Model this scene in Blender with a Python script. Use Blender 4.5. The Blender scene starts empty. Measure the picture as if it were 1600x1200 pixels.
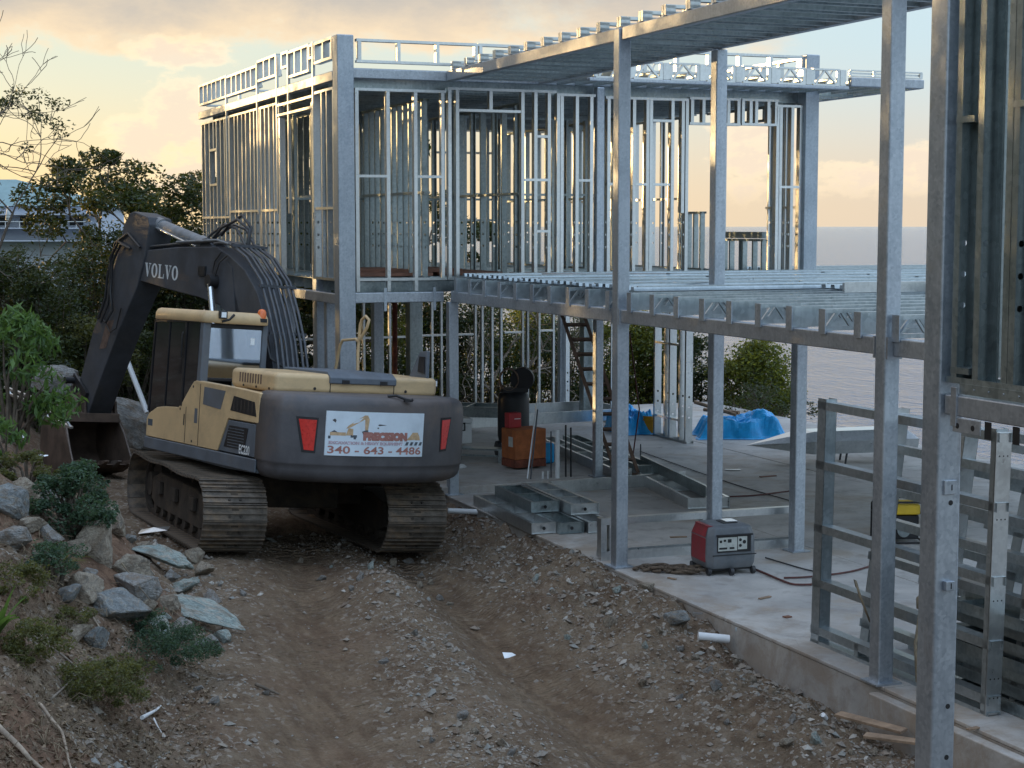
import bpy, bmesh, math, random
import numpy as np
from mathutils import Vector, Matrix, Euler
random.seed(7)
R = math.radians
scn = bpy.context.scene
COL = scn.collection

# ------------------------------------------------------------------ camera
F_PX = 2650.0
PITCH = math.atan(247/F_PX)
YAW = math.atan(1060/math.hypot(F_PX, 247))
cam_d = bpy.data.cameras.new('camera')
cam = bpy.data.objects.new('camera', cam_d); COL.objects.link(cam)
cam_d.sensor_fit = 'HORIZONTAL'; cam_d.sensor_width = 36.0
cam_d.lens = 36.0*F_PX/1600.0
cam_d.clip_start = 0.1; cam_d.clip_end = 200000
cam.rotation_euler = (math.pi/2-PITCH, 0, -YAW)
scn.camera = cam
scn.render.resolution_x = 1024; scn.render.resolution_y = 768

# ------------------------------------------------------------------ colour management
scn.view_settings.view_transform = 'Standard'
scn.view_settings.look = 'None'
scn.view_settings.exposure = 0.55
scn.view_settings.gamma = 1.0
scn.view_settings.use_curve_mapping = False

# ------------------------------------------------------------------ node helper
class NT:
    def __init__(s, tree): s.t = tree; s.n = tree.nodes; s.l = tree.links
    def add(s, typ, **kw):
        n = s.n.new(typ)
        for k, v in kw.items(): setattr(n, k, v)
        return n
    def put(s, sock, v):
        if hasattr(v, 'is_output'): s.l.new(v, sock)
        elif v is not None: sock.default_value = v
    def math(s, op, a, b=None, c=None, clamp=False):
        n = s.n.new('ShaderNodeMath'); n.operation = op; n.use_clamp = clamp
        s.put(n.inputs[0], a)
        if b is not None: s.put(n.inputs[1], b)
        if c is not None: s.put(n.inputs[2], c)
        return n.outputs[0]
    def vmath(s, op, a, b=None, scale=None):
        n = s.n.new('ShaderNodeVectorMath'); n.operation = op
        s.put(n.inputs[0], a)
        if b is not None: s.put(n.inputs[1], b)
        if scale is not None: s.put(n.inputs[3], scale)
        return n.outputs['Value'] if op in ('DOT_PRODUCT', 'LENGTH') else n.outputs[0]
    def mix(s, f, a, b, mode='MIX'):
        n = s.n.new('ShaderNodeMix'); n.data_type = 'RGBA'; n.blend_type = mode
        s.put(n.inputs[0], f)
        for i, v in ((6, a), (7, b)):
            if isinstance(v, (tuple, list)) and len(v) == 3: v = (*v, 1)
            s.put(n.inputs[i], v)
        return n.outputs[2]
    def noise(s, vec, scale, detail=4, rough=0.55, dist=0.0, out='Fac'):
        n = s.n.new('ShaderNodeTexNoise'); s.put(n.inputs['Vector'], vec)
        n.inputs['Scale'].default_value = scale; n.inputs['Detail'].default_value = detail
        n.inputs['Roughness'].default_value = rough; n.inputs['Distortion'].default_value = dist
        return n.outputs[out]
    def voronoi(s, vec, scale, feature='F1', out='Distance', rnd=1.0):
        n = s.n.new('ShaderNodeTexVoronoi'); n.feature = feature
        s.put(n.inputs['Vector'], vec); n.inputs['Scale'].default_value = scale
        n.inputs['Randomness'].default_value = rnd
        return n.outputs[out]
    def ramp(s, f, stops, interp='LINEAR'):
        n = s.n.new('ShaderNodeValToRGB'); s.put(n.inputs[0], f); cr = n.color_ramp; cr.interpolation = interp
        while len(cr.elements) < len(stops): cr.elements.new(0.5)
        for e, (p, c) in zip(cr.elements, stops):
            e.position = p; e.color = (*c, 1) if len(c) == 3 else c
        return n.outputs[0]
    def sstep(s, v, a, b):
        n = s.n.new('ShaderNodeMapRange'); n.interpolation_type = 'SMOOTHSTEP'; n.clamp = True
        s.put(n.inputs[0], v); n.inputs[1].default_value = a; n.inputs[2].default_value = b
        return n.outputs[0]
    def mapping(s, vec, loc=(0,0,0), rot=(0,0,0), scale=(1,1,1)):
        n = s.n.new('ShaderNodeMapping'); s.put(n.inputs[0], vec)
        n.inputs[1].default_value = loc; n.inputs[2].default_value = rot; n.inputs[3].default_value = scale
        return n.outputs[0]
    def bump(s, h, strength=0.3, dist=0.01, normal=None):
        n = s.n.new('ShaderNodeBump'); s.put(n.inputs['Height'], h)
        n.inputs['Strength'].default_value = strength; n.inputs['Distance'].default_value = dist
        if normal is not None: s.l.new(normal, n.inputs['Normal'])
        return n.outputs[0]

# ------------------------------------------------------------------ sun and sky (one dusk sun, low on the left behind the hill)
SUN_AZ = R(130)          # direction towards the sun, measured from +X towards +Y
SUN_EL = R(4.2)
sund = bpy.data.lights.new('sun', 'SUN'); sun = bpy.data.objects.new('sun', sund); COL.objects.link(sun)
sund.energy = 3.4; sund.angle = R(0.6); sund.color = (1.0, 0.64, 0.28)
to_sun = Vector((math.cos(SUN_AZ)*math.cos(SUN_EL), math.sin(SUN_AZ)*math.cos(SUN_EL), math.sin(SUN_EL)))
sun.rotation_euler = to_sun.to_track_quat('Z', 'Y').to_euler()

world = bpy.data.worlds.new('World'); scn.world = world; world.use_nodes = True
w = NT(world.node_tree); w.n.clear()
tc = w.add('ShaderNodeTexCoord').outputs['Generated']
sep = w.add('ShaderNodeSeparateXYZ'); w.l.new(tc, sep.inputs[0])
el = sep.outputs[2]
sky = w.add('ShaderNodeTexSky'); sky.sky_type = 'NISHITA'; sky.sun_disc = False
sky.sun_elevation = SUN_EL; sky.sun_rotation = R(90)-SUN_AZ
sky.altitude = 50; sky.air_density = 1.0; sky.dust_density = 1.6; sky.ozone_density = 1.5
nish = w.vmath('SCALE', sky.outputs[0], scale=0.085)
toward = w.vmath('DOT_PRODUCT', tc, tuple(to_sun))                       # 1 towards the sun, -1 away from it
hz = w.mix(w.sstep(toward, 0.1, 0.90), (0.60, 0.50, 0.40), (0.84, 0.62, 0.30))
hz = w.mix(w.sstep(toward, 0.86, 0.99), hz, (1.35, 0.92, 0.42))      # glow near the horizon
hz = w.mix(w.sstep(toward, -0.35, -0.95), hz, (0.86, 0.96, 1.08))
md = w.mix(w.sstep(toward, 0.1, 0.85), (0.44, 0.57, 0.65), (0.58, 0.60, 0.48))
zn = (0.78, 1.00, 1.34)
elc = w.math('MAXIMUM', el, 0.0)
g1 = w.mix(w.sstep(elc, 0.0, 0.115), hz, md)
g2 = w.mix(w.sstep(elc, 0.10, 0.75), g1, zn)
base = w.mix(0.22, g2, nish)
# clouds: low cumulus over the sea and a broad mauve layer higher up, over the whole sky
nv = w.mapping(tc, loc=(3.1, 0.7, 0.2), scale=(1, 1, 2.0))
n_big = w.noise(nv, 3.6, 7, 0.60, 0.3)
n_med = w.noise(nv, 17.0, 7, 0.62, 0.2)
layer = w.math('MULTIPLY', w.sstep(w.math('ADD', el, w.math('MULTIPLY', w.math('SUBTRACT', n_med, 0.5), 0.06)), 0.094, 0.110), w.sstep(w.math('ADD', n_big, w.math('MULTIPLY', w.math('SUBTRACT', toward, 0.42), 0.42)), 0.36, 0.50))
layer_c = w.mix(w.sstep(w.math('ADD', el, w.math('MULTIPLY', n_med, 0.05)), 0.115, 0.165), (0.72, 0.53, 0.32), (0.33, 0.295, 0.27))
c1 = w.mix(w.math('MULTIPLY', layer, 0.85), base, layer_c)
def blob(px, py, sx, sy):
    # a cumulus bank at a given bearing and height
    b = YAW + math.atan((px-800)/F_PX); e = math.atan((353-py)/F_PX)
    d = (math.sin(b)*math.cos(e), math.cos(b)*math.cos(e), math.sin(e))
    t = (math.cos(b), -math.sin(b), 0)
    u = w.math('DIVIDE', w.vmath('DOT_PRODUCT', tc, t), sx)
    v = w.math('DIVIDE', w.math('SUBTRACT', el, d[2]), sy)
    r2 = w.math('ADD', w.math('MULTIPLY', u, u), w.math('MULTIPLY', v, v))
    return w.math('SUBTRACT', 1.0, r2)
cum = None
for bb in ((285, 185, 0.022, 0.030), (250, 235, 0.035, 0.020), (300, 290, 0.05, 0.03), (190, 262, 0.02, 0.010), (1180, 240, 0.028, 0.034), (1330, 285, 0.05, 0.012), (1425, 262, 0.02, 0.013), (300, 92, 0.03, 0.010)):
    q = blob(*bb); cum = q if cum is None else w.math('SMOOTH_MAX', cum, q, 0.2)
cm = w.math('ADD', w.math('MULTIPLY', w.math('MINIMUM', cum, 0.8), 1.1), w.math('ADD', w.math('MULTIPLY', w.math('SUBTRACT', n_med, 0.5), 5.0), w.math('MULTIPLY', w.math('SUBTRACT', w.noise(nv, 60, 6, 0.65), 0.5), 3.0)))
edge = w.sstep(cm, -0.25, 1.15)
fade = w.sstep(el, 0.004, 0.03)
cum_c = w.mix(w.sstep(w.math('ADD', cm, w.math('MULTIPLY', w.noise(nv, 40, 4, 0.6), 0.5)), 0.35, 1.4), (0.82, 0.65, 0.42), (0.60, 0.49, 0.38))
c2 = w.mix(w.math('MULTIPLY', w.math('MULTIPLY', edge, fade), 0.78), c1, cum_c)
bg = w.add('ShaderNodeBackground'); w.l.new(c2, bg.inputs[0]); bg.inputs[1].default_value = 1.15
wo = w.add('ShaderNodeOutputWorld'); w.l.new(bg.outputs[0], wo.inputs[0])

# ------------------------------------------------------------------ materials
def new_mat(name):
    m = bpy.data.materials.new(name); m.use_nodes = True; t = NT(m.node_tree)
    return m, t, t.n['Principled BSDF']
def setp(p, **kw):
    names = dict(rough='Roughness', metal='Metallic', spec='Specular IOR Level', coat='Coat Weight', alpha='Alpha', trans='Transmission Weight', ior='IOR')
    for k, v in kw.items(): p.inputs[names[k]].default_value = v

def mat_metal(name, col, col2, metal=0.75, rough=0.42, spangle=14.0, streak=True, bump=0.12):
    m, t, p = new_mat(name)
    tcn = t.add('ShaderNodeTexCoord').outputs['Object']
    gp = t.add('ShaderNodeNewGeometry').outputs['Position']
    sp = t.voronoi(gp, spangle, out='Color')
    spf = t.vmath('DOT_PRODUCT', sp, (0.33, 0.33, 0.33))
    n1 = t.noise(gp, 2.3, 6, 0.6)
    n2 = t.noise(t.mapping(gp, scale=(9, 9, 0.9)), 3.0, 4, 0.6)
    f = t.math('ADD', t.math('MULTIPLY', spf, 0.35), t.math('ADD', t.math('MULTIPLY', n1, 0.6), t.math('MULTIPLY', n2, 0.35)))
    c = t.mix(t.sstep(f, 0.35, 0.95), col, col2)
    isl = t.add('ShaderNodeObjectInfo').outputs['Random']
    rn = t.noise(t.mapping(gp, scale=(1, 1, 0.35)), 3.1, 8, 0.72, 0.5)
    c = t.mix(t.math('MULTIPLY', t.sstep(rn, 0.58, 0.72), 0.35), c, (0.20, 0.15, 0.115))
    c = t.mix(t.math('MULTIPLY', t.sstep(rn, 0.42, 0.30), 0.35), c, (0.62, 0.65, 0.67))
    c = t.mix(t.math('MULTIPLY', isl, 0.30), c, tuple(x*0.62 for x in col))
    t.put(p.inputs['Base Color'], c)
    setp(p, metal=metal)
    t.put(p.inputs['Roughness'], t.math('ADD', rough-0.12, t.math('MULTIPLY', f, 0.22)))
    t.put(p.inputs['Normal'], t.bump(t.noise(gp, 55, 3, 0.6), bump, 0.004))
    return m

def mat_plain(name, col, rough=0.6, var=0.25, scale=6.0, dirt=None, dirt_amt=0.4, bump=0.1, bscale=60, metal=0.0, coat=0.0, spec=0.5):
    m, t, p = new_mat(name)
    gp = t.add('ShaderNodeTexCoord').outputs['Object']
    n1 = t.noise(gp, scale, 7, 0.65)
    c = t.mix(t.sstep(n1, 0.3, 0.75), tuple(x*(1-var) for x in col), tuple(min(1, x*(1+var)) for x in col))
    if dirt:
        n2 = t.noise(gp, scale*0.45, 9, 0.72, 0.4)
        c = t.mix(t.math('MULTIPLY', t.sstep(n2, 0.46, 0.66), dirt_amt), c, dirt)
    t.put(p.inputs['Base Color'], c)
    setp(p, metal=metal, coat=coat, spec=spec)
    t.put(p.inputs['Roughness'], t.math('ADD', rough-0.1, t.math('MULTIPLY', n1, 0.25)))
    if bump: t.put(p.inputs['Normal'], t.bump(t.noise(gp, bscale, 5, 0.65), bump, 0.01))
    return m

M = {}
M['column'] = mat_metal('galvanised_column', (0.34, 0.39, 0.45), (0.60, 0.65, 0.70), metal=0.82, rough=0.42, spangle=42)
M['beam'] = mat_metal('galvanised_beam', (0.34, 0.37, 0.41), (0.58, 0.62, 0.66), metal=0.8, rough=0.42, spangle=42)
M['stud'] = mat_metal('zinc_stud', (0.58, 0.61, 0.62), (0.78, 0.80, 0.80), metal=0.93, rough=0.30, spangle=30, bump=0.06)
M['stud2'] = mat_metal('zinc_stud_dark', (0.27, 0.32, 0.33), (0.50, 0.56, 0.57), metal=0.9, rough=0.34, spangle=30, bump=0.06)  # darker, greener zinc: reflection of the dim interior put into the colour
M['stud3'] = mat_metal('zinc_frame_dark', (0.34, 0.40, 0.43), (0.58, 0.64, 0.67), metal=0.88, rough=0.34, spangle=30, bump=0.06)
M['deck'] = mat_metal('zinc_deck', (0.36, 0.42, 0.45), (0.60, 0.66, 0.69), metal=0.92, rough=0.30, spangle=20)
M['rust'] = mat_plain('rusted_steel', (0.20, 0.055, 0.03), 0.8, 0.5, 9, (0.07, 0.03, 0.02), 0.6, 0.3)
M['rustbrown'] = mat_plain('brown_primer', (0.13, 0.085, 0.065), 0.75, 0.4, 9)
M['black'] = mat_plain('black_plastic', (0.016, 0.016, 0.018), 0.5, 0.3, 5)
M['blackrub'] = mat_plain('hose_rubber', (0.03, 0.032, 0.036), 0.42, 0.3, 5, (0.10, 0.09, 0.08), 0.3)
M['hose'] = mat_plain('steel_pipe_paint', (0.065, 0.072, 0.082), 0.36, 0.3, 8, (0.16, 0.14, 0.12), 0.3, metal=0.2)
M['darkgrey'] = mat_plain('boom_paint', (0.050, 0.056, 0.068), 0.62, 0.3, 2.5, (0.090, 0.086, 0.082), 0.4, 0.08)
M['cw'] = mat_plain('counterweight_paint', (0.082, 0.080, 0.086), 0.46, 0.3, 1.6, (0.15, 0.115, 0.095), 0.6, 0.1, 40)
M['greyp'] = mat_plain('panel_grey', (0.11, 0.13, 0.155), 0.42, 0.2, 3, (0.16, 0.14, 0.12), 0.3)
M['tan'] = mat_plain('tan_paint', (0.64, 0.455, 0.245), 0.38, 0.08, 2.6, (0.38, 0.28, 0.17), 0.6, 0.04)
M['track'] = mat_plain('track_steel', (0.125, 0.105, 0.085), 0.6, 0.45, 7, (0.23, 0.165, 0.11), 0.85, 0.4, 45, metal=0.35)
M['trackdark'] = mat_plain('track_grime', (0.045, 0.036, 0.028), 0.85, 0.4, 6, (0.10, 0.07, 0.045), 0.5, 0.4, 40)
M['bucket'] = mat_plain('bucket_steel', (0.115, 0.080, 0.060), 0.65, 0.4, 4, (0.15, 0.10, 0.075), 0.6, 0.3, 40, metal=0.2)
M['edge'] = mat_plain('worn_edge', (0.17, 0.14, 0.12), 0.5, 0.3, 9, metal=0.5)
M['chrome'] = mat_plain('chrome_rod', (0.75, 0.78, 0.80), 0.18, 0.05, 5, metal=0.9, bump=0)
M['cyl'] = mat_plain('cylinder_paint', (0.17, 0.19, 0.21), 0.45, 0.25, 6, (0.28, 0.27, 0.26), 0.5)
M['red'] = mat_plain('tail_lamp_red', (0.62, 0.03, 0.022), 0.28, 0.15, 30, bump=0.1, bscale=120, coat=0.5)
M['orange'] = mat_plain('beacon_orange', (0.75, 0.15, 0.02), 0.25, 0.1, 8, coat=0.6, bump=0)
M['white'] = mat_plain('white_paint', (0.74, 0.76, 0.76), 0.45, 0.06, 5, (0.55, 0.55, 0.52), 0.3)
M['lampw'] = mat_plain('lamp_glass', (0.86, 0.90, 0.92), 0.2, 0.04, 10, coat=0.5)
M['sign'] = mat_plain('sign_white', (0.66, 0.75, 0.82), 0.5, 0.05, 6, (0.48, 0.56, 0.62), 0.4, 0)
M['ink_red'] = mat_plain('ink_redbrown', (0.38, 0.17, 0.14), 0.6, 0.2, 20, bump=0)
M['ink_pink'] = mat_plain('ink_mauve', (0.50, 0.40, 0.45), 0.6, 0.15, 20, bump=0)
M['ink_grey'] = mat_plain('ink_grey', (0.16, 0.14, 0.16), 0.6, 0.2, 20, bump=0)
M['ink_tan'] = mat_plain('ink_tan', (0.55, 0.38, 0.22), 0.6, 0.2, 20, bump=0)
M['ink_dark'] = mat_plain('ink_dark', (0.08, 0.10, 0.12), 0.6, 0.2, 20, bump=0)
M['letter'] = mat_plain('white_lettering', (0.55, 0.60, 0.63), 0.5, 0.12, 15, bump=0)
M['orangebox'] = mat_plain('orange_rusty_box', (0.40, 0.12, 0.035), 0.7, 0.3, 5, (0.16, 0.06, 0.035), 0.6, 0.2)
M['redbox'] = mat_plain('red_box', (0.42, 0.025, 0.03), 0.4, 0.15, 6)
M['genred'] = mat_plain('generator_red', (0.23, 0.02, 0.028), 0.4, 0.2, 5, (0.10, 0.06, 0.05), 0.35)
M['gengrey'] = mat_plain('generator_grey', (0.13, 0.145, 0.16), 0.5, 0.2, 5, (0.20, 0.18, 0.16), 0.35)
M['panelw'] = mat_plain('panel_pale', (0.50, 0.52, 0.48), 0.5, 0.15, 18)
M['yellow'] = mat_plain('yellow_paint', (0.70, 0.47, 0.03), 0.4, 0.1, 5)
M['bucket_y'] = mat_plain('bucket_yellow', (0.62, 0.33, 0.02), 0.5, 0.12, 5, (0.3, 0.22, 0.12), 0.4)
M['tarp'] = mat_plain('blue_tarp', (0.015, 0.40, 0.86), 0.36, 0.22, 4, (0.01, 0.24, 0.62), 0.5, 0.5, 12)
M['pvc'] = mat_plain('white_pvc', (0.72, 0.74, 0.75), 0.35, 0.06, 5, (0.5, 0.46, 0.42), 0.35)
M['rope'] = mat_plain('brown_rope', (0.115, 0.085, 0.06), 0.9, 0.5, 30, bump=0.8, bscale=90)
M['cable'] = mat_plain('red_brown_hose', (0.10, 0.032, 0.028), 0.6, 0.3, 10)
M['strap'] = mat_plain('strap_webbing', (0.30, 0.27, 0.20), 0.85, 0.25, 25, (0.2, 0.12, 0.06), 0.5)
M['wood'] = mat_plain('weathered_wood', (0.30, 0.21, 0.14), 0.8, 0.3, 9, (0.17, 0.12, 0.09), 0.5, 0.3)
M['ply'] = mat_plain('red_brown_plywood', (0.21, 0.10, 0.065), 0.75, 0.3, 4, (0.30, 0.17, 0.11), 0.4)
M['ladder'] = mat_plain('dark_wood_ladder', (0.17, 0.11, 0.08), 0.8, 0.35, 9, (0.2, 0.14, 0.1), 0.4)
M['root'] = mat_plain('pale_root', (0.36, 0.29, 0.22), 0.8, 0.35, 12, (0.18, 0.13, 0.10), 0.5, 0.5)
M['bark'] = mat_plain('bark', (0.13, 0.105, 0.08), 0.9, 0.4, 9, (0.06, 0.05, 0.04), 0.5, 0.6)
M['barkpale'] = mat_plain('bark_pale', (0.24, 0.20, 0.16), 0.9, 0.4, 9, (0.12, 0.10, 0.08), 0.5, 0.6)
M['drygrass'] = mat_plain('dry_stalks', (0.20, 0.155, 0.10), 0.9, 0.4, 9, bump=0)
M['tealroof'] = mat_plain('teal_roof', (0.22, 0.34, 0.36), 0.7, 0.12, 2, (0.28, 0.38, 0.39), 0.3)  # teal kept less saturated, distance haze put into the roof colour
M['lilac'] = mat_plain('pale_wall', (0.52, 0.57, 0.66), 0.6, 0.06, 2)
M['winglass'] = mat_plain('dark_window', (0.03, 0.035, 0.045), 0.1, 0.2, 3, bump=0, coat=0.3)
M['interior'] = mat_plain('cab_interior', (0.035, 0.04, 0.046), 0.6, 0.3, 5)

def mat_concrete():
    m, t, p = new_mat('concrete')
    gp = t.add('ShaderNodeNewGeometry').outputs['Position']
    n1 = t.noise(gp, 0.55, 8, 0.65, 0.5); n2 = t.noise(gp, 3.2, 8, 0.7, 0.2); n3 = t.noise(gp, 40, 4, 0.6)
    c = t.mix(t.sstep(n1, 0.35, 0.68), (0.33, 0.325, 0.315), (0.52, 0.505, 0.475))
    c = t.mix(t.math('MULTIPLY', t.sstep(n2, 0.50, 0.68), 0.55), c, (0.20, 0.18, 0.16))
    c = t.mix(t.math('MULTIPLY', t.sstep(t.noise(t.mapping(gp, loc=(7, 3, 1)), 0.8, 7, 0.7, 0.6), 0.50, 0.66), 0.7), c, (0.34, 0.265, 0.19))
    c = t.mix(t.math('MULTIPLY', n3, 0.25), c, (0.5, 0.49, 0.47))
    crack = t.voronoi(t.mapping(gp, scale=(1, 1, 1)), 0.9, 'DISTANCE_TO_EDGE')
    c = t.mix(t.math('MULTIPLY', t.sstep(t.math('ADD', crack, t.math('MULTIPLY', n2, 0.03)), 0.018, 0.012), 0.25), c, (0.12, 0.11, 0.10))
    sx_ = t.add('ShaderNodeSeparateXYZ'); t.l.new(gp, sx_.inputs[0])
    mud = t.math('MULTIPLY', t.sstep(sx_.outputs[0], 9.6, 8.3), t.sstep(t.noise(gp, 1.7, 8, 0.7, 0.4), 0.40, 0.62))
    c = t.mix(t.math('MULTIPLY', mud, 0.65), c, (0.26, 0.205, 0.155))
    t.put(p.inputs['Base Color'], c)
    t.put(p.inputs['Roughness'], t.math('ADD', 0.42, t.math('MULTIPLY', n2, 0.5)))
    h = t.math('ADD', t.math('MULTIPLY', n3, 0.4), t.noise(gp, 9, 7, 0.7))
    t.put(p.inputs['Normal'], t.bump(h, 0.35, 0.012))
    return m
M['concrete'] = mat_concrete()

def mat_dirt():
    m, t, p = new_mat('dirt')
    gp = t.add('ShaderNodeNewGeometry').outputs['Position']
    n1 = t.noise(gp, 0.9, 8, 0.62, 0.4); n2 = t.noise(gp, 5.5, 8, 0.7); n3 = t.noise(gp, 38, 5, 0.7)
    v = t.voronoi(gp, 24, out='Color'); vf = t.vmath('DOT_PRODUCT', v, (0.33, 0.33, 0.33))
    c = t.mix(t.sstep(n1, 0.36, 0.66), (0.128, 0.087, 0.056), (0.215, 0.160, 0.108))
    c = t.mix(t.math('MULTIPLY', t.sstep(n2, 0.40, 0.70), 0.6), c, (0.225, 0.185, 0.140))
    c = t.mix(t.math('MULTIPLY', t.sstep(n2, 0.52, 0.32), 0.6), c, (0.085, 0.056, 0.038))
    c = t.mix(t.math('MULTIPLY', t.sstep(vf, 0.62, 0.82), 0.6), c, (0.46, 0.43, 0.38))
    c = t.mix(t.math('MULTIPLY', t.sstep(n3, 0.50, 0.30), 0.5), c, (0.05, 0.036, 0.027))
    at3 = t.add('ShaderNodeAttribute'); at3.attribute_name = 'kind_rut'
    rutc = t.mix(t.sstep(t.noise(t.mapping(gp, rot=(0, 0, R(-8)), scale=(3.0, 0.6, 1)), 2.2, 6, 0.65), 0.35, 0.66), (0.120, 0.077, 0.048), (0.225, 0.160, 0.103))
    c = t.mix(t.math('MULTIPLY', at3.outputs['Fac'], 0.8), c, t.mix(t.math('MULTIPLY', t.sstep(n3, 0.55, 0.35), 0.4), rutc, (0.10, 0.072, 0.052)))
    at = t.add('ShaderNodeAttribute'); at.attribute_name = 'kind_red'
    c = t.mix(at.outputs['Fac'], c, t.mix(t.sstep(n2, 0.35, 0.65), (0.115, 0.068, 0.045), (0.22, 0.135, 0.088)))
    at2 = t.add('ShaderNodeAttribute'); at2.attribute_name = 'kind_green'
    c = t.mix(at2.outputs['Fac'], c, t.mix(t.sstep(n2, 0.35, 0.65), (0.03, 0.045, 0.018), (0.07, 0.08, 0.035)))
    t.put(p.inputs['Base Color'], c)
    setp(p, rough=0.92, spec=0.2)
    h = t.math('ADD', t.math('MULTIPLY', n2, 1.0), t.math('ADD', t.math('MULTIPLY', n3, 0.5), t.math('MULTIPLY', t.voronoi(gp, 30), -0.45)))
    sy = t.add('ShaderNodeSeparateXYZ'); t.l.new(gp, sy.inputs[0])
    ph = t.math('ADD', t.math('MULTIPLY', sy.outputs[1], 94.2), t.math('MULTIPLY', n1, 5.0))
    cleat = t.math('MULTIPLY', t.math('POWER', t.math('ABSOLUTE', t.math('SINE', t.math('MULTIPLY', ph, 0.5))), 3.0), t.math('MULTIPLY', at3.outputs['Fac'], t.sstep(n1, 0.42, 0.58)))
    h = t.math('ADD', h, t.math('MULTIPLY', cleat, 0.8))
    t.put(p.inputs['Normal'], t.bump(h, 0.95, 0.04))
    return m
M['dirt'] = mat_dirt()

def mat_rock(name, a, b, c3=None, scale=3.0):
    m, t, p = new_mat(name)
    gp = t.add('ShaderNodeTexCoord').outputs['Object']
    oi = t.add('ShaderNodeObjectInfo').outputs['Random']
    gp = t.vmath('ADD', gp, t.vmath('SCALE', (3.0, 7.0, 5.0), scale=oi))
    n1 = t.noise(gp, scale, 8, 0.7, 0.6); n2 = t.noise(gp, scale*6, 7, 0.7)
    c = t.mix(t.sstep(n1, 0.36, 0.64), a, b)
    if c3: c = t.mix(t.sstep(t.noise(t.mapping(gp, loc=(4, 2, 9)), scale*0.8, 8, 0.7, 1.0), 0.50, 0.62), c, c3)
    c = t.mix(t.math('MULTIPLY', t.sstep(n2, 0.55, 0.35), 0.5), c, tuple(x*0.45 for x in a))
    c = t.mix(t.math('MULTIPLY', t.sstep(t.noise(t.mapping(gp, loc=(1, 8, 3)), scale*0.7, 9, 0.75, 0.5), 0.46, 0.62), 0.55), c, (0.19, 0.135, 0.088))
    t.put(p.inputs['Base Color'], c); setp(p, rough=0.9, spec=0.2)
    t.put(p.inputs['Normal'], t.bump(t.math('ADD', n1, t.math('MULTIPLY', n2, 0.5)), 0.8, 0.05))
    return m
M['rock_tan'] = mat_rock('rock_tan', (0.27, 0.225, 0.175), (0.44, 0.39, 0.31), (0.20, 0.18, 0.15))
M['rock_grey'] = mat_rock('rock_grey', (0.22, 0.222, 0.215), (0.38, 0.375, 0.355), (0.27, 0.23, 0.19))
M['rock_green'] = mat_rock('rock_green', (0.24, 0.30, 0.29), (0.44, 0.50, 0.46), (0.46, 0.43, 0.37))
M['rock_bluegrey'] = mat_rock('rock_bluegrey', (0.18, 0.20, 0.205), (0.32, 0.34, 0.34), (0.34, 0.31, 0.26))
def mat_pebble():
    m, t, p = new_mat('pebbles')
    ri = t.add('ShaderNodeNewGeometry').outputs['Random Per Island']
    gp = t.add('ShaderNodeNewGeometry').outputs['Position']
    c = t.ramp(ri, [(0, (0.19, 0.14, 0.105)), (0.22, (0.30, 0.25, 0.20)), (0.45, (0.27, 0.25, 0.225)), (0.70, (0.34, 0.30, 0.25)), (0.86, (0.29, 0.31, 0.30)), (0.93, (0.60, 0.56, 0.50)), (0.96, (0.46, 0.42, 0.37)), (1, (0.22, 0.15, 0.11))])
    c = t.mix(t.math('MULTIPLY', t.noise(gp, 40, 4, 0.6), 0.5), c, (0.12, 0.085, 0.06))
    t.put(p.inputs['Base Color'], c); setp(p, rough=0.9, spec=0.25)
    t.put(p.inputs['Normal'], t.bump(t.noise(gp, 60, 4, 0.7), 0.5, 0.02))
    return m
M['pebble'] = mat_pebble()

def mat_leaf(name, dark, light, trans=(0.25, 0.30, 0.05), tw=0.35, rough=0.5):
    m, t, p = new_mat(name)
    ri = t.add('ShaderNodeNewGeometry').outputs['Random Per Island']
    gp = t.add('ShaderNodeNewGeometry').outputs['Position']
    f = t.math('ADD', t.math('MULTIPLY', ri, 0.6), t.math('MULTIPLY', t.noise(gp, 0.9, 3, 0.6), 0.55))
    c = t.mix(t.sstep(f, 0.25, 0.9), dark, light)
    t.put(p.inputs['Base Color'], c); setp(p, rough=rough, spec=0.4)
    tr = t.add('ShaderNodeBsdfTranslucent'); t.put(tr.inputs[0], t.mix(t.sstep(f, 0.2, 0.9), tuple(x*0.6 for x in trans), trans))
    mx = t.add('ShaderNodeMixShader'); mx.inputs[0].default_value = tw
    out = t.n['Material Output']
    t.l.new(p.outputs[0], mx.inputs[1]); t.l.new(tr.outputs[0], mx.inputs[2]); t.l.new(mx.outputs[0], out.inputs[0])
    return m
M['leaf_dark'] = mat_leaf('leaf_dark', (0.014, 0.028, 0.010), (0.045, 0.066, 0.020), (0.15, 0.17, 0.02), tw=0.22)  # dark foliage, darkened further to put the backlit silhouette into the colour
M['leaf_sunlit'] = mat_leaf('leaf_sunlit', (0.035, 0.060, 0.016), (0.10, 0.125, 0.030), (0.42, 0.42, 0.05), tw=0.4)  # lit foliage copy: golden sunlight put into leaf colour and translucency
M['leaf_bright'] = mat_leaf('leaf_bright', (0.045, 0.095, 0.030), (0.115, 0.20, 0.055), (0.20, 0.34, 0.06))
M['leaf_blue'] = mat_leaf('leaf_creeper', (0.026, 0.056, 0.036), (0.07, 0.125, 0.070), (0.12, 0.20, 0.07))
M['leaf_olive'] = mat_leaf('leaf_olive', (0.05, 0.062, 0.022), (0.12, 0.125, 0.045), (0.28, 0.28, 0.05))

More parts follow.
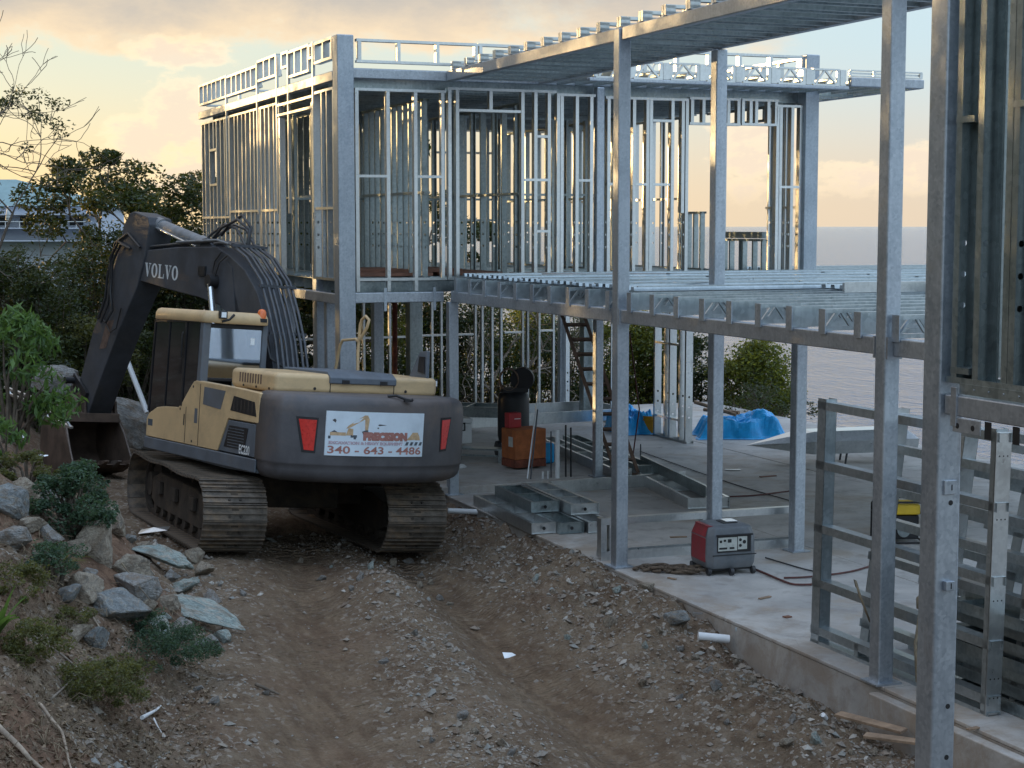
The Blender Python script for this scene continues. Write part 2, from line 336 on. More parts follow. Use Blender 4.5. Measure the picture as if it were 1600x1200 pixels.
M['dryleaf'] = mat_leaf('leaf_dry', (0.10, 0.065, 0.04), (0.26, 0.19, 0.12), (0.2, 0.12, 0.05), tw=0.1)
def mat_glass_dark(name, col, rough=0.06):
    m, t, p = new_mat(name)
    t.put(p.inputs['Base Color'], (*col, 1)); setp(p, rough=rough, spec=0.5, coat=0.3)
    return m
M['glass_black'] = mat_glass_dark('tinted_glass', (0.006, 0.007, 0.010))
def mat_glass_clear():
    m, t, p = new_mat('rear_glass')
    out = t.n['Material Output']
    gl = t.add('ShaderNodeBsdfGlossy'); gl.inputs['Roughness'].default_value = 0.04; gl.inputs[0].default_value = (0.85, 0.92, 1.0, 1)
    tr = t.add('ShaderNodeBsdfTransparent'); tr.inputs[0].default_value = (0.45, 0.52, 0.56, 1)
    mx = t.add('ShaderNodeMixShader')
    fr = t.add('ShaderNodeFresnel'); fr.inputs[0].default_value = 1.7
    t.put(mx.inputs[0], t.math('MULTIPLY', t.math('ADD', fr.outputs[0], 0.16), 2.2, clamp=True))
    t.l.new(tr.outputs[0], mx.inputs[1]); t.l.new(gl.outputs[0], mx.inputs[2]); t.l.new(mx.outputs[0], out.inputs[0])
    return m
M['glass'] = mat_glass_clear()

def mat_sea():
    m, t, p = new_mat('sea_water')
    gp = t.add('ShaderNodeNewGeometry').outputs['Position']
    t.put(p.inputs['Base Color'], (0.07, 0.14, 0.24, 1)); setp(p, rough=0.12, ior=1.33, spec=0.5)
    a = t.noise(t.mapping(gp, rot=(0, 0, R(20)), scale=(0.42, 0.16, 1)), 1.0, 6, 0.6, 0.3)
    b = t.noise(t.mapping(gp, rot=(0, 0, R(-15)), scale=(0.06, 0.02, 1)), 1.0, 5, 0.6)
    t.put(p.inputs['Normal'], t.bump(t.math('ADD', a, t.math('MULTIPLY', b, 1.5)), 1.0, 2.4))
    return m
M['sea'] = mat_sea()

# ------------------------------------------------------------------ mesh helpers
class MB:
    def __init__(s): s.v = []; s.f = []; s.sm = []; s.mi = []; s.cur = 0
    def add(s, vs, fs, smooth=False, T=None):
        o = len(s.v)
        if T is not None: vs = [T @ Vector(p) for p in vs]
        s.v += [tuple(p) for p in vs]
        for q in fs:
            s.f.append([i+o for i in q]); s.sm.append(smooth); s.mi.append(s.cur)
        return s
    def box(s, x0, x1, y0, y1, z0, z1, T=None):
        vs = [(x, y, z) for z in (z0, z1) for y in (y0, y1) for x in (x0, x1)]
        return s.add(vs, [(0, 2, 3, 1), (4, 5, 7, 6), (0, 1, 5, 4), (2, 6, 7, 3), (0, 4, 6, 2), (1, 3, 7, 5)], T=T)
    def bar(s, p0, p1, w, h, up=(0, 0, 1)):
        p0 = Vector(p0); p1 = Vector(p1); d = (p1-p0).normalized(); u = Vector(up)
        if abs(d.dot(u)) > 0.98: u = Vector((0, 1, 0))
        a = d.cross(u).normalized(); b = a.cross(d).normalized()
        vs = []
        for p in (p0, p1):
            for i, j in ((-1, -1), (1, -1), (1, 1), (-1, 1)): vs.append(p+a*(i*w/2)+b*(j*h/2))
        return s.add(vs, [(0, 1, 2, 3), (7, 6, 5, 4), (0, 4, 5, 1), (1, 5, 6, 2), (2, 6, 7, 3), (3, 7, 4, 0)])
    def tube(s, pts, r, n=8, cap=True, smooth=True):
        pts = [Vector(p) for p in pts]
        rs = r if isinstance(r, (list, tuple)) else [r]*len(pts)
        rings = []; prev = None
        for i, p in enumerate(pts):
            if i == 0: d = pts[1]-pts[0]
            elif i == len(pts)-1: d = pts[-1]-pts[-2]
            else: d = (pts[i+1]-pts[i]).normalized()+(pts[i]-pts[i-1]).normalized()
            if d.length < 1e-9: d = Vector((0, 0, 1))
            d.normalize()
            if prev is None:
                a = d.orthogonal().normalized()
            else:
                a = prev-d*prev.dot(d)
                a = a.normalized() if a.length > 1e-6 else d.orthogonal().normalized()
            prev = a; b = d.cross(a)
            rings.append([p+(a*math.cos(2*math.pi*k/n)+b*math.sin(2*math.pi*k/n))*rs[i] for k in range(n)])
        vs = [q for ring in rings for q in ring]; fs = []
        for i in range(len(pts)-1):
            for k in range(n):
                k2 = (k+1) % n
                fs.append((i*n+k, i*n+k2, (i+1)*n+k2, (i+1)*n+k))
        s.add(vs, fs, smooth)
        if cap:
            s.add(rings[0], [tuple(range(n-1, -1, -1))]); s.add(rings[-1], [tuple(range(n))])
        return s
    def cyl(s, p0, p1, r, n=16, r1=None): return s.tube([p0, p1], [r, r if r1 is None else r1], n)
    def prism(s, poly, mp, a, b):
        # poly: 2-D outline, mp(u, v, w) -> 3-D point, extruded from w=a to w=b
        n = len(poly)
        vs = [mp(u, v, a) for u, v in poly]+[mp(u, v, b) for u, v in poly]
        fs = [tuple(range(n-1, -1, -1)), tuple(range(n, 2*n))]+[(i, (i+1) % n, n+(i+1) % n, n+i) for i in range(n)]
        return s.add(vs, fs)
    def loft(s, rings, smooth=True, cap=True, closed=True):
        n = len(rings[0]); vs = [p for r_ in rings for p in r_]; fs = []
        for i in range(len(rings)-1):
            for k in range(n if closed else n-1):
                k2 = (k+1) % n
                fs.append((i*n+k, i*n+k2, (i+1)*n+k2, (i+1)*n+k))
        s.add(vs, fs, smooth)
        if cap:
            s.add(rings[0], [tuple(range(n-1, -1, -1))]); s.add(rings[-1], [tuple(range(n))])
        return s
    def mesh(s, name, mats):
        me = bpy.data.meshes.new(name)
        me.from_pydata(s.v, [], s.f)
        for m in (mats if isinstance(mats, (list, tuple)) else [mats]): me.materials.append(m)
        me.polygons.foreach_set('use_smooth', s.sm); me.polygons.foreach_set('material_index', s.mi)
        bm = bmesh.new(); bm.from_mesh(me); bmesh.ops.recalc_face_normals(bm, faces=bm.faces); bm.to_mesh(me); bm.free()
        return me
    def build(s, name, mats, parent=None, bevel=0.0, segs=2, loc=None, rot=None):
        return link(name, s.mesh(name, mats), parent, bevel, segs, loc, rot)

def link(name, me, parent=None, bevel=0.0, segs=2, loc=None, rot=None):
    o = bpy.data.objects.new(name, me); COL.objects.link(o)
    if parent is not None: o.parent = parent
    if loc is not None: o.location = loc
    if rot is not None: o.rotation_euler = rot
    if bevel:
        b = o.modifiers.new('bevel', 'BEVEL'); b.width = bevel; b.segments = segs; b.limit_method = 'ANGLE'; b.angle_limit = R(35)
        for p in me.polygons: p.use_smooth = True
        b.harden_normals = True
    return o
def thing(name, label, cat, loc=(0, 0, 0), rot=(0, 0, 0), group=None):
    o = bpy.data.objects.new(name, None); COL.objects.link(o); o.location = loc; o.rotation_euler = rot
    o.empty_display_size = 0.2
    return tag(o, label, cat, group)
def tag(o, label, cat, group=None, kind=None):
    if label: o['label'] = label
    if cat: o['category'] = cat
    if group: o['group'] = group
    if kind: o['kind'] = kind
    return o

# pixel of the survey grid -> point on a plane of the site (camera at the origin of the site grid)
Fv = Vector((math.sin(YAW)*math.cos(PITCH), math.cos(YAW)*math.cos(PITCH), -math.sin(PITCH)))
Rv = Vector((math.cos(YAW), -math.sin(YAW), 0)); Uv = Rv.cross(Fv)
def at(px, py, x=None, y=None, z=None, d=None):
    r = Fv+Rv*((px-800)/F_PX)-Uv*((py-600)/F_PX)
    t = d if d is not None else x/r.x if x is not None else y/r.y if y is not None else z/r.z
    return r*t

# ================================================================== TERRAIN
rng = np.random.default_rng(11)
def vnoise(x, y, seed=0):
    xi = np.floor(x).astype(np.int64); yi = np.floor(y).astype(np.int64)
    fx = x-xi; fy = y-yi; fx = fx*fx*(3-2*fx); fy = fy*fy*(3-2*fy)
    def h(a, b):
        n = (a*374761393+b*668265263+seed*974634777) & 0x7fffffff
        n = ((n ^ (n >> 13))*1274126177) & 0x7fffffff
        return ((n ^ (n >> 16)) & 0xffff)/65535.0
    return (h(xi, yi)*(1-fx)+h(xi+1, yi)*fx)*(1-fy)+(h(xi, yi+1)*(1-fx)+h(xi+1, yi+1)*fx)*fy
def fbm(x, y, o=5, seed=0, g=0.55):
    s = 0; a = 1.0; t = 0
    for i in range(o):
        s = s+a*vnoise(x*2**i, y*2**i, seed+i*17); t += a; a *= g
    return s/t-0.5
def ss(v, a, b):
    t = np.clip((v-a)/(b-a), 0, 1); return t*t*(3-2*t)
YT = [-60, 6, 8, 10, 13, 15, 17, 20, 24, 28, 32, 40, 60]
XT = [0.0, 0.8, 1.1, 1.55, 2.15, 2.75, 3.35, 3.45, 3.2, 3.2, 3.6, 4.2, 5.0]
def terr(x, y, detail=True):
    x = np.asarray(x, float); y = np.asarray(y, float)
    xt = np.interp(y, YT, XT)
    z = -4.10-0.080*np.clip(x-4.3, -1.5, 4.2)+np.interp(y, [9, 12, 16, 20, 24, 30], [-.12, -.10, -.04, 0, -.03, -.12])
    # spoil heaped along the slab edge, centre ridge, wheel ruts
    z += 0.36*np.exp(-((x-8.30)/0.60)**2)*ss(y, 14.0, 16.2)*(1-ss(y, 17.8, 19.8))
    z += 0.22*np.exp(-((x-7.6)/0.6)**2)*ss(y, 9, 11)*(1-ss(y, 15.5, 17.5))
    z += 0.13*np.exp(-((x-7.5)/0.55)**2)*ss(y, 16.0, 17.5)*(1-ss(y, 19, 20.5))
    z += 0.20*np.exp(-((x-5.75)/0.55)**2-((y-18.4)/1.1)**2)
    z += 0.09*np.exp(-((x-(4.6+(y-12)*0.19))/0.42)**2)*(1-ss(y, 17.5, 19.5))
    rr = 6.38-(17-y)*0.10; rl = 4.5-(17-y)*0.24
    z -= 0.17*np.exp(-((x-rr)/0.42)**2)*(1-ss(y, 20, 22))
    z -= 0.12*np.exp(-((x-rl)/0.45)**2)*(1-ss(y, 20, 22))
    z += 0.34*np.exp(-((x-8.40)/0.50)**2)*ss(y, 17.8, 19.2)*(1-ss(y, 24.5, 26))
    d = xt-x
    hill = np.interp(d, [-0.5, 0, 0.5, 2.0, 6, 34, 60, 140], [0, .03, .45, 1.55, 2.7, 9.9, 12.0, 10.0])
    hill = hill*np.interp(y, [-80, 30, 44, 56, 90], [0.9, 1.0, 0.95, 0.62, 0.0])
    z += hill
    z += np.clip(9.0-y, 0, 9)*0.27
    under = ss(x, 8.36, 8.55)*ss(y, 5.5, 6.5)*(1-ss(y, 33.8, 34.4))*(1-ss(x, 18.2, 18.8))
    z = z*(1-under)-4.75*under
    # ground falls away to the sea on the far side and to the right
    z -= np.clip(x-18.6, 0, 300)*0.62
    z -= np.clip(y-35.0, 0, 400)*np.interp(x, [-60, 2, 9, 14], [0.05, 0.06, 0.10, 0.50])
    z -= np.clip(y-75.0, 0, 400)*0.35
    z = np.maximum(z, -75)
    if detail:
        road = ss(x, xt-0.3, xt+0.3)
        rut = np.clip(np.exp(-((x-rr)/0.50)**2)+np.exp(-((x-rl)/0.55)**2), 0, 1)*road*(1-ss(y, 19, 22))
        z += fbm(x*0.9, y*0.9, 4, 3)*(0.10+0.22*(1-road))*(1-0.8*under)
        hp = np.exp(-((x-7.9)/0.9)**2)*road; z += fbm(x*4.2, y*4.2, 4, 9)*(0.12*(1-0.75*rut)+0.10*(1-road)+0.14*hp)*(1-under)
        z += fbm(x*14, y*14, 3, 21)*(0.055+0.05*hp)*(1-0.85*rut)*(1-under)
        lim = -3.985+0.05*fbm(x*5, y*5, 3, 40); near = ss(x, 7.2, 7.7)*ss(y, 12, 13.5)*(1-ss(y, 26, 27))*(x < 8.36)
        z = np.where((near > 0.5)&(z > lim), lim, z)
        z += np.sin(y*31.4+np.sin(x*3)*0.7)*0.017*rut*ss(fbm(x*.8+4, y*.8, 3, 6), -.15, .1)
    return z
_tg = 0.03; _tx0, _ty0 = -1.0, 8.5
_TG = terr(*np.meshgrid(np.arange(_tx0, 9.6, _tg), np.arange(_ty0, 23.5, _tg))); _TL = _TG.tolist()
def tz(x, y):
    if _tx0 < x < 9.5 and _ty0 < y < 23.4:
        a = (x-_tx0)/_tg; b = (y-_ty0)/_tg; i = int(a); j = int(b); a -= i; b -= j
        return (_TL[j][i]*(1-a)+_TL[j][i+1]*a)*(1-b)+(_TL[j+1][i]*(1-a)+_TL[j+1][i+1]*a)*b
    return float(terr(x, y))
def ga(px, py, tries=60):
    # where the survey ray through px, py meets the ground
    r = Fv+Rv*((px-800)/F_PX)-Uv*((py-600)/F_PX)
    lo = hi = 9.0
    while hi < 90 and r.z*hi > tz(r.x*hi, r.y*hi): lo = hi; hi += 0.25
    for _ in range(18):
        m = (lo+hi)/2
        if r.z*m > tz(r.x*m, r.y*m): lo = m
        else: hi = m
    return r*hi

def axis(lo, a, b, hi, fine, grow=1.12):
    pts = list(np.arange(a, b, fine)); s = fine; p = b
    while p < hi: pts.append(p); s *= grow; p += s
    pts.append(hi); s = fine; p = a-fine
    while p > lo: pts.insert(0, p); s *= grow; p -= s
    pts.insert(0, lo); return np.array(pts)
gx = axis(-180, 0.6, 8.9, 260, 0.036); gy = axis(-90, 9.4, 22.5, 330, 0.040)
GX, GY = np.meshgrid(gx, gy); GZ = terr(GX, GY)
nx, ny = len(gx), len(gy)
verts = np.stack([GX.ravel(), GY.ravel(), GZ.ravel()], 1)
idx = np.arange(nx*ny).reshape(ny, nx)
quads = np.stack([idx[:-1, :-1].ravel(), idx[:-1, 1:].ravel(), idx[1:, 1:].ravel(), idx[1:, :-1].ravel()], 1)
def np_mesh(name, v, q, mat, smooth=False, k=4):
    me = bpy.data.meshes.new(name)
    me.vertices.add(len(v)); me.vertices.foreach_set('co', np.ascontiguousarray(v, dtype=np.float32).ravel())
    me.loops.add(q.size); me.loops.foreach_set('vertex_index', q.astype(np.int32).ravel())
    me.polygons.add(len(q)); me.polygons.foreach_set('loop_start', np.arange(0, q.size, k, dtype=np.int32))
    me.polygons.foreach_set('loop_total', np.full(len(q), k, dtype=np.int32))
    me.polygons.foreach_set('use_smooth', np.full(len(q), smooth))
    me.materials.append(mat); me.update(calc_edges=True); me.validate()
    return me
gme = np_mesh('ground', verts, quads, M['dirt'], True)
xtv = np.interp(verts[:, 1], YT, XT); dd = xtv-verts[:, 0]
redv = ss(dd, 0.0, 0.5)*(1-ss(dd, 3.5, 6))*ss(fbm(verts[:, 0]*1.3, verts[:, 1]*1.3, 4, 5), -0.14, 0.06)*0.9
redv += 0.22*ss(fbm(verts[:, 0]*1.1, verts[:, 1]*0.8, 4, 31), 0.04, 0.20)
grv = np.maximum(ss(dd, 4, 8), ss(verts[:, 1], 33.5, 36)*ss(dd, -60, -1)); grv = np.maximum(grv, ss(verts[:, 0], 18.4, 19.5))
rv_ = np.clip(np.exp(-((verts[:, 0]-(6.38-(17-verts[:, 1])*0.10))/0.55)**2)+np.exp(-((verts[:, 0]-(4.5-(17-verts[:, 1])*0.24))/0.6)**2), 0, 1)*(dd < 0)*(verts[:, 1] < 24)
for nm, arr in (('kind_rut', rv_), ('kind_red', np.clip(redv, 0, 1)*(1-grv)), ('kind_green', grv)):
    a = gme.attributes.new(nm, 'FLOAT', 'POINT'); a.data.foreach_set('value', arr.astype(np.float32))
ground = link('ground', gme); tag(ground, None, None, kind='structure')

# sea
sm = MB(); S = 90000
rings = [0, 150, 400, 1000, 3000, 9000, 30000, S]
vs = []; fs = []
for r_ in rings[1:]:
    for k in range(48):
        a = 2*math.pi*k/48; vs.append((r_*math.cos(a), r_*math.sin(a), -42.0))
vs.append((0, 0, -42.0)); c0 = len(vs)-1
for k in range(48): fs.append((c0, k, (k+1) % 48))
for i in range(len(rings)-2):
    for k in range(48): fs.append((i*48+k, (i+1)*48+k, (i+1)*48+(k+1) % 48, i*48+(k+1) % 48))
sm.add(vs, fs); sea = sm.build('sea', M['sea']); tag(sea, None, None, kind='structure')

# concrete slab: cast panels with narrow joints over a common footing
slab_m = MB().box(8.36, 18.4, 6.0, 34.2, -4.95, -4.04)
slab = slab_m.build('slab', M['concrete']); tag(slab, None, None, kind='structure')
xs = [8.352, 11.2, 14.8, 18.42]; ys = [5.98, 9.2, 12.22, 15.1, 18.45, 21.3, 23.62, 28.4, 34.22]
for i in range(3):
    for j in range(len(ys)-1):
        g = 0.006
        x0 = xs[i]+(g if i else 0); x1 = xs[i+1]-(g if i < 2 else 0)
        y0 = ys[j]+(g if j else 0); y1 = ys[j+1]-g
        dz = random.uniform(-.002, .002)
        MB().box(x0, x1, y0, y1, -4.035, -4.0+dz).build('slab_panel', M['concrete'], slab, bevel=0.008, segs=2)
MB().box(6.86, 11.22, 23.66, 34.0, -4.9, -3.885).build('raised_slab', M['concrete'], slab, bevel=0.012)
# notched end of the footing wall under the second terrace post
MB().box(8.24, 8.349, 6.0, 12.30, -4.95, -4.05).build('footing_ledge', M['concrete'], slab, bevel=0.015)

# ================================================================== COLD-FORMED STEEL SECTIONS
_cache = {}
def stud_mesh(L, web=0.09, fl=0.045, holes=True, mat='stud', flip=False, zh=(0.47, 0.66, 0.85)):
    key = (round(L, 3), web, fl, holes, mat, flip, zh)
    if key in _cache: return _cache[key]
    t = 0.003; s = -1 if flip else 1; b = MB()
    hz_ = [h for h in zh if h < L-0.1] if holes else []
    # flanges with lips (run along +Z), open side to +X
    for sy in (-1, 1):
        y0 = sy*web/2; y1 = y0-sy*t
        b.box(min(0, s*fl), max(0, s*fl), min(y0, y1), max(y0, y1), 0, L)
        xl = s*fl; b.box(min(xl, xl-s*t), max(xl, xl-s*t), min(y1, y1-sy*0.012), max(y1, y1-sy*0.012), 0, L)
    # web with punched holes
    yi = web/2-t
    zc = 0.0; r = 0.021
    for h in hz_:
        b.box(min(0, s*t), max(0, s*t), -yi, yi, zc, h-r)
        n = 8; cir = [(r*math.cos(2*math.pi*k/n+math.pi/8), h+r*math.sin(2*math.pi*k/n+math.pi/8)) for k in range(n)]
        rc = [(yi, h+r*.41), (yi*.6, h+r), (-yi*.6, h+r), (-yi, h+r*.41), (-yi, h-r*.41), (-yi*.6, h-r), (yi*.6, h-r), (yi, h-r*.41)]
        corner = [(yi, h+r), (-yi, h+r), (-yi, h-r), (yi, h-r)]
        for xx in (0.0, s*t):
            vs = [(xx, y, z) for y, z in cir]+[(xx, y, z) for y, z in rc]+[(xx, y, z) for y, z in corner]
            fs = [(k, (k+1) % n, 8+(k+1) % n, 8+k) for k in range(n)]+[(8, 16, 9), (10, 17, 11), (12, 18, 13), (14, 19, 15)]
            b.add(vs, fs)
        zc = h+r
    b.box(min(0, s*t), max(0, s*t), -yi, yi, zc, L)
    me = b.mesh('stud', M[mat]); _cache[key] = me
    return me
def place(name, me, parent, loc, rz=0.0, rot=None):
    o = bpy.data.objects.new(name, me); COL.objects.link(o); o.parent = parent; o.location = loc
    o.rotation_euler = rot if rot else (0, 0, rz)
    return o
def cbar(b, p0, p1, w=0.09, h=0.045, t=0.003, up=(0, 0, 1), open_up=True):
    # track channel from p0 to p1 : web plus two flanges
    p0 = Vector(p0); p1 = Vector(p1); d = (p1-p0).normalized(); u = Vector(up)
    a = d.cross(u).normalized(); s = 1 if open_up else -1
    b.bar(p0, p1, w, t, up)
    for k in (-1, 1):
        o = a*(k*(w/2-t/2))+u*(s*(h/2+t/2)); b.bar(p0+o, p1+o, t, h, up)

def wall(parent, name, axis_, const, u0, u1, z0, z1, studs, nogs=(), web=0.09, mat='stud', holes=True, flip=False, openings=(), fl=0.045, stud_name='stud'):
    """framed wall in the plane axis_=const. studs: positions along the wall (optionally (u, z0, z1))."""
    def P(u, z): return (u, const, z) if axis_ == 'y' else (const, u, z)
    b = MB(); cbar(b, P(u0, z0+0.002), P(u1, z0+0.002), web+0.006, 0.035)
    o = b.build(name, M[mat], parent)
    b = MB(); cbar(b, P(u0, z1-0.002), P(u1, z1-0.002), web+0.006, 0.035, open_up=False); b.build('top_track', M[mat], o)
    for (a0, a1, z) in nogs: MB().bar(P(a0, z), P(a1, z), web+0.008, 0.038).build('noggin', M[mat], o)
    for (a0, a1, zz0, zz1) in openings:
        for z in (zz0, zz1):
            if z is not None:
                b = MB(); cbar(b, P(a0, z), P(a1, z), web+0.004, 0.04); b.build('opening_track', M[mat], o)
    rz = 0.0 if axis_ == 'y' else math.pi/2
    for i, s in enumerate(studs):
        if isinstance(s, (tuple, list)): u, a, c = s
        else: u, a, c = s, z0+0.006, z1-0.006
        fp = flip if not isinstance(flip, str) else (i % 2 == 0)
        place(stud_name, stud_mesh(c-a, web, fl, holes and c-a > 1.2, mat, fp), o, P(u, a), rz)
    return o
def column(parent, x, y, z0, z1, s=0.15, mat='column', plate=True, name='column', holes=()):
    b = MB().box(x-s/2, x+s/2, y-s/2, y+s/2, z0, z1)
    c = b.build(name, M[mat], parent, bevel=0.016, segs=3)
    if plate: MB().box(x-s*0.85, x+s*0.85, y-s*0.85, y+s*0.85, z0+0.001, z0+0.016).build('base_plate', M[mat], c)
    return c
def beam(parent, p0, p1, w=0.10, h=0.15, mat='beam', name='beam', bev=0.012):
    return MB().bar(p0, p1, w, h).build(name, M[mat], parent, bevel=bev, segs=2)

# ================================================================== TWO-STOREY BLOCK (left)
BX0, BX1, BY0, BY1 = 6.87, 14.60, 23.80, 33.60
house = thing('house_frame', 'two storey steel stud house frame standing behind the excavator with a stepped parapet', 'building', (0, 0, 0))
column(house, 6.87, 23.80, -4.35, 2.72, 0.25)
column(house, 14.60, 23.80, -0.80, 2.72, 0.25, plate=False)
column(house, 10.91, 23.80, -3.88, 2.10, 0.13)
column(house, 7.02, 25.62, -3.88, 1.98, 0.24)
column(house, 6.95, 27.35, -3.88, -0.97, 0.15)
column(house, 6.95, 24.92, -3.88, -1.15, 0.15)
column(house, 6.95, 33.5, -3.88, 2.0, 0.15)
column(house, 14.5, 33.5, -3.98, 2.0, 0.15)
column(house, 8.65, 28.0, -3.88, -1.15, 0.18)
column(house, 10.05, 30.2, -3.88, -1.0, 0.26, mat='stud2')
column(house, 14.40, 32.0, -3.98, -1.0, 0.22, mat='stud2')
# floor and roof beams on the front line
beam(house, (7.0, 23.8, -1.045), (8.37, 23.8, -1.045), 0.12, 0.15)
beam(house, (8.52, 23.82, -1.03), (14.5, 23.82, -1.03), 0.10, 0.14)
beam(house, (7.0, 23.8, 2.185), (8.42, 23.8, 2.185), 0.12, 0.14)
beam(house, (8.43, 23.82, 2.185), (14.47, 23.82, 2.185), 0.10, 0.13)
beam(house, (6.80, 23.93, 2.155), (6.80, 33.6, 2.155), 0.12, 0.14)
beam(house, (6.84, 23.93, -1.065), (6.84, 33.6, -1.065), 0.12, 0.15)
beam(house, (14.6, 23.93, -1.03), (14.6, 33.6, -1.03), 0.10, 0.14)
beam(house, (14.6, 23.93, 2.16), (14.6, 33.6, 2.16), 0.10, 0.13)
beam(house, (6.9, 33.6, -1.03), (14.5, 33.6, -1.03), 0.10, 0.14)
for x in (7.46, 8.22):   # clamp brackets on the floor beam
    MB().box(x-0.02, x+0.02, 23.725, 23.738, -1.24, -0.90).build('bracket', M['column'], house)
# upper front wall, in the panels the photograph shows
def fw(u0, u1, z0, z1, st, nogs=(), ops=(), flip=False): return wall(house, 'wall_panel', 'y', 23.80, u0, u1, z0, z1, st, nogs, openings=ops, flip=flip, fl=0.052, web=0.10)
fw(7.03, 8.42, -0.80, 1.98, [(7.03, -0.955, 1.97), (7.50, -0.955, 1.97), (7.92, -0.955, 1.97), 8.34], [(7.08, 7.50, 0.72), (7.97, 8.34, 0.72)])
fw(8.44, 10.18, -0.80, 2.03, [8.45, 8.57, (9.10, 1.70, 2.02), 9.61, 9.82, 10.04], [(8.62, 9.6, 1.70), (9.66, 10.04, 0.69), (9.86, 10.04, 1.34), (9.86, 10.04, -0.08)])
fw(10.19, 10.83, -0.80, 1.99, [10.19, 10.25, 10.50, 10.74], [(10.55, 10.74, 0.69)])
fw(11.0, 12.42, -0.80, 1.97, [11.03, 11.46, 11.69, 11.75, 12.12, (12.30, 0.2, 1.96), 12.37], [(11.03, 11.2, 0.64), (11.5, 11.7, 0.64), (11.8, 12.1, 0.64), (11.8, 12.15, 1.62)])
fw(12.44, 13.34, 1.57, 2.0, [12.46, 12.66, 12.9, 13.10, 13.28])
fw(13.36, 14.02, 1.58, 2.0, [13.36, 13.50, 13.60, 13.82, 13.96])
fw(13.99, 14.47, -0.80, 1.92, [13.99, 14.05, 14.26, 14.42], [(14.05, 14.42, 0.62)])
# other upper walls
def rnd_studs(a, b, step, jit=0.03):
    n = int(round((b-a)/step)); return [a+i*(b-a)/n+(random.uniform(-jit, jit) if 0 < i < n else 0) for i in range(n+1)]
YL = [(23.96, 25.02), (27.2, 28.5), (28.55, 30.9), (30.95, 33.45)]
for k, (a, b_) in enumerate(YL):
    st = rnd_studs(a+0.03, b_-0.03, 0.33, 0.05)
    if k == 3: st = [s for s in st if not 31.9 < s < 32.75]+[(32.0, -.79, 1.99), (32.7, -.79, 1.99), (32.35, -.79, 0.75), (32.33, 1.45, 1.99)]
    ops = [(32.0, 32.7, 0.76, 1.42)] if k == 3 else ()
    wall(house, 'wall_panel', 'x', 6.80, a, b_, -0.80, 2.0, st, [(a, b_, 0.26)] if k != 3 else [(a, b_, 0.16)], openings=ops, fl=0.05, flip='alt', mat='stud')
wall(house, 'header', 'x', 6.78, 25.04, 27.18, 1.76, 1.96, [])
for yy in (25.08, 27.12): column(house, 6.79, yy, -0.80, 1.75, 0.10, plate=False, name='jamb_post', mat='stud')
wall(house, 'wall_panel', 'y', 33.55, 6.95, 10.7, -0.8, 2.0, rnd_studs(7.0, 10.65, 0.42), [(6.95, 10.7, 0.6)], flip='alt')
wall(house, 'wall_panel', 'y', 33.55, 10.72, 14.5, -0.8, 2.0, [s for s in rnd_studs(10.78, 14.45, 0.42) if not 11.6 < s < 12.9], [(10.72, 11.6, 0.6)], openings=[(11.6, 12.9, 0.1, 1.5)], flip='alt')
# right side wall with its tall window and sill cupboard framing
wall(house, 'wall_panel', 'x', 14.58, 23.95, 25.05, -0.8, 2.0, [24.05, 24.42, 24.5, 24.95], [(23.97, 25.0, 0.3)], flip=True)
wall(house, 'wall_panel', 'x', 14.58, 25.07, 26.48, -0.8, -0.22, [25.1, 25.4, 25.75, 25.85, 26.2, 26.44], mat='stud2', holes=False)
wall(house, 'wall_panel', 'x', 14.58, 25.07, 26.48, 1.74, 2.0, [25.1, 25.5, 26.0, 26.44], mat='stud2', holes=False)
wall(house, 'wall_panel', 'x', 14.58, 26.5, 27.1, -0.8, 2.0, [26.52, 26.62], mat='stud')
wall(house, 'wall_panel', 'x', 14.58, 27.25, 28.1, -0.8, 0.26, [27.3, 27.55, 27.8, 28.05], mat='stud2', holes=False)
wall(house, 'wall_panel', 'x', 14.58, 28.15, 33.4, -0.8, 2.0, rnd_studs(28.2, 33.35, 0.38), [(28.2, 33.35, 0.5)], flip='alt')
MB().box(14.50, 14.66, 25.05, 26.5, -0.21, -0.10).build('window_sill', M['stud2'], house)
# interior partitions
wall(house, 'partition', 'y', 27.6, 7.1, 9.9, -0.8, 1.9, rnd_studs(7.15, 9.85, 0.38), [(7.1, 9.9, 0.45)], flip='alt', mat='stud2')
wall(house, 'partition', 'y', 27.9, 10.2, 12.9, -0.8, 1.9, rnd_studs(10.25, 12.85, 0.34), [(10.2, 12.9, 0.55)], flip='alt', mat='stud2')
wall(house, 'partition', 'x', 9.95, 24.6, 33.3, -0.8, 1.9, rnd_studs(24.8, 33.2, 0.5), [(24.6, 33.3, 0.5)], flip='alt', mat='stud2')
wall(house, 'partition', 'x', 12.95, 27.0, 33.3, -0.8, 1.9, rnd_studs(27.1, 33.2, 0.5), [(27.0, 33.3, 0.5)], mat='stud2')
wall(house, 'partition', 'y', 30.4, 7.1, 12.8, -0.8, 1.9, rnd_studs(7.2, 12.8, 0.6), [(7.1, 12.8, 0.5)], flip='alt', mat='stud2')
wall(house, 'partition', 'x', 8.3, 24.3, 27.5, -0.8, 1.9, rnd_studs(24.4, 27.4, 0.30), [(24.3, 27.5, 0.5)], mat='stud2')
wall(house, 'partition', 'x', 7.6, 27.7, 33.4, -0.8, 1.9, rnd_studs(27.8, 33.3, 0.42), [(27.7, 33.4, 0.5)], mat='stud2')
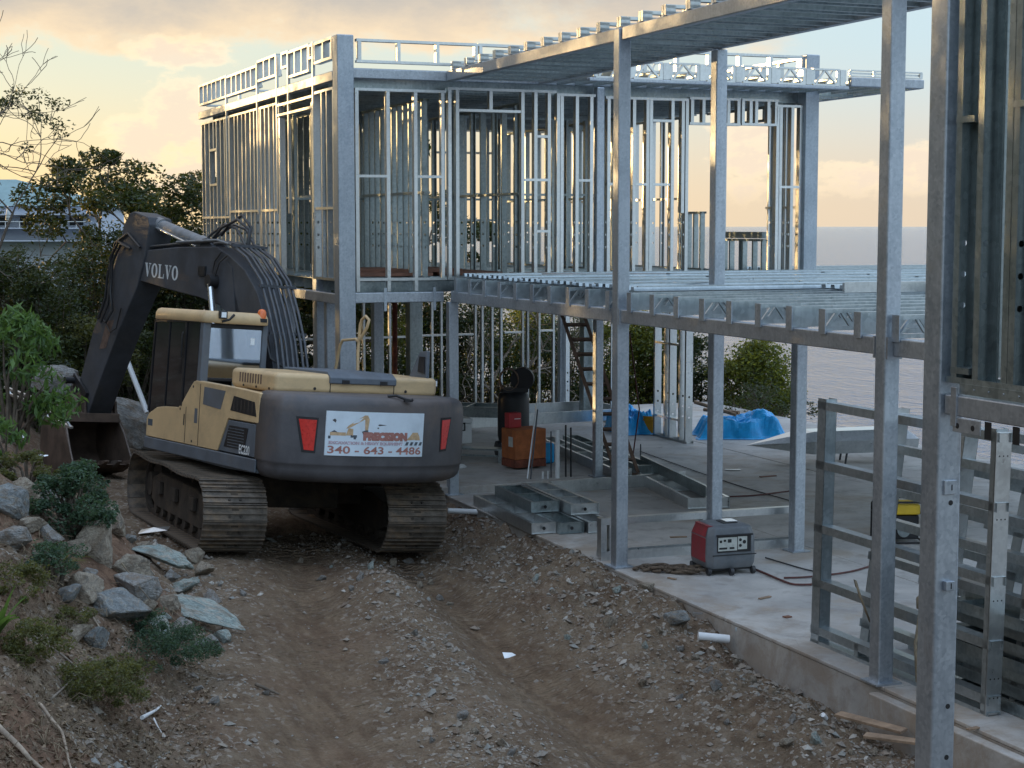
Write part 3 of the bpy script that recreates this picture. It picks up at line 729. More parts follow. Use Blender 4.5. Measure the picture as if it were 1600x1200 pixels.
# ceiling joists, floor joists, floor sheets
jm = MB(); cbar(jm, (0, 0, 0), (7.6, 0, 0), 0.16, 0.04, up=(0, 1, 0)); jme = jm.mesh('joist', M['stud2'])
for k in range(22): place('ceiling_joist', jme, house, (6.95, 24.0+k*0.44, 2.06))
for k in range(17): place('floor_joist', jme, house, (6.95, 24.1+k*0.58, -0.905))
fl = MB().box(6.95, 14.5, 24.25, 33.5, -0.816, -0.806).build('floor_deck', M['deck'], house)
for k in range(34): MB().box(7.0, 14.45, 24.3+k*0.27, 24.36+k*0.27, -0.805, -0.786).build('rib', M['deck'], fl)
for i, (x0, x1, y0, y1, z) in enumerate([(7.2, 8.6, 24.9, 26.1, -0.74), (7.4, 9.2, 25.2, 26.6, -0.69), (8.8, 9.8, 25.0, 26.9, -0.74), (9.95, 10.9, 24.7, 25.1, -0.75)]):
    MB().box(x0, x1, y0, y1, z-0.03, z+0.02).build('floor_sheet', M['ply'], house, rot=None)
for j in range(8):
    y0 = 24.0+j*1.2; b = MB(); prof_ = []
    for k in range(8): prof_ += [(y0+k*.149, 0), (y0+k*.149+.08, 0), (y0+k*.149+.09, .03), (y0+k*.149+.14, .03)]
    m_ = len(prof_); b.add([(6.95, y, 2.262+h) for y, h in prof_]+[(14.45, y, 2.262+h) for y, h in prof_], [(i, i+1, m_+i+1, m_+i) for i in range(m_-1)]); b.build('roof_deck_sheet', M['stud2'], house)
# parapet: front, sides (stepped boxes), back
def para(axis_, const, u0, u1, z0, z1, n, lift=0.0, mat='stud'):
    st = rnd_studs(u0+0.02, u1-0.03, (u1-u0)/n, 0.02)
    return wall(house, 'parapet_panel', axis_, const, u0, u1, z0, z1, st, mat=mat, holes=False, web=0.10, fl=0.05)
para('y', 23.8, 7.06, 8.9, 2.34, 2.68, 3); para('y', 23.8, 8.92, 11.6, 2.34, 2.68, 4); para('y', 23.8, 11.62, 14.46, 2.34, 2.70, 5)
for (a, b_, z0, z1, n) in ((23.96, 24.95, 2.40, 2.72, 2), (25.0, 25.25, 2.50, 2.72, 1), (25.27, 26.5, 2.32, 2.74, 3), (26.52, 26.95, 2.5, 2.76, 1), (27.3, 28.6, 2.42, 2.78, 3), (28.65, 31.05, 2.34, 2.72, 6), (31.1, 33.55, 2.34, 2.74, 6)):
    para('x', 6.80, a, b_, z0, z1, n)
para('y', 33.6, 6.9, 14.5, 2.34, 2.70, 12); para('x', 14.58, 24.0, 33.5, 2.34, 2.70, 16)
for yy in (25.0, 26.5, 27.25, 28.62, 31.07): MB().box(6.735, 6.775, yy-0.03, yy+0.03, 0.2, 2.74).build('strap_post', M['stud'], house)
# lower storey
def lw(u0, u1, xs_, nogs=()): return wall(house, 'lower_wall_panel', 'y', 33.6, u0, u1, -3.88, -1.12, xs_, nogs, flip='alt', mat='stud')
lw(11.3, 12.95, [11.35, 11.55, 11.8, 12.52, 12.72, 12.90], [(11.3, 12.5, -2.28)])
lw(13.0, 14.6, [13.15, 13.60, 13.76, 13.98, 14.36, 14.5], [(13.2, 13.6, -2.26), (14.0, 14.36, -2.24)])
lw(7.0, 11.2, rnd_studs(7.1, 11.1, 0.5), [(7.0, 11.2, -2.3)])
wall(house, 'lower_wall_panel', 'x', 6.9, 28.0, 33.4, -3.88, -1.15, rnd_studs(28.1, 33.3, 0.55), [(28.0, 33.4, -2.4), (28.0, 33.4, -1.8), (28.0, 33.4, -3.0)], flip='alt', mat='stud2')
wall(house, 'lower_wall_panel', 'x', 14.55, 27.65, 29.05, -4.0, -1.12, [27.70, 27.95, 28.35, 28.55, 28.98], [(28.0, 28.98, -2.2), (28.0, 28.98, -3.6)], web=0.14, fl=0.06, mat='stud')
wall(house, 'lower_wall_panel', 'x', 14.55, 30.9, 33.4, -4.0, -1.12, [31.0, 31.6, 32.2, 33.3], mat='stud')
# roof canopy reaching out over the terrace: lattice fascia, end beam and underside joists
for k in range(7):
    x0 = 10.20+k*0.60; b = MB(); w_ = 0.47; y = 22.40
    for z in (2.125, 2.355): b.bar((x0, y, z), (x0+w_, y, z), 0.06, 0.028)
    for x in (x0+0.012, x0+w_-0.012): b.bar((x, y, 2.13), (x, y, 2.35), 0.06, 0.024)
    b.bar((x0+0.06, y, 2.14), (x0+w_*0.45, y, 2.345), 0.03, 0.03); b.bar((x0+w_*0.48, y, 2.345), (x0+w_-0.05, y, 2.14), 0.03, 0.03)
    b.bar((x0+w_*0.55, y+0.02, 2.14), (x0+w_*0.78, y+0.02, 2.345), 0.02, 0.02)
    b.build('truss_panel', M['stud'], house)
    MB().box(x0+w_+0.015, x0+0.585, y-0.02, y+0.03, 2.12, 2.36).build('fascia_plate', M['stud'], house)
b = MB(); b.bar((14.45, 22.40, 2.36), (15.76, 22.40, 2.36), 0.05, 0.02); b.bar((14.45, 22.40, 2.275), (15.76, 22.40, 2.275), 0.05, 0.02)
b.bar((14.45, 22.42, 2.318), (15.76, 22.42, 2.318), 0.004, 0.03)
for x in (14.46, 14.9, 15.3, 15.75): b.bar((x, 22.4, 2.28), (x, 22.4, 2.355), 0.05, 0.025)
b.build('fascia_channel', M['stud'], house)
beam(house, (14.46, 22.40, 2.185), (15.78, 22.40, 2.185), 0.10, 0.135)
beam(house, (15.76, 22.46, 2.185), (15.76, 28.2, 2.185), 0.10, 0.135)
beam(house, (10.1, 22.42, 2.09), (14.44, 22.42, 2.09), 0.10, 0.05)
jm = MB(); cbar(jm, (0, 0, 0), (0, 1.32, 0), 0.12, 0.04, up=(1, 0, 0)); jme = jm.mesh('joist', M['stud2'])
for k in range(19): place('canopy_joist', jme, house, (10.2+k*0.3, 22.46, 2.17))
jm = MB(); cbar(jm, (0, 0, 0), (1.02, 0, 0), 0.12, 0.04, up=(0, 1, 0)); jme = jm.mesh('joist', M['stud2'])
for k in range(9): place('canopy_joist', jme, house, (14.68, 24.2+k*0.45, 2.17))

# ================================================================== TERRACE (posts, decks, open roof) in front of and beside the block
ter = thing('terrace_frame', 'open steel post and beam terrace with ribbed metal deck over the concrete slab', 'building', (0, 0, 0))
FX = 8.47
column(ter, FX, 17.85, -4.0, 2.25, 0.155); column(ter, FX-0.04, 12.39, -4.0, 2.25, 0.155); column(ter, FX, 23.66, -4.0, -1.12, 0.15)
column(ter, 9.92, 18.2, -4.0, 2.10, 0.15); column(ter, 10.92, 17.92, -4.0, -1.12, 0.15)
column(ter, 17.2, 17.92, -4.0, -1.12, 0.15)
def seg_beam(ys_, x, z, w_, h_):
    for a, b_ in ys_: beam(ter, (x, a, z), (x, b_, z), w_, h_)
seg_beam([(12.52, 17.74), (17.96, 23.58), (5.0, 12.28)], FX, -1.04, 0.11, 0.155)
seg_beam([(5.0, 17.74), (17.96, 23.72)], FX, 2.185, 0.11, 0.15)
beam(ter, (9.92, 5.0, 2.185), (9.92, 23.7, 2.185), 0.11, 0.15)
beam(ter, (10.92, 12.5, -1.04), (10.92, 23.7, -1.04), 0.11, 0.155)
beam(ter, (17.2, 12.5, -1.04), (17.2, 26.0, -1.04), 0.11, 0.155)
for (x, y) in ((FX, 17.85), (FX-0.04, 12.39)):
    for z in (-1.04,):
        for s in (-1, 1): MB().box(x-0.075, x+0.075, y+s*0.10-0.012, y+s*0.10+0.012, z-0.10, z+0.09).build('end_plate', M['beam'], ter)
# roof joists: slotted channels across the two beams
jm = MB(); L = 1.62; h = 0.105
for z in (0.0, h): jm.box(0, L, -0.025, 0.025, z-0.004, z+0.004)
xq = 0.0
for a, b_ in ((0.0, 0.12), (0.34, 0.46), (0.70, 0.86), (1.08, 1.2), (1.45, 1.62)): jm.box(a, b_, -0.025, -0.021, 0.004, h-0.004)
jm.box(0, L, -0.025, -0.021, 0.004, 0.035); jm.box(0, L, -0.025, -0.021, h-0.035, h-0.004); jm.box(0, 0.004, -0.02, 0.025, 0.004, h-0.004)
for x in (0.25, 0.6, 1.0, 1.3): jm.box(x, x+0.02, -0.02, 0.02, 0.004, h-0.004)
jme = jm.mesh('roof_joist', M['stud'])
cj = MB(); cbar(cj, (0, 0, 0), (1.32, 0, 0), 0.10, 0.045, up=(0, 1, 0)); cjm = cj.mesh('ceiling_joist', M['stud2'])
for k in range(22):
    y = 23.5-k*0.565
    place('roof_joist', jme, ter, (FX-0.06, y, 2.268)); place('roof_joist', jme, ter, (FX-0.06, y-0.06, 2.27))
    place('ceiling_joist', cjm, ter, (FX+0.07, y-0.20, 2.165)); place('ceiling_joist', cjm, ter, (FX+0.07, y-0.40, 2.165))
# floor joists: lattice girders with alternating boxed ends
def floor_joist(boxed):
    b = MB(); L = 9.4; h = 0.20
    b.box(0, L, -0.03, 0.03, h-0.012, h); b.box(0, L, -0.03, 0.03, 0.0, 0.012)
    b.box(0, L, -0.03, -0.026, h-0.04, h-0.012); b.box(0, L, -0.03, -0.026, 0.012, 0.04)
    x = 0.02
    if boxed: b.box(0.0, 0.40, -0.035, -0.030, 0.01, h-0.012); x = 0.44
    while x < L-0.3:
        b.bar((x, 0, 0.012), (x+0.14, 0, h-0.012), 0.028, 0.022); b.bar((x+0.16, 0, h-0.012), (x+0.29, 0, 0.012), 0.028, 0.022); x += 0.33
    return b.mesh('floor_joist', M['deck'])
fj = [floor_joist(True), floor_joist(False)]
ep = MB().box(-0.012, 0.0, -0.055, 0.055, -0.03, 0.20).mesh('end_plate', M['column'])
for k in range(21):
    y = 23.32-k*0.5835
    o = place('floor_joist', fj[k % 2], ter, (FX-0.06, y, -0.958)); place('end_plate', ep, o, (0, 0, 0))
# ribbed deck sheets (each sheet is a part with its ribs as geometry)
def deck_sheet(x0, x1, y0, y1, z):
    b = MB(); n = int((y1-y0)/0.15); p = (y1-y0)/n; prof = []
    for k in range(n):
        y = y0+k*p; prof += [(y, 0), (y+p*0.5, 0), (y+p*0.56, 0.042), (y+p*0.94, 0.042)]
    prof.append((y1, 0))
    vs = [(x0, y, z+h) for y, h in prof]+[(x1, y, z+h) for y, h in prof]; m_ = len(prof)
    b.add(vs, [(i, i+1, m_+i+1, m_+i) for i in range(m_-1)])
    b.box(x0, x1, y0+0.002, y0+0.03, z+0.042, z+0.058); return b.build('deck_sheet', M['deck'], ter)
for (x0, x1) in ((8.66, 11.2), (11.18, 13.8), (13.78, 17.75)):
    for j in range(12):
        y0 = 16.6+j*0.595
        if x0 < 9 and j < 2: continue
        deck_sheet(x0+random.uniform(-.06, .06)*(x0 > 9), x1, y0, y0+0.59, -0.756+0.010*(j % 2)+random.uniform(0, .006))
for j in range(3): deck_sheet(14.75, 18.9, 23.85+j*0.8, 24.63+j*0.8, -0.75)
for y in (24.0, 25.2, 26.2): beam(ter, (14.75, y, -0.86), (18.9, y, -0.86), 0.06, 0.2, mat='stud2')
# loose plywood strip and loose joists lying on the deck
strip = MB().box(0, 2.3, -0.10, 0.10, 0, 0.03).build('deck_board', M['ply'], None, loc=(9.6, 22.9, -0.725), rot=(0, 0, R(-16)))
tag(strip, 'long thin grey brown board lying on the metal deck below the wall studs', 'board')
lj = [(12.2, 16.5, 2.6, 5), (11.6, 15.7, 3.2, 3), (13.6, 16.3, 3.0, 2), (14.2, 15.4, 3.0, 4), (13.2, 14.6, 3.4, 2), (10.6, 16.45, 1.9, 6)]
lab = ['second loose channel joist from the left on the upper deck', 'loose channel joist lying nearest the deck edge by the middle post', 'loose channel joist in the middle of the upper deck', 'loose channel joist on the deck behind the tall right post', 'near loose channel joist on the deck beside the tall right post', 'leftmost loose channel joist lying on the upper deck']
for i, (x, y, L, a) in enumerate(lj):
    b = MB(); cbar(b, (0, 0, 0.06), (L, 0, 0.06), 0.12, 0.05, up=(0, 1, 0)); b.box(0.0, 0.004, -0.0, 0.05, 0.01, 0.11)
    o = b.build('loose_joist', M['stud'], None, loc=(x, y, -0.752), rot=(0, 0, R(-a))); tag(o, lab[i], 'joist', 'loose channel joists on the terrace deck')

# ================================================================== NEAR WING (right edge)
wing = thing('wing_frame', 'near steel wing at the right edge with a heavy bolted post and wall studs', 'building', (0, 0, 0))
WX = 6.40
cc = column(wing, WX, 8.80, -5.0, 3.2, 0.178, plate=False)
b = MB()
for (x, y, z, r) in ((WX+0.015, 8.71, -1.72, 0.017), (WX+0.03, 8.71, -3.35, 0.017), (WX+0.03, 8.71, -3.02, 0.017)):
    MB().cyl((x, y-0.0005, z), (x, y+0.012, z), r, 14).build('bolt_hole', M['black'], cc)
pass
for z in (-1.62, -2.24):
    pl = MB().box(WX-0.045, WX+0.045, 8.692, 8.7105, z-0.045, z+0.045) if z > -1.7 else MB().box(WX-0.03, WX+0.035, 8.675, 8.7105, z-0.03, z+0.03)
    pl = pl.build('bracket', M['column'], cc, bevel=0.004); MB().box(WX+0.005, WX+0.011, 8.672 if z < -1.7 else 8.689, 8.6925, z-0.018, z+0.018).build('slot', M['black'], pl)
beam(wing, (WX-0.0, 8.70, -1.095), (WX, 8.60, -1.095), 0.12, 0.125, name='beam_stub')
beam(wing, (WX, 8.575, -1.095), (WX, 4.0, -1.095), 0.13, 0.13)
pl = MB().box(WX-0.075, WX-0.062, 8.56, 8.615, -1.22, -0.98).build('splice_plate', M['beam'], wing, bevel=0.003)
pl = MB().box(WX-0.068, WX-0.058, 8.33, 8.60, -1.255, -1.165).build('bolted_tab', M['beam'], wing, bevel=0.004)
b = MB()
for y in (8.55, 8.40): b.cyl((WX-0.0695, y, -1.215), (WX-0.062, y, -1.215), 0.018, 12)
b.build('bolt_hole', M['black'], pl)
for y in (8.28, 8.02):
    MB().box(WX-0.05, WX-0.045, y-0.03, y+0.03, -1.27, -1.165).build('hanger_bracket', M['black'], wing)
ws = [8.66, 8.45, 8.18, 8.12, 7.86, 7.6, 7.3, 7.0, 6.6, 6.2, 5.8]
wp = wall(wing, 'wall_panel', 'x', WX+0.03, 5.0, 8.70, -0.96, 3.1, ws, [(8.48, 8.66, 0.64), (7.88, 8.12, 0.70), (8.48, 8.66, -0.88)], web=0.15, fl=0.055, mat='stud2', flip=True, holes=True)
for y in (8.63, 8.41, 8.14, 7.83, 7.5, 7.1): # inner row of boxed studs closing the view between the outer ones
    MB().box(WX+0.16, WX+0.30, y-0.085, y+0.02, -0.93, 3.05).build('inner_stud', M['stud2'], wp)
MB().box(WX-0.052, WX-0.047, 5.0, 8.56, -1.02, -0.955).build('rim_track', M['stud2'], wing)
b = MB()
for y in np.arange(5.2, 8.5, 0.14): b.cyl((WX-0.056, y, -0.985), (WX-0.052, y, -0.985), 0.006, 8)
b.build('screw_head', M['column'], wing)

# ================================================================== EXCAVATOR
EXH, EXR, EXP_ = R(13.8), R(4.9), R(-0.8)
fy = Vector((-math.sin(EXH), math.cos(EXH), 0)); rx = Vector((math.cos(EXH), math.sin(EXH), 0)); uz = Vector((0, 0, 1))
rx2 = rx*math.cos(EXR)-uz*math.sin(EXR); uz2 = uz*math.cos(EXR)+rx*math.sin(EXR)
fy2 = fy*math.cos(EXP_)+uz2*math.sin(EXP_); uz3 = uz2*math.cos(EXP_)-fy*math.sin(EXP_)
exm = Matrix((rx2, fy2, uz3)).transposed()
exc = thing('excavator', 'tan and dark grey crawler excavator with its bucket resting on the ground', 'excavator', (5.486, 22.536, -4.20), exm.to_euler())

# --- crawler tracks
def make_track(side):
    T = Matrix.Rotation(R(-11.2), 4, 'Z'); cx = side*1.195
    L2, rr = 1.78, 0.425; zc = 0.475
    path = []; n_top = 240
    def stad(s):   # arc-length position on the loop -> (y, z, angle)
        a = 2*L2; c = math.pi*rr; tot = 2*a+2*c; s = s % tot
        if s < a: return (-L2+s, zc-rr, 0.0)
        s -= a
        if s < c: th = s/rr; return (L2+rr*math.sin(th), zc-rr*math.cos(th), th)
        s -= c
        if s < a:
            sag = -0.03*math.sin(math.pi*s/a*2)**2
            return (L2-s, zc+rr+sag, math.pi)
        s -= a; th = s/rr; return (-L2-rr*math.sin(th), zc+rr*math.cos(th), math.pi+th)
    tot = 4*L2+2*math.pi*rr
    ch = MB(); n = 100
    for xx in (-0.11, 0.11):
        pts_o = []; pts_i = []
        for k in range(n):
            y, z, a = stad(tot*k/n); nrm = (-math.sin(a)*-1, -math.cos(a))
            ny_, nz_ = math.sin(a), -math.cos(a)
            pts_o.append((y, z)); pts_i.append((y-ny_*0.085, z-nz_*0.085))
        rings = []
        for k in range(n):
            (yo, zo), (yi, zi) = pts_o[k], pts_i[k]
            rings.append([T @ Vector((cx+xx-0.03, yo, zo)), T @ Vector((cx+xx+0.03, yo, zo)), T @ Vector((cx+xx+0.03, yi, zi)), T @ Vector((cx+xx-0.03, yi, zi))])
        rings.append(rings[0]); ch.loft(rings, False, False)
    tr = ch.build('track', M['trackdark'], exc)
    sb = MB(); W = 0.40; p = 0.0985
    sb.box(-W, W, -p, p, -0.012, 0.004)
    for y in (-0.085, -0.005, 0.072): sb.box(-W, W, y-0.008, y+0.010, -0.036, -0.012)
    sb.box(-W, W, 0.090, 0.104, -0.020, 0.0)
    shoe_a = sb.mesh('shoe', [M['track']])
    sb.cur = 1
    for x in (-0.07, 0.07): sb.cyl((x, 0.035, -0.012), (x, 0.035, -0.030), 0.018, 6)
    sb.box(-0.045, 0.045, -0.060, -0.035, -0.0135, -0.0125)
    shoe = sb.mesh('shoe', [M['track'], M['trackdark']])
    for k in range(49):
        y, z, a = stad(tot*(k+0.37)/49)
        o = bpy.data.objects.new('shoe', shoe); COL.objects.link(o); o.parent = tr
        o.matrix_local = T @ Matrix.Translation((cx, y, z)) @ Matrix.Rotation(a, 4, 'X') @ Matrix.Rotation(random.uniform(-.012, .012), 4, 'X')
    # side frame, rollers, idler, sprocket
    fb = MB(); poly = [(-1.55, .30), (-1.45, .62), (-1.0, .70), (1.05, .70), (1.45, .60), (1.5, .30), (1.2, .22), (-1.3, .22)]
    fb.prism(poly, lambda u, v, w: T @ Vector((cx+w, u, v)), -0.20, 0.20)
    for yy in (-1.0, 0.0, 0.9): fb.box(cx+side*0.20, cx+side*0.26, yy-0.12, yy+0.12, 0.42, 0.60, T=T)
    fb.build('side_frame', M['trackdark'], tr, bevel=0.015)
    for y0, nm in ((-L2, 'sprocket'), (L2, 'idler')):
        wb = MB(); wb.cyl(T @ Vector((cx-0.06, y0, zc)), T @ Vector((cx+0.06, y0, zc)), 0.33, 28); wb.cyl(T @ Vector((cx-0.17, y0, zc)), T @ Vector((cx+0.17, y0, zc)), 0.17, 20)
        if nm == 'sprocket':
            for k in range(21):
                a = 2*math.pi*k/21; q = Vector((cx, y0+0.33*math.cos(a), zc+0.33*math.sin(a))); q2 = Vector((cx, y0+0.375*math.cos(a), zc+0.375*math.sin(a)))
                wb.bar(T @ q, T @ q2, 0.05, 0.05, up=(1, 0, 0))
        wb.build(nm, M['trackdark'], tr)
    for k in range(7):
        yy = -1.25+k*0.42; MB().cyl(T @ Vector((cx-0.19, yy, .19)), T @ Vector((cx+0.19, yy, .19)), 0.085, 14).build('roller', M['trackdark'], tr)
    for yy in (-0.6, 0.6): MB().cyl(T @ Vector((cx-0.15, yy, .79)), T @ Vector((cx+0.15, yy, .79)), 0.055, 12).build('carrier_roller', M['trackdark'], tr)
make_track(-1); make_track(1)
T0 = Matrix.Rotation(R(-11.2), 4, 'Z')
b = MB(); b.box(-1.05, 1.05, -0.55, 0.55, 0.48, 0.80, T=T0); b.box(-0.6, 0.6, -0.8, 0.8, 0.45, 0.86, T=T0)
b.cyl((0, 0, 0.86), (0, 0, 1.06), 0.62, 32)
tag(b.build('undercarriage', M['trackdark'], exc, bevel=0.02), None, None)

# --- upper body
FP = lambda u, v, w: (w, u, v)         # outline in (y, z), extruded along x
b = MB(); b.prism([(1.45, 1.04), (1.45, 1.20), (-1.9, 1.20), (-1.9, 1.02), (-1.0, 1.0)], FP, -1.33, 1.30)
b.build('turntable_deck', M['greyp'], exc, bevel=0.02)
b = MB(); b.box(-1.26, 1.26, -1.92, -0.25, 1.20, 2.02)
b.build('engine_house', M['tan'], exc, bevel=0.03)
MB().box(-0.30, 1.26, -0.24, 1.2, 1.205, 1.60).build('platform_box', M['interior'], exc, bevel=0.02)
side = [(1.43, 1.205), (1.43, 1.45), (1.36, 1.53), (1.10, 1.63), (0.85, 1.66), (0.42, 1.68), (0.34, 1.72), (0.10, 1.95), (-0.02, 2.05), (-0.10, 2.07), (-1.35, 2.045), (-1.92, 2.02), (-1.92, 1.64), (-1.08, 1.64), (-0.82, 1.205)]
sp_ = MB(); sp_.prism(side, FP, -1.352, -1.262); side_o = sp_.build('side_panel', M['tan'], exc, bevel=0.014)
b = MB(); b.prism([(-1.09, 1.625), (-1.90, 1.625), (-1.90, 1.215), (-0.84, 1.215)], FP, -1.348, -1.262); gp_ = b.build('lower_panel', M['greyp'], exc, bevel=0.01)
b = MB(); b.prism([(-1.13, 1.56), (-1.66, 1.56), (-1.58, 1.28), (-1.0, 1.28)], FP, -1.352, -1.3485); gr = b.build('grille', M['black'], gp_)
for k in range(7):
    b = MB(); z = 1.30+k*0.037; b.box(-1.3545, -1.3525, -1.55+k*0.0, -1.10, z, z+0.010); b.build('louvre', M['greyp'], gr)
b = MB(); b.prism([(-0.36, 2.0), (-0.98, 1.985), (-0.86, 1.74), (-0.34, 1.77)], FP, -1.356, -1.3525); b.build('blue_grey_inset', M['greyp'], side_o)
b = MB(); b.prism([(-1.22, 1.94), (-1.80, 1.90), (-1.86, 1.72), (-1.14, 1.75)], FP, -1.3555, -1.3525); v_ = b.build('air_vent', M['black'], side_o)
for k in range(6):
    y = -1.24-k*0.10; MB().box(-1.3580, -1.3558, y-0.012, y+0.012, 1.76, 1.90).build('vent_slat', M['trackdark'], v_)
for y in (-0.24,): MB().box(-1.3545, -1.3522, y-0.006, y+0.006, 1.22, 2.03).build('panel_seam', M['black'], side_o)
MB().box(-1.3545, -1.3522, 0.16, 0.172, 1.22, 1.70).build('panel_seam', M['black'], side_o)
MB().box(-1.3550, -1.3522, 0.20, 0.23, 1.45, 1.60).build('door_handle', M['black'], side_o)
MB().box(-1.3545, -1.3522, 1.22, 1.37, 1.36, 1.45).build('badge', M['ink_dark'], side_o)
for (y, z) in ((-0.02, 1.98), (-0.05, 1.26), (0.35, 1.66)): MB().cyl((-1.3545, y, z), (-1.352, y, z), 0.018, 10).build('latch', M['black'], side_o)
b = MB(); b.prism([(1.46, 1.04), (1.46, 1.20), (-1.91, 1.20), (-1.91, 1.03)], FP, -1.362, -1.334); b.build('skirt', M['greyp'], exc, bevel=0.02)
def text_mesh(body, size, extr=0.0, offset=0.0, mat='letter', sx=1.0, shear=0.0):
    c = bpy.data.curves.new('text', 'FONT'); c.body = body; c.size = size; c.offset = offset; c.shear = shear
    c.extrude = extr; c.resolution_u = 3
    o = bpy.data.objects.new('text', c); COL.objects.link(o)
    me = bpy.data.meshes.new_from_object(o.evaluated_get(bpy.context.evaluated_depsgraph_get()))
    bpy.data.objects.remove(o); me.materials.clear(); me.materials.append(M[mat]); return me
def remap(me, fn):
    for v in me.vertices: v.co = fn(v.co.x, v.co.y)
    me.update(); return me
me = text_mesh('EC220', 0.155, mat='white', offset=0.004)
lt = link('model_lettering', remap(me, lambda u, v: (-1.3570, -1.44-u*0.70, 1.235+v)), exc)

# --- counterweight: a lofted casting with rounded corners
def cwy(x):   # rear face as seen from above
    return -2.86+0.085*(abs(x)/0.7)**2.2 if abs(x) < 1.0 else -2.86+0.085*(1.0/0.7)**2.2+1.05*(abs(x)-1.0)**1.35
def cw_ring(z, ins, rear=0.0):
    pts = []
    xs_ = np.concatenate([np.linspace(-1.35, -1.0, 9), np.linspace(-0.9, 0.9, 19), np.linspace(1.0, 1.35, 9)])
    pts.append((-1.35+ins, -1.86, z)); pts.append((-1.352+ins, -2.15, z))
    for x in xs_:
        xx = x*(1-ins/1.35); pts.append((xx, min(cwy(x)+ins+rear, -2.2) if abs(x) > 1.3 else cwy(x)+ins+rear, z))
    pts.append((1.352-ins, -2.15, z)); pts.append((1.35-ins, -1.86, z))
    return pts
prof = [(0.985, .16), (0.995, .11), (1.03, .055), (1.08, .025), (1.14, .012), (1.195, .010), (1.205, .002), (1.225, .0), (1.5, .0), (1.85, .004), (1.95, .012), (2.01, .035), (2.045, .07), (2.06, .12)]
b = MB(); b.loft([cw_ring(z, i) for z, i in prof], True, True)
cw = b.build('counterweight', M['cw'], exc)
SX = -0.10   # the lamps and the sign sit a little left of centre
def cws(x, z, off):   # point just off the rear surface
    e = 0.01; y = cwy(x); d = (cwy(x+e)-cwy(x-e))/(2*e); n = Vector((d, -1, 0)).normalized()
    return Vector((x, y, z))+n*off
def patch(xa, xb, za, zb, off, mat, name, parent, quad=None, n=10):
    b = MB(); vs = []
    for j in range(2):
        for i in range(n+1):
            t = i/n
            if quad: # quad: (x,z) bottom-left, bottom-right, top-right, top-left
                p = [(quad[0][k]*(1-t)+quad[1][k]*t) if j == 0 else (quad[3][k]*(1-t)+quad[2][k]*t) for k in (0, 1)]
            else: p = (xa+(xb-xa)*t, za if j == 0 else zb)
            vs.append(cws(p[0], p[1], off))
    vs += [cws(v.x, v.z, off-0.014) for v in vs]
    m_ = n+1; fs = []
    for i in range(n):
        fs.append((i, i+1, m_+i+1, m_+i)); fs.append((2*m_+i, 2*m_+i+1, i+1, i)); fs.append((m_+i, m_+i+1, 3*m_+i+1, 3*m_+i))
    fs.append((0, m_, 3*m_, 2*m_)); fs.append((n, m_+n, 3*m_+n, 2*m_+n))
    b.add(vs, fs); return b.build(name, M[mat], parent)
for q, q2 in ((((-1.09, 1.39), (-0.985, 1.385), (-0.965, 1.755), (-1.155, 1.76)), ((-1.115, 1.36), (-0.965, 1.355), (-0.945, 1.785), (-1.185, 1.79))),
              (((0.80, 1.42), (0.89, 1.43), (0.955, 1.80), (0.80, 1.79)), ((0.78, 1.39), (0.91, 1.40), (0.98, 1.83), (0.78, 1.82)))):
    h_ = patch(0, 0, 0, 0, 0.004, 'black', 'lamp_recess', cw, q2); patch(0, 0, 0, 0, 0.010, 'red', 'tail_light', h_, q)
sg = patch(-0.86, 0.47, 1.335, 1.875, 0.012, 'sign', 'sign_panel', cw, n=20)
def sgn(me, off=0.0145): # (u in metres from the left edge of the panel, v from its bottom)
    return remap(me, lambda u, v: cws(-0.86+u, 1.335+v, off))
def st(body, u, v, size, wid, mat, name, off=0.008, shear=0.0):
    me = text_mesh(body, size, mat=mat, offset=off*size/0.1, shear=shear)
    xs_ = [p.co.x for p in me.vertices]; x0, x1 = min(xs_), max(xs_)
    k = wid/(x1-x0)
    for p in me.vertices: p.co.x = (p.co.x-x0)*k+u; p.co.y += v
    link(name, sgn(me), sg)
st('PRECISION', 0.46, 0.205, 0.115, 0.62, 'ink_red', 'lettering', 0.012)
st('340 - 643 - 4486', 0.03, 0.03, 0.125, 1.27, 'ink_red', 'phone_number', 0.002)
st('EXCAVATION & HEAVY EQUIPMENT', 0.04, 0.142, 0.046, 0.98, 'ink_pink', 'small_lettering', 0.008)
def flat(polys, name, mat, off=0.0140, par=None):
    b = MB()
    for poly in polys: b.add([cws(-0.86+u, 1.335+v, off) for u, v in poly], [tuple(range(len(poly)))])
    return b.build(name, M[mat], par or sg)
def rect(a, b_, c, d): return [(a, c), (b_, c), (b_, d), (a, d)]
flat([rect(0.03, 1.05, 0.134, 0.139), rect(0.03, 1.05, 0.183, 0.188)], 'ruled_line', 'ink_pink')
flat([[(1.05+k*0.07, 0.14), (1.09+k*0.07, 0.14), (1.11+k*0.07, 0.182), (1.07+k*0.07, 0.182)] for k in range(4)], 'stripe', 'ink_dark')
flat([rect(0.03, 0.37, 0.205, 0.24), rect(0.30, 0.38, 0.225, 0.255)], 'drawn_track', 'ink_dark')
flat([rect(0.05, 0.24, 0.245, 0.285), [(0.24, 0.25), (0.33, 0.25), (0.33, 0.33), (0.27, 0.34)], [(0.24, 0.33), (0.27, 0.37), (0.47, 0.50), (0.51, 0.50), (0.49, 0.46), (0.30, 0.35)], [(0.46, 0.47), (0.51, 0.50), (0.535, 0.45), (0.52, 0.32), (0.48, 0.32), (0.475, 0.44)]], 'drawn_excavator', 'ink_tan')
flat([[(0.44, 0.30), (0.52, 0.33), (0.53, 0.27), (0.46, 0.265)], [(0.06, 0.285), (0.10, 0.31), (0.14, 0.285)]], 'drawn_bucket', 'ink_dark')
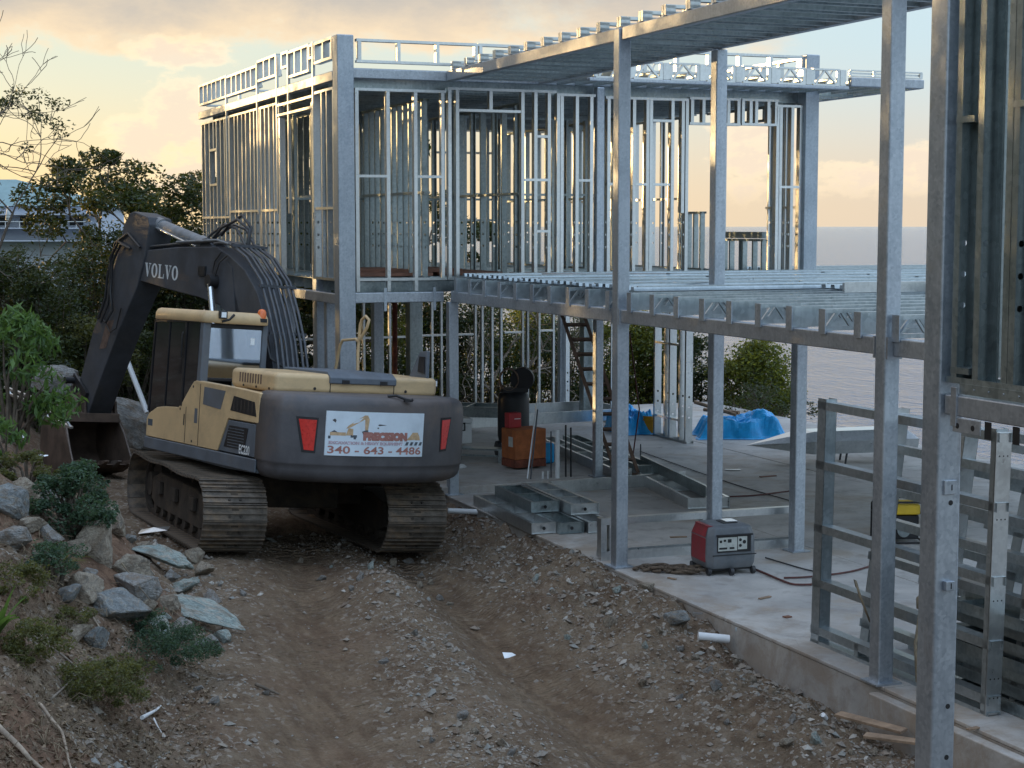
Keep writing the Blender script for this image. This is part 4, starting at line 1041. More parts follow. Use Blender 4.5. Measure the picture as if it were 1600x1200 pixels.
flat([[(1.06, 0.205), (1.12, 0.25), (1.16, 0.30), (1.24, 0.30), (1.27, 0.25), (1.28, 0.205)]], 'drawn_spoil_heap', 'ink_tan')
flat([[(0.65, 0.385), (0.67, 0.395), (0.78, 0.388), (0.67, 0.375)], rect(0.645, 0.665, 0.34, 0.355), [(0.07, 0.43), (0.10, 0.45), (0.12, 0.43), (0.11, 0.40)]], 'paint_chip', 'cw')
b = MB(); b.tube([(-.02, -2.74, 2.07), (.08, -2.78, 2.085), (.16, -2.82, 2.055), (.24, -2.86, 2.03), (.27, -2.87, 2.05)], 0.016, 8)
b.box(0.16, 0.27, -2.87, -2.83, 2.015, 2.05); b.build('rear_camera', M['black'], cw)

# --- hood over the engine
def rbox(x0, x1, y0, y1, z0, z1): return MB().box(x0, x1, y0, y1, z0, z1)
hd = rbox(-1.17, 1.22, -1.97, -0.72, 2.03, 2.285).build('hood', M['tan'], exc, bevel=0.07, segs=4)
for k in range(9):
    y = -1.00-k*0.072; MB().box(-1.1745, -1.166, y-0.014, y+0.014, 2.115, 2.235).build('vent_slot', M['rustbrown'], hd)
for (x, y, z) in ((-1.173, -1.1, 2.075), (-1.173, -1.45, 2.075), (-1.173, -1.8, 2.075)): MB().cyl((x, y, z), (x+0.006, y, z), 0.016, 8).build('bolt', M['black'], hd)
for x in (-0.62, 0.72): MB().cyl((x, -1.975, 2.10), (x, -1.968, 2.10), 0.02, 8).build('bolt', M['black'], hd)
b = MB(); b.prism([(-2.005, 2.17), (-2.005, 2.25), (-1.90, 2.318), (-0.75, 2.318), (-0.75, 2.28), (-1.9, 2.27), (-1.96, 2.17)], FP, -0.42, 0.56); hc = b.build('hood_cover', M['greyp'], hd, bevel=0.015)
for x in (-0.20, 0.36): MB().box(x-0.05, x+0.05, -2.02, -2.006, 2.17, 2.22).build('hinge', M['black'], hc)
for x in (-0.40, 0.54): MB().box(x-0.005, x+0.005, -1.9745, -1.969, 2.05, 2.17).build('panel_seam', M['black'], hd)
rbox(0.72, 1.25, -1.2, 1.1, 1.6, 2.16).build('tool_box', M['greyp'], exc, bevel=0.04, segs=3)
# work lamp on the rear right, hand rails, mirror
wl = rbox(1.24, 1.36, -1.75, -1.66, 2.14, 2.27).build('work_lamp', M['black'], exc, bevel=0.01); rbox(1.285, 1.345, -1.755, -1.7505, 2.175, 2.245).build('lens', M['lampw'], wl)
rbox(1.26, 1.30, -1.73, -1.69, 1.98, 2.14).build('lamp_stalk', M['black'], exc)
def rail(pts, name='hand_rail', r=0.022, mat='tan'): return MB().tube(pts, r, 10).build(name, M[mat], exc)
rail([(1.10, -0.10, 2.10), (1.10, -0.06, 2.55), (1.10, -0.08, 2.92), (1.10, -0.12, 3.0), (1.10, -0.22, 3.05), (1.10, -0.31, 3.0), (1.10, -0.27, 2.90), (1.10, -0.10, 2.72)])
rail([(1.10, -0.08, 2.68), (1.10, 0.02, 2.72), (1.10, 0.38, 2.69), (1.10, 0.45, 2.62), (1.10, 0.56, 2.20)])
b = MB(); b.prism([(-1.45, 2.22), (-1.72, 2.62), (-1.90, 2.64), (-1.92, 2.22)], FP, 1.06, 1.11); mi = b.build('mirror', M['greyp'], exc, bevel=0.01)
b = MB(); b.prism([(-1.72, 2.36), (-1.74, 2.56), (-1.87, 2.56), (-1.88, 2.34)], FP, 1.045, 1.058); b.build('mirror_glass', M['black'], mi)

# --- cab
cab = rbox(-1.33, -0.40, -0.18, 1.38, 1.22, 1.56).build('cab', M['interior'], exc, bevel=0.02)
def post(p0, p1, s=0.08, mat='greyp', name='cab_post'): return MB().bar(p0, p1, s, s).build(name, M[mat], cab, bevel=0.012)
post((-1.30, -0.14, 1.5), (-1.28, -0.14, 2.84), 0.11); post((-0.42, -0.14, 1.5), (-0.42, -0.14, 2.84), 0.075)
post((-1.30, 1.36, 1.5), (-1.28, 1.28, 2.84), 0.06, 'black'); post((-0.42, 1.36, 1.5), (-0.42, 1.28, 2.84), 0.06, 'black')
post((-1.26, -0.14, 2.80), (-0.45, -0.14, 2.80), 0.06, 'black'); post((-1.26, -0.13, 2.09), (-0.45, -0.13, 2.09), 0.05, 'black')
b = MB(); b.prism([(1.40, 1.56), (1.30, 2.82), (-0.10, 2.86), (-0.10, 2.07), (0.10, 1.95), (0.34, 1.72), (0.42, 1.67), (0.85, 1.65), (1.10, 1.62), (1.36, 1.52)], FP, -1.345, -1.335)
dr = b.build('door_glass', M['glass_black'], cab)
for (y0, z0, y1, z1, wd) in ((0.33, 1.70, 0.30, 2.84, .05), (0.86, 1.66, 0.82, 2.83, .022), (1.39, 1.56, 1.30, 2.83, .04), (1.30, 2.82, -0.10, 2.86, .05)):
    MB().bar((-1.348, y0, z0), (-1.348, y1, z1), 0.018, wd, up=(0, 1, 0) if abs(y1-y0) < .3 else (0, 0, 1)).build('door_frame', M['black'], dr)
MB().tube([(-1.36, 0.36, 2.35), (-1.375, 0.36, 2.38), (-1.375, 0.36, 2.66), (-1.36, 0.36, 2.69)], 0.012, 8).build('grab_handle', M['black'], dr)
rbox(-1.235, -0.46, -0.150, -0.142, 2.11, 2.78).build('rear_window', M['glass'], cab)
rbox(-0.62, -0.56, -0.1515, -0.1505, 2.57, 2.66).build('window_sticker', M['lampw'], cab)
rbox(-0.72, -0.48, -0.35, -0.16, 2.05, 2.24).build('grey_box', M['greyp'], exc, bevel=0.02)
b = MB(); b.box(-1.10, -0.70, 0.15, 0.3, 1.6, 2.32); b.box(-0.98, -0.80, 0.16, 0.26, 2.32, 2.52); b.box(-1.12, -0.68, 0.2, 0.7, 1.6, 1.75)
b.build('seat', M['black'], cab, bevel=0.04, segs=3)
MB().box(-1.26, -0.46, 1.28, 1.30, 1.6, 2.1).build('front_panel', M['interior'], cab)
MB().tube([(-1.15, 0.95, 2.0), (-1.2, 1.0, 2.25), (-1.12, 1.05, 2.42), (-0.95, 1.05, 2.38), (-0.92, 1.0, 2.1)], 0.03, 8).build('steering_column', M['black'], cab)
# roof with a down-turned rim
roof_out = [(-0.28, -1.38, 0.0)]
def roof_ring(z, ins):
    r_ = 0.10; pts = []
    for (cx_, cy_, a0) in ((-0.39-r_, -0.26+r_, -90), (-0.39-r_, 1.36-r_, 0), (-1.37+r_, 1.36-r_, 90), (-1.37+r_, -0.26+r_, 180)):
        for k in range(6):
            a = R(a0+k*18); pts.append((cx_+(r_-min(ins, .09))*math.cos(a), cy_+(r_-min(ins, .09))*math.sin(a), z-0.05*ss((cy_+(r_)*math.sin(a)), 0.7, 1.36)*0))
    return pts
b = MB(); b.loft([roof_ring(z, i) for z, i in ((2.835, .02), (2.85, .0), (2.93, .006), (2.975, .03), (2.995, .075))], True, True)
rf = b.build('cab_roof', M['tan'], cab)
rbox(-1.16, -1.05, -0.30, -0.24, 2.90, 3.0).build('roof_lamp', M['black'], rf, bevel=0.008); rbox(-1.14, -1.07, -0.303, -0.3005, 2.915, 2.985).build('lamp_lens', M['lampw'], rf)
MB().tube([(-1.11, -0.26, 2.86), (-1.0, -0.25, 2.89), (-0.93, -0.25, 2.96)], 0.018, 6).build('lamp_bracket', M['black'], rf)
bc = MB().cyl((-0.50, -0.20, 2.88), (-0.50, -0.20, 2.93), 0.075, 16).build('beacon', M['black'], rf)
MB().tube([(-0.50, -0.20, 2.93), (-0.50, -0.20, 3.02), (-0.50, -0.20, 3.045), (-0.50, -0.20, 3.055)], [0.06, 0.057, 0.042, 0.015], 16).build('beacon_dome', M['orange'], bc)

# --- boom, arm, cylinders, bucket
BXL, BXR = -0.17, 0.22
boom_o = [(0.05, 1.55), (0.42, 1.62), (0.62, 2.25), (0.92, 2.72), (1.30, 2.98), (1.80, 3.08), (2.5, 3.18), (3.5, 3.27), (4.3, 3.36), (4.95, 3.42), (5.18, 3.50), (5.25, 3.64), (5.10, 3.80), (4.8, 3.87), (3.3, 3.93), (2.5, 3.93), (2.0, 3.93), (1.6, 3.82), (1.05, 3.60), (0.62, 3.28), (0.30, 2.85), (0.06, 2.35), (-0.05, 1.8)]
b = MB(); b.prism(boom_o, FP, BXL, BXR); boom = b.build('boom', M['darkgrey'], exc, bevel=0.018, segs=2)
# VOLVO lettering, slab serif strokes cut out of thin sheet on the boom side
def letter(ch):
    if ch == 'V': return [[(0, 1), (.42, 1), (.42, .93), (.36, .93), (.56, .30), (.50, 0), (.40, 0), (.10, .93), (0, .93)], [(.60, 1), (.92, 1), (.92, .93), (.82, .93), (.50, 0), (.56, .30), (.72, .93), (.60, .93)]]
    if ch == 'L': return [[(0, 1), (.44, 1), (.44, .93), (.34, .93), (.34, .08), (.10, .08), (.10, .93), (0, .93)], [(0, 0), (.82, 0), (.84, .34), (.77, .34), (.70, .08), (0, .08)]]
    out = []; n = 20
    for k in range(n):
        a, c = 2*math.pi*k/n, 2*math.pi*(k+1)/n
        out.append([(.44+.44*math.cos(a), .5+.52*math.sin(a)), (.44+.44*math.cos(c), .5+.52*math.sin(c)), (.44+.19*math.cos(c), .5+.40*math.sin(c)), (.44+.19*math.cos(a), .5+.40*math.sin(a))])
    return out
b = MB(); u = 0.0; H = 0.215
for ch in 'VOLVO':
    for poly in letter(ch):
        b.add([(BXL-0.004, 4.50-(u+px_)*0.262, 3.475-0.012*(u+px_)+py_*H) for px_, py_ in poly], [tuple(range(len(poly)))])
    u += {'V': 1.0, 'O': 0.98, 'L': 0.92}[ch]
b.build('lettering', M['letter'], boom)
MB().box(BXL-0.03, BXL-0.001, 2.28, 2.50, 3.50, 3.64).build('plate', M['black'], boom)
b = MB(); b.cyl((BXL-0.14, 1.93, 3.42), (BXR+0.14, 1.93, 3.42), 0.10, 20); b.build('pivot_pin', M['black'], boom)
# curved rear boss plate of the boom
for xx in (BXL-0.012,):
    b = MB(); b.prism([(1.72, 3.05), (1.45, 2.98), (1.05, 2.80), (0.72, 2.35), (0.60, 2.0), (0.98, 2.3), (1.22, 2.9), (1.42, 3.62), (1.60, 3.72)], FP, xx, BXL-0.002); b.build('gusset', M['darkgrey'], boom)
bc_ = []
for x in (BXL-0.10, BXR+0.10):
    rod = MB().cyl((x, 1.92, 3.38), (x, 1.62, 2.45), 0.045, 16).build('boom_cylinder', M['chrome'], exc)
    b = MB(); b.cyl((x, 1.62, 2.45), (x, 1.25, 1.35), 0.075, 18); b.cyl((x, 1.63, 2.49), (x, 1.60, 2.40), 0.085, 18); b.build('barrel', M['darkgrey'], rod)
# arm (dipper)
arm_o = [(5.15, 4.48), (4.98, 4.50), (4.42, 4.40), (4.35, 4.28), (4.46, 3.80), (4.70, 3.30), (5.35, 2.58), (6.02, 1.72), (6.50, 1.06), (6.66, 0.98), (6.98, 1.06), (7.06, 1.25), (6.86, 1.74), (6.44, 2.52), (5.90, 3.25), (5.52, 3.85), (5.38, 4.28)]
arm_o = [(y+0.10*(z < 3.2)*0, z) for y, z in arm_o]
b = MB(); b.prism(arm_o, FP, -0.20, 0.20); arm = b.build('arm', M['darkgrey'], exc, bevel=0.02)
b = MB(); b.prism([(5.55, 2.75), (5.85, 2.72), (6.1, 2.25), (5.82, 2.28)], FP, -0.2035, -0.2012); b.build('worn_patch', M['rustbrown'], arm)
# arm cylinder along the top of the boom
ac = MB().cyl((0.02, 4.93, 4.38), (0.02, 4.45, 4.29), 0.050, 18).build('arm_cylinder', M['chrome'], exc)
b = MB(); b.cyl((0.02, 4.50, 4.305), (0.02, 2.75, 3.985), 0.095, 22); b.cyl((0.02, 4.52, 4.31), (0.02, 4.32, 4.27), 0.115, 22); b.cyl((0.02, 2.90, 4.01), (0.02, 2.65, 3.965), 0.11, 22)
b.tube([(0.02, 2.65, 3.96), (0.02, 2.50, 3.92)], 0.06, 12); b.build('barrel', M['cyl'], ac)
MB().tube([(-0.08, 4.35, 4.24), (-0.08, 3.5, 4.06), (-0.08, 2.85, 3.93)], 0.022, 8).build('pipe', M['chrome'], ac)
b = MB()
for x in (-0.09, 0.13): b.prism([(2.2, 3.90), (2.72, 3.90), (2.60, 4.05), (2.45, 4.06)], FP, x-0.02, x+0.02)
b.build('cylinder_bracket', M['darkgrey'], boom)
# bucket cylinder on the far face of the arm, links
b = MB(); b.cyl((0, 5.75, 4.0), (0, 6.55, 2.7), 0.075, 16); b.cyl((0, 6.55, 2.7), (0, 7.05, 1.75), 0.04, 12); b.build('bucket_cylinder', M['darkgrey'], exc)
for x in (-0.24, 0.24):
    MB().bar((x, 7.05, 1.75), (x*1.0, 6.45, 1.45), 0.04, 0.12).build('link', M['black'], exc)
    MB().bar((x*0.9, 7.05, 1.75), (x*0.9, 6.95, 1.22), 0.04, 0.12).build('link', M['black'], exc)
MB().cyl((-0.42, 7.0, 1.68), (0.36, 7.0, 1.68), 0.06, 14).build('pin', M['black'], exc)
# bucket: curved shell open towards the machine
bk = []; bw = 0.49; shell = [(6.38, 1.06), (6.62, 1.24), (6.95, 1.26), (7.25, 1.10), (7.42, 0.82), (7.40, 0.50), (7.15, 0.22), (6.75, 0.11), (6.25, 0.20), (5.85, 0.36)]
inner = []
for i, (y, z) in enumerate(shell):
    cy_, cz_ = 6.7, 0.62; d = Vector((cy_-y, cz_-z)).normalized()*0.035; inner.append((y+d.x, z+d.y))
b = MB(); bx = -0.13
def wdt(i): return bw*(0.93+0.10*i/len(shell))
rings = []
for i in range(len(shell)):
    rings.append([(bx-wdt(i), shell[i][0], shell[i][1]), (bx+wdt(i), shell[i][0], shell[i][1]), (bx+wdt(i), inner[i][0], inner[i][1]), (bx-wdt(i), inner[i][0], inner[i][1])])
b.loft(rings, False, True); bucket = b.build('bucket', M['bucket'], exc)
for s in (-1, 1):
    b = MB(); poly = shell+[(6.02, 0.58), (6.22, 0.84)]
    x0 = lambda i: bx+s*wdt(min(i, 9))
    n = len(poly); vs = [(bx+s*(wdt(min(i, 9))+0.002), y, z) for i, (y, z) in enumerate(poly)]+[(bx+s*(wdt(min(i, 9))+0.03), y, z) for i, (y, z) in enumerate(poly)]
    b.add(vs, [tuple(range(n)), tuple(range(2*n-1, n-1, -1))]+[(i, (i+1) % n, n+(i+1) % n, n+i) for i in range(n)]); sc = b.build('side_cheek', M['bucket'], bucket)
    MB().tube([(bx+s*(wdt(0)+0.016), 6.375, 1.01), (bx+s*(wdt(5)+0.016), 6.215, 0.84), (bx+s*(wdt(8)+0.016), 6.015, 0.58), (bx+s*(wdt(9)+0.016), 5.845, 0.38)], 0.019, 6).build('side_cutter', M['edge'], sc)
rbox(bx-0.455, bx+0.455, 6.36, 6.44, 1.02, 1.17).build('top_beam', M['bucket'], bucket, bevel=0.01)
for k in range(5):
    x = bx-0.44+k*0.22; b = MB(); vs = [(x-0.05, 5.95, 0.30), (x+0.05, 5.95, 0.30), (x+0.05, 5.95, 0.41), (x-0.05, 5.95, 0.41), (x-0.035, 5.68, 0.42), (x+0.035, 5.68, 0.42), (x+0.035, 5.68, 0.45), (x-0.035, 5.68, 0.45)]
    b.add(vs, [(0, 1, 2, 3), (7, 6, 5, 4), (0, 4, 5, 1), (1, 5, 6, 2), (2, 6, 7, 3), (3, 7, 4, 0)]); b.build('tooth', M['edge'] if k % 2 else M['bucket'], bucket, bevel=0.008)
for x in (-0.34, -0.20, 0.20, 0.34):
    b = MB(); b.prism([(6.45, 1.12), (6.95, 1.18), (6.98, 1.42), (6.80, 1.50), (6.5, 1.36)], FP, x-0.02+bx*0.3, x+0.02+bx*0.3); b.build('lug', M['bucket'], bucket)
# hydraulic lines over the boom
base_p = [(-0.20, 2.10), (-0.02, 2.60), (0.22, 3.02), (0.50, 3.42), (0.98, 3.74), (1.52, 3.93)]
for k in range(7):
    x = -0.20+k*0.075; off = 0.03+0.012*(k % 2)
    pts = [(x, y-off*1.2, z+off) for y, z in base_p]
    if k in (1, 2, 4):
        pts += [(x, 2.05, 4.00+off*0.4), (x, 3.3, 3.985), (x, 4.7, 3.93), (x*1.1, 5.05, 3.90)]
    elif k in (3, 5): pts += [(x, 1.75, 4.20), (x, 2.15, 4.28), (x*0.8, 2.55, 4.14), (x*0.7, 2.75, 4.05)]
    else: pts += [(x, 1.8, 3.98), (x, 2.0, 3.97)]
    MB().tube(pts, 0.021, 8).build('hydraulic_pipe', M['hose'], boom)
MB().tube([(-0.2, 3.3, 4.0), (-0.2, 1.9, 4.02), (-0.21, 1.5, 3.96)], 0.018, 8).build('hydraulic_pipe', M['cyl'], boom)
for (y, z) in ((0.05, 2.70), (0.42, 3.34), (1.35, 3.90)):
    MB().box(-0.26, 0.30, y-0.055, y-0.015, z+0.02, z+0.06).build('pipe_clamp', M['darkgrey'], boom)
for (x, p) in ((-0.24, [(5.0, 3.92), (5.45, 4.02), (5.75, 3.75), (5.7, 3.35), (5.75, 3.0), (6.0, 2.7)]), (-0.26, [(4.9, 3.90), (5.3, 3.98), (5.6, 3.7), (5.62, 3.2), (5.5, 2.9), (5.75, 2.7)]),
               (-0.23, [(4.6, 3.92), (5.1, 4.15), (5.6, 4.0), (5.85, 3.5), (5.9, 3.1), (6.15, 2.75)]), (-0.24, [(5.2, 2.95), (5.35, 2.62), (5.6, 2.55), (5.9, 2.75)]), (0.10, [(1.5, 3.95), (1.45, 4.22), (1.75, 4.40), (2.1, 4.30), (2.4, 4.12)]), (0.0, [(1.35, 3.92), (1.3, 4.18), (1.7, 4.33), (2.2, 4.22), (2.45, 4.08)]),
               (-0.2, [(1.75, 3.85), (1.95, 3.72), (2.02, 3.55), (1.95, 3.45)]), (-0.22, [(1.5, 3.8), (1.75, 3.70), (1.85, 3.55), (1.9, 3.45)])):
    MB().tube([(x, y, z) for y, z in p], 0.022 if len(p) > 4 else 0.012, 8).build('hose', M['blackrub'], boom)
for p in ([(-0.30, 0.35, 2.9), (-0.32, 0.15, 2.75), (-0.30, 0.2, 2.45), (-0.25, 0.35, 2.3), (-0.2, 0.2, 2.1)], [(-0.26, 0.25, 2.75), (-0.30, 0.02, 2.62), (-0.26, -0.05, 2.4), (-0.05, -0.2, 2.25)]):
    MB().tube(p, 0.02, 8).build('hose', M['blackrub'], boom)

# ================================================================== THINGS ON THE SLAB
def framebox(name, label, L, W, H, rungs, loc, rot, mat='stud', group=None, dbl=False):
    """prefabricated stud frame lying flat: two long channels (parts) with cross studs (parts)"""
    t = thing(name, label, 'steel frame', loc, rot, group)
    for s in (-1, 1):
        b = MB(); cbar(b, (0, s*(W/2), H/2), (L, s*(W/2), H/2), H, 0.045, up=(0, -s, 0)); b.build('track', M[mat], t)
    for i, x in enumerate(rungs):
        b = MB(); b.box(x-0.0015, x+0.0015, -W/2+0.003, W/2-0.003, 0.004, H-0.004)
        b.box(x, x+0.04, -W/2+0.003, W/2-0.003, H-0.008, H-0.004); b.box(x, x+0.04, -W/2+0.003, W/2-0.003, 0.004, 0.008); b.build('stud', M[mat], t)
    return t
Z0 = -4.0; ZR = -3.885
def rungs(L, n): return [0.004]+[L*k/n for k in range(1, n)]+[L-0.045]
# stack by the slab corner
P1 = at(742, 790, z=-4.0); P2 = at(833, 836, z=-4.0); ang1 = math.atan2(P2.y-P1.y, P2.x-P1.x); L1 = (P2-P1).length
def hole(t, x, y, z, r=0.025): MB().cyl((x, y, z), (x+0.002, y, z), r, 10).build('punched_hole', M['black'], t)
d1 = Vector((math.cos(ang1), math.sin(ang1), 0)); n1 = Vector((-d1.y, d1.x, 0))
for k, (off, zz, sh, ll, lab) in enumerate([(0.15, 0.0, 0.0, L1, 'lowest and nearest of the flat stud frames stacked at the slab corner'), (0.50, 0.0, 0.15, L1*0.98, 'middle bottom stud frame of the stack at the slab corner'), (0.88, 0.0, 0.35, L1*0.92, 'far bottom stud frame of the stack at the slab corner'),
        (0.42, 0.16, 0.25, L1*0.62, 'upper left stud frame on top of the stack at the slab corner'), (0.86, 0.16, 0.15, L1*0.80, 'upper right stud frame on top of the stack at the slab corner')]):
    q = P1+d1*sh+n1*off
    t = framebox('stud_frame', lab, ll, 0.34 if zz == 0 else 0.40, 0.15, rungs(ll, 3 if k != 3 else 2), (q.x, q.y, Z0+zz+0.004), (0, 0, ang1), 'stud2' if k % 2 else 'stud', 'flat stud frames stacked at the slab corner')
    MB().cyl((ll+0.001, 0.0, 0.075), (ll+0.004, 0.0, 0.075), 0.024, 10).build('punched_hole', M['black'], t)
# long flat frames further in
q = at(985, 745, z=-4.0); q2 = at(1090, 800, z=-4.0); a2 = math.atan2(q2.y-q.y, q2.x-q.x)
framebox('stud_frame', 'wide three bay stud frame lying flat between the two tall posts', 3.3, 0.62, 0.16, rungs(3.3, 2), (q.x+0.25, q.y+0.05, Z0+0.004), (0, 0, a2))
MB()
b = MB(); cbar(b, (0, 0, 0.08), (3.3, 0, 0.08), 0.16, 0.04, up=(0, 1, 0))
o = b.build('channel_section', M['stud2'], None, loc=(q.x+0.20, q.y+0.05, Z0+0.17), rot=(0, 0, a2)); tag(o, 'single channel laid along the top of the wide flat frame between the posts', 'steel channel')
q = at(845, 700, z=ZR); q2 = at(960, 752, z=ZR); a3 = math.atan2(q2.y-q.y, q2.x-q.x)
framebox('stud_frame', 'long narrow stud frame lying behind the orange box', 4.2, 0.30, 0.15, rungs(4.2, 4), (q.x+0.25, q.y+0.35, ZR+0.004), (0, 0, a3), 'stud', 'long frames lying behind the orange box')
framebox('stud_frame', 'second long stud frame lying behind the white standing pipe', 4.0, 0.30, 0.15, rungs(4.0, 4), (q.x+0.75, q.y+0.40, ZR+0.004), (0, 0, a3), 'stud2', 'long frames lying behind the orange box')
framebox('stud_frame', 'large shallow box frame lying flat at the back of the lower storey', 3.9, 1.7, 0.22, [0.004, 3.85], (10.9, 31.3, ZR+0.004), (0, 0, R(4)), 'stud')
framebox('stud_frame', 'short box frame lying behind the white cooler', 1.6, 0.8, 0.2, [0.004, 0.8, 1.55], (10.7, 31.2, ZR+0.23), (0, 0, R(-35)), 'stud2')
b = MB(); cbar(b, (0, 0, 0.09), (2.35, 0, 0.09), 0.18, 0.06, up=(0, 1, 0)); b.box(0, 0.004, -0.0, 0.06, 0, 0.18)
q = at(866, 772, z=-3.99); o = b.build('channel_section', M['stud'], None, loc=(q.x, q.y+0.1, Z0+0.003), rot=(0, 0, R(4))); tag(o, 'deep channel lying along the slab step behind the stacked stud frames', 'steel channel')
# open frame standing on edge around the red generator
t = thing('standing_frame', 'low rectangular stud frame standing on edge behind the red generator', 'steel frame', (8.42, 18.32, Z0), (0, 0, R(-2.0)))
L = 2.72
for z, nm in ((0.50, 'top_track'), (0.035, 'bottom_track')):
    b = MB(); cbar(b, (0, 0, z), (L, 0, z), 0.14, 0.07, open_up=(z < 0.2)); b.box(0, L, -0.071, -0.066, z-0.05, z+0.01); b.build(nm, M['stud'], t)
for x in (0.0, 1.35, L-0.07): place('stud', stud_mesh(0.46, 0.12, 0.075, False), t, (x+0.004, 0, 0.038))
place('stud', stud_mesh(0.46, 0.09, 0.05, False), t, (0.12, 0.0, 0.038))

# red and grey inverter generator on castors
g = thing('generator', 'dark red and grey portable generator on castors in front of the middle post', 'generator', (9.49, 17.20, Z0), (0, 0, R(-4)))
def oct_ring(w_, d, z, c=0.07): return [(-w_/2+c, -d/2, z), (w_/2-c, -d/2, z), (w_/2, -d/2+c, z), (w_/2, d/2-c, z), (w_/2-c, d/2, z), (-w_/2+c, d/2, z), (-w_/2, d/2-c, z), (-w_/2, -d/2+c, z)]
b = MB(); b.loft([oct_ring(w_, d, z, c) for w_, d, z, c in ((0.56, .52, .08, .05), (0.60, .56, .12, .06), (0.62, .58, .20, .07), (0.61, .57, .44, .07), (0.54, .50, .55, .07), (0.40, .36, .575, .05))], False)
gb = b.build('casing', M['gengrey'], g, bevel=0.015)
b = MB(); b.box(-0.3125, -0.300, -0.20, 0.19, 0.15, 0.43); b.build('red_side_panel', M['genred'], g, bevel=0.008)
b = MB(); b.add([(-0.312, -0.20, 0.445), (-0.312, 0.19, 0.445), (-0.272, 0.17, 0.55), (-0.272, -0.18, 0.55)], [(0, 1, 2, 3)]); b.box(-0.275, -0.17, -0.18, 0.17, 0.552, 0.566); b.build('red_hood', M['genred'], g)
cp = MB().box(-0.20, 0.22, -0.294, -0.286, 0.27, 0.46).build('control_panel', M['black'], g)
MB().box(-0.19, 0.045, -0.2975, -0.2945, 0.29, 0.445).build('label_plate', M['panelw'], cp); MB().box(0.055, 0.17, -0.2975, -0.2945, 0.30, 0.45).build('socket_plate', M['panelw'], cp)
for (x, z, r_) in ((0.085, .41, .018), (0.085, .345, .018), (0.135, .385, .022)): MB().cyl((x, -0.3005, z), (x, -0.2978, z), r_, 12).build('socket', M['black'], cp)
for (x, z, w_, h) in ((-0.16, .40, .03, .03), (-0.11, .41, .03, .025), (-0.05, .405, .045, .04), (-0.13, .32, .10, .022), (-0.02, .32, .06, .022)): MB().box(x-w_/2, x+w_/2, -0.3005, -0.2978, z-h/2, z+h/2).build('switch', M['black'], cp)
MB().box(-0.21, 0.24, -0.310, -0.285, 0.462, 0.478).build('panel_lip', M['black'], g)
MB().box(-0.26, 0.29, -0.2975, -0.2905, 0.235, 0.245).build('seam', M['black'], g)
MB().box(-0.05, 0.13, -0.12, 0.08, 0.574, 0.583).build('filler_recess', M['black'], g); MB().box(0.02, 0.16, -0.05, 0.12, 0.5835, 0.588).build('sticker', M['lampw'], g)
for (x, y) in ((-0.27, -0.22), (-0.27, 0.24), (0.27, -0.25), (-0.02, -0.29)): MB().cyl((x-0.02, y, 0.045), (x+0.02, y, 0.045), 0.044, 14).build('castor', M['blackrub'], g)
b = MB(); b.box(-0.27, 0.27, -0.24, 0.24, 0.055, 0.085); b.build('base_frame', M['black'], g)
# rope heap
b = MB(); rr = random.Random(5)
for k in range(9):
    cx, cy = 0.07*k-0.25, 0.03*math.sin(k*1.7); r_ = 0.09+0.03*rr.random(); a0 = rr.random()*6
    b.tube([(cx+r_*1.3*math.cos(a0+a*0.42)+0.01*rr.random(), cy-0.05*k*0.3+r_*math.sin(a0+a*0.42), 0.022+0.018*(k % 3)+0.008*math.sin(a)) for a in range(15)], 0.019, 6)
o = b.build('rope_coil', M['rope'], None, loc=(8.88, 17.42, Z0), rot=(0, 0, R(-28))); tag(o, 'heap of coiled dark brown rope on the slab left of the red generator', 'rope')
# hoses and cables on the slab
def slab_line(pts, r_, mat, name, label, cat, z=-4.0):
    P = [at(px, py, z=z) for px, py in pts]
    sm_ = []
    for i in range(len(P)-1):
        for k in range(4): sm_.append(P[i].lerp(P[i+1], k/4))
    sm_.append(P[-1])
    for _ in range(2): sm_ = [sm_[0]]+[(sm_[i-1]+sm_[i]*2+sm_[i+1])/4 for i in range(1, len(sm_)-1)]+[sm_[-1]]
    o = MB().tube([(p.x, p.y, z+r_+0.004) for p in sm_], r_, 6).build(name, M[mat], None); tag(o, label, cat); return o
slab_line([(1166, 886), (1195, 898), (1236, 916), (1262, 916), (1300, 914)], 0.014, 'cable', 'air_hose', 'dark red hose running right from the red generator across the slab', 'hose')
slab_line([(1196, 873), (1262, 893), (1300, 899)], 0.010, 'blackrub', 'cable', 'thin black cable on the slab right of the red generator', 'cable')
slab_line([(1225, 905), (1262, 904), (1330, 896), (1380, 880)], 0.012, 'cable', 'air_hose', 'reddish hose curving under the leaning frames', 'hose')
slab_line([(1130, 778), (1180, 776), (1240, 768)], 0.012, 'cable', 'air_hose', 'dark red hose lying between the middle post and the shorter post', 'hose')
slab_line([(1000, 706), (1050, 724), (1100, 742), (1160, 762), (1240, 785)], 0.008, 'blackrub', 'cable', 'long thin dark cable crossing the back of the slab', 'cable')
slab_line([(1470, 852), (1500, 862), (1540, 880)], 0.008, 'blackrub', 'cable', 'short dark cable on the slab beside the leaning frame end', 'cable')
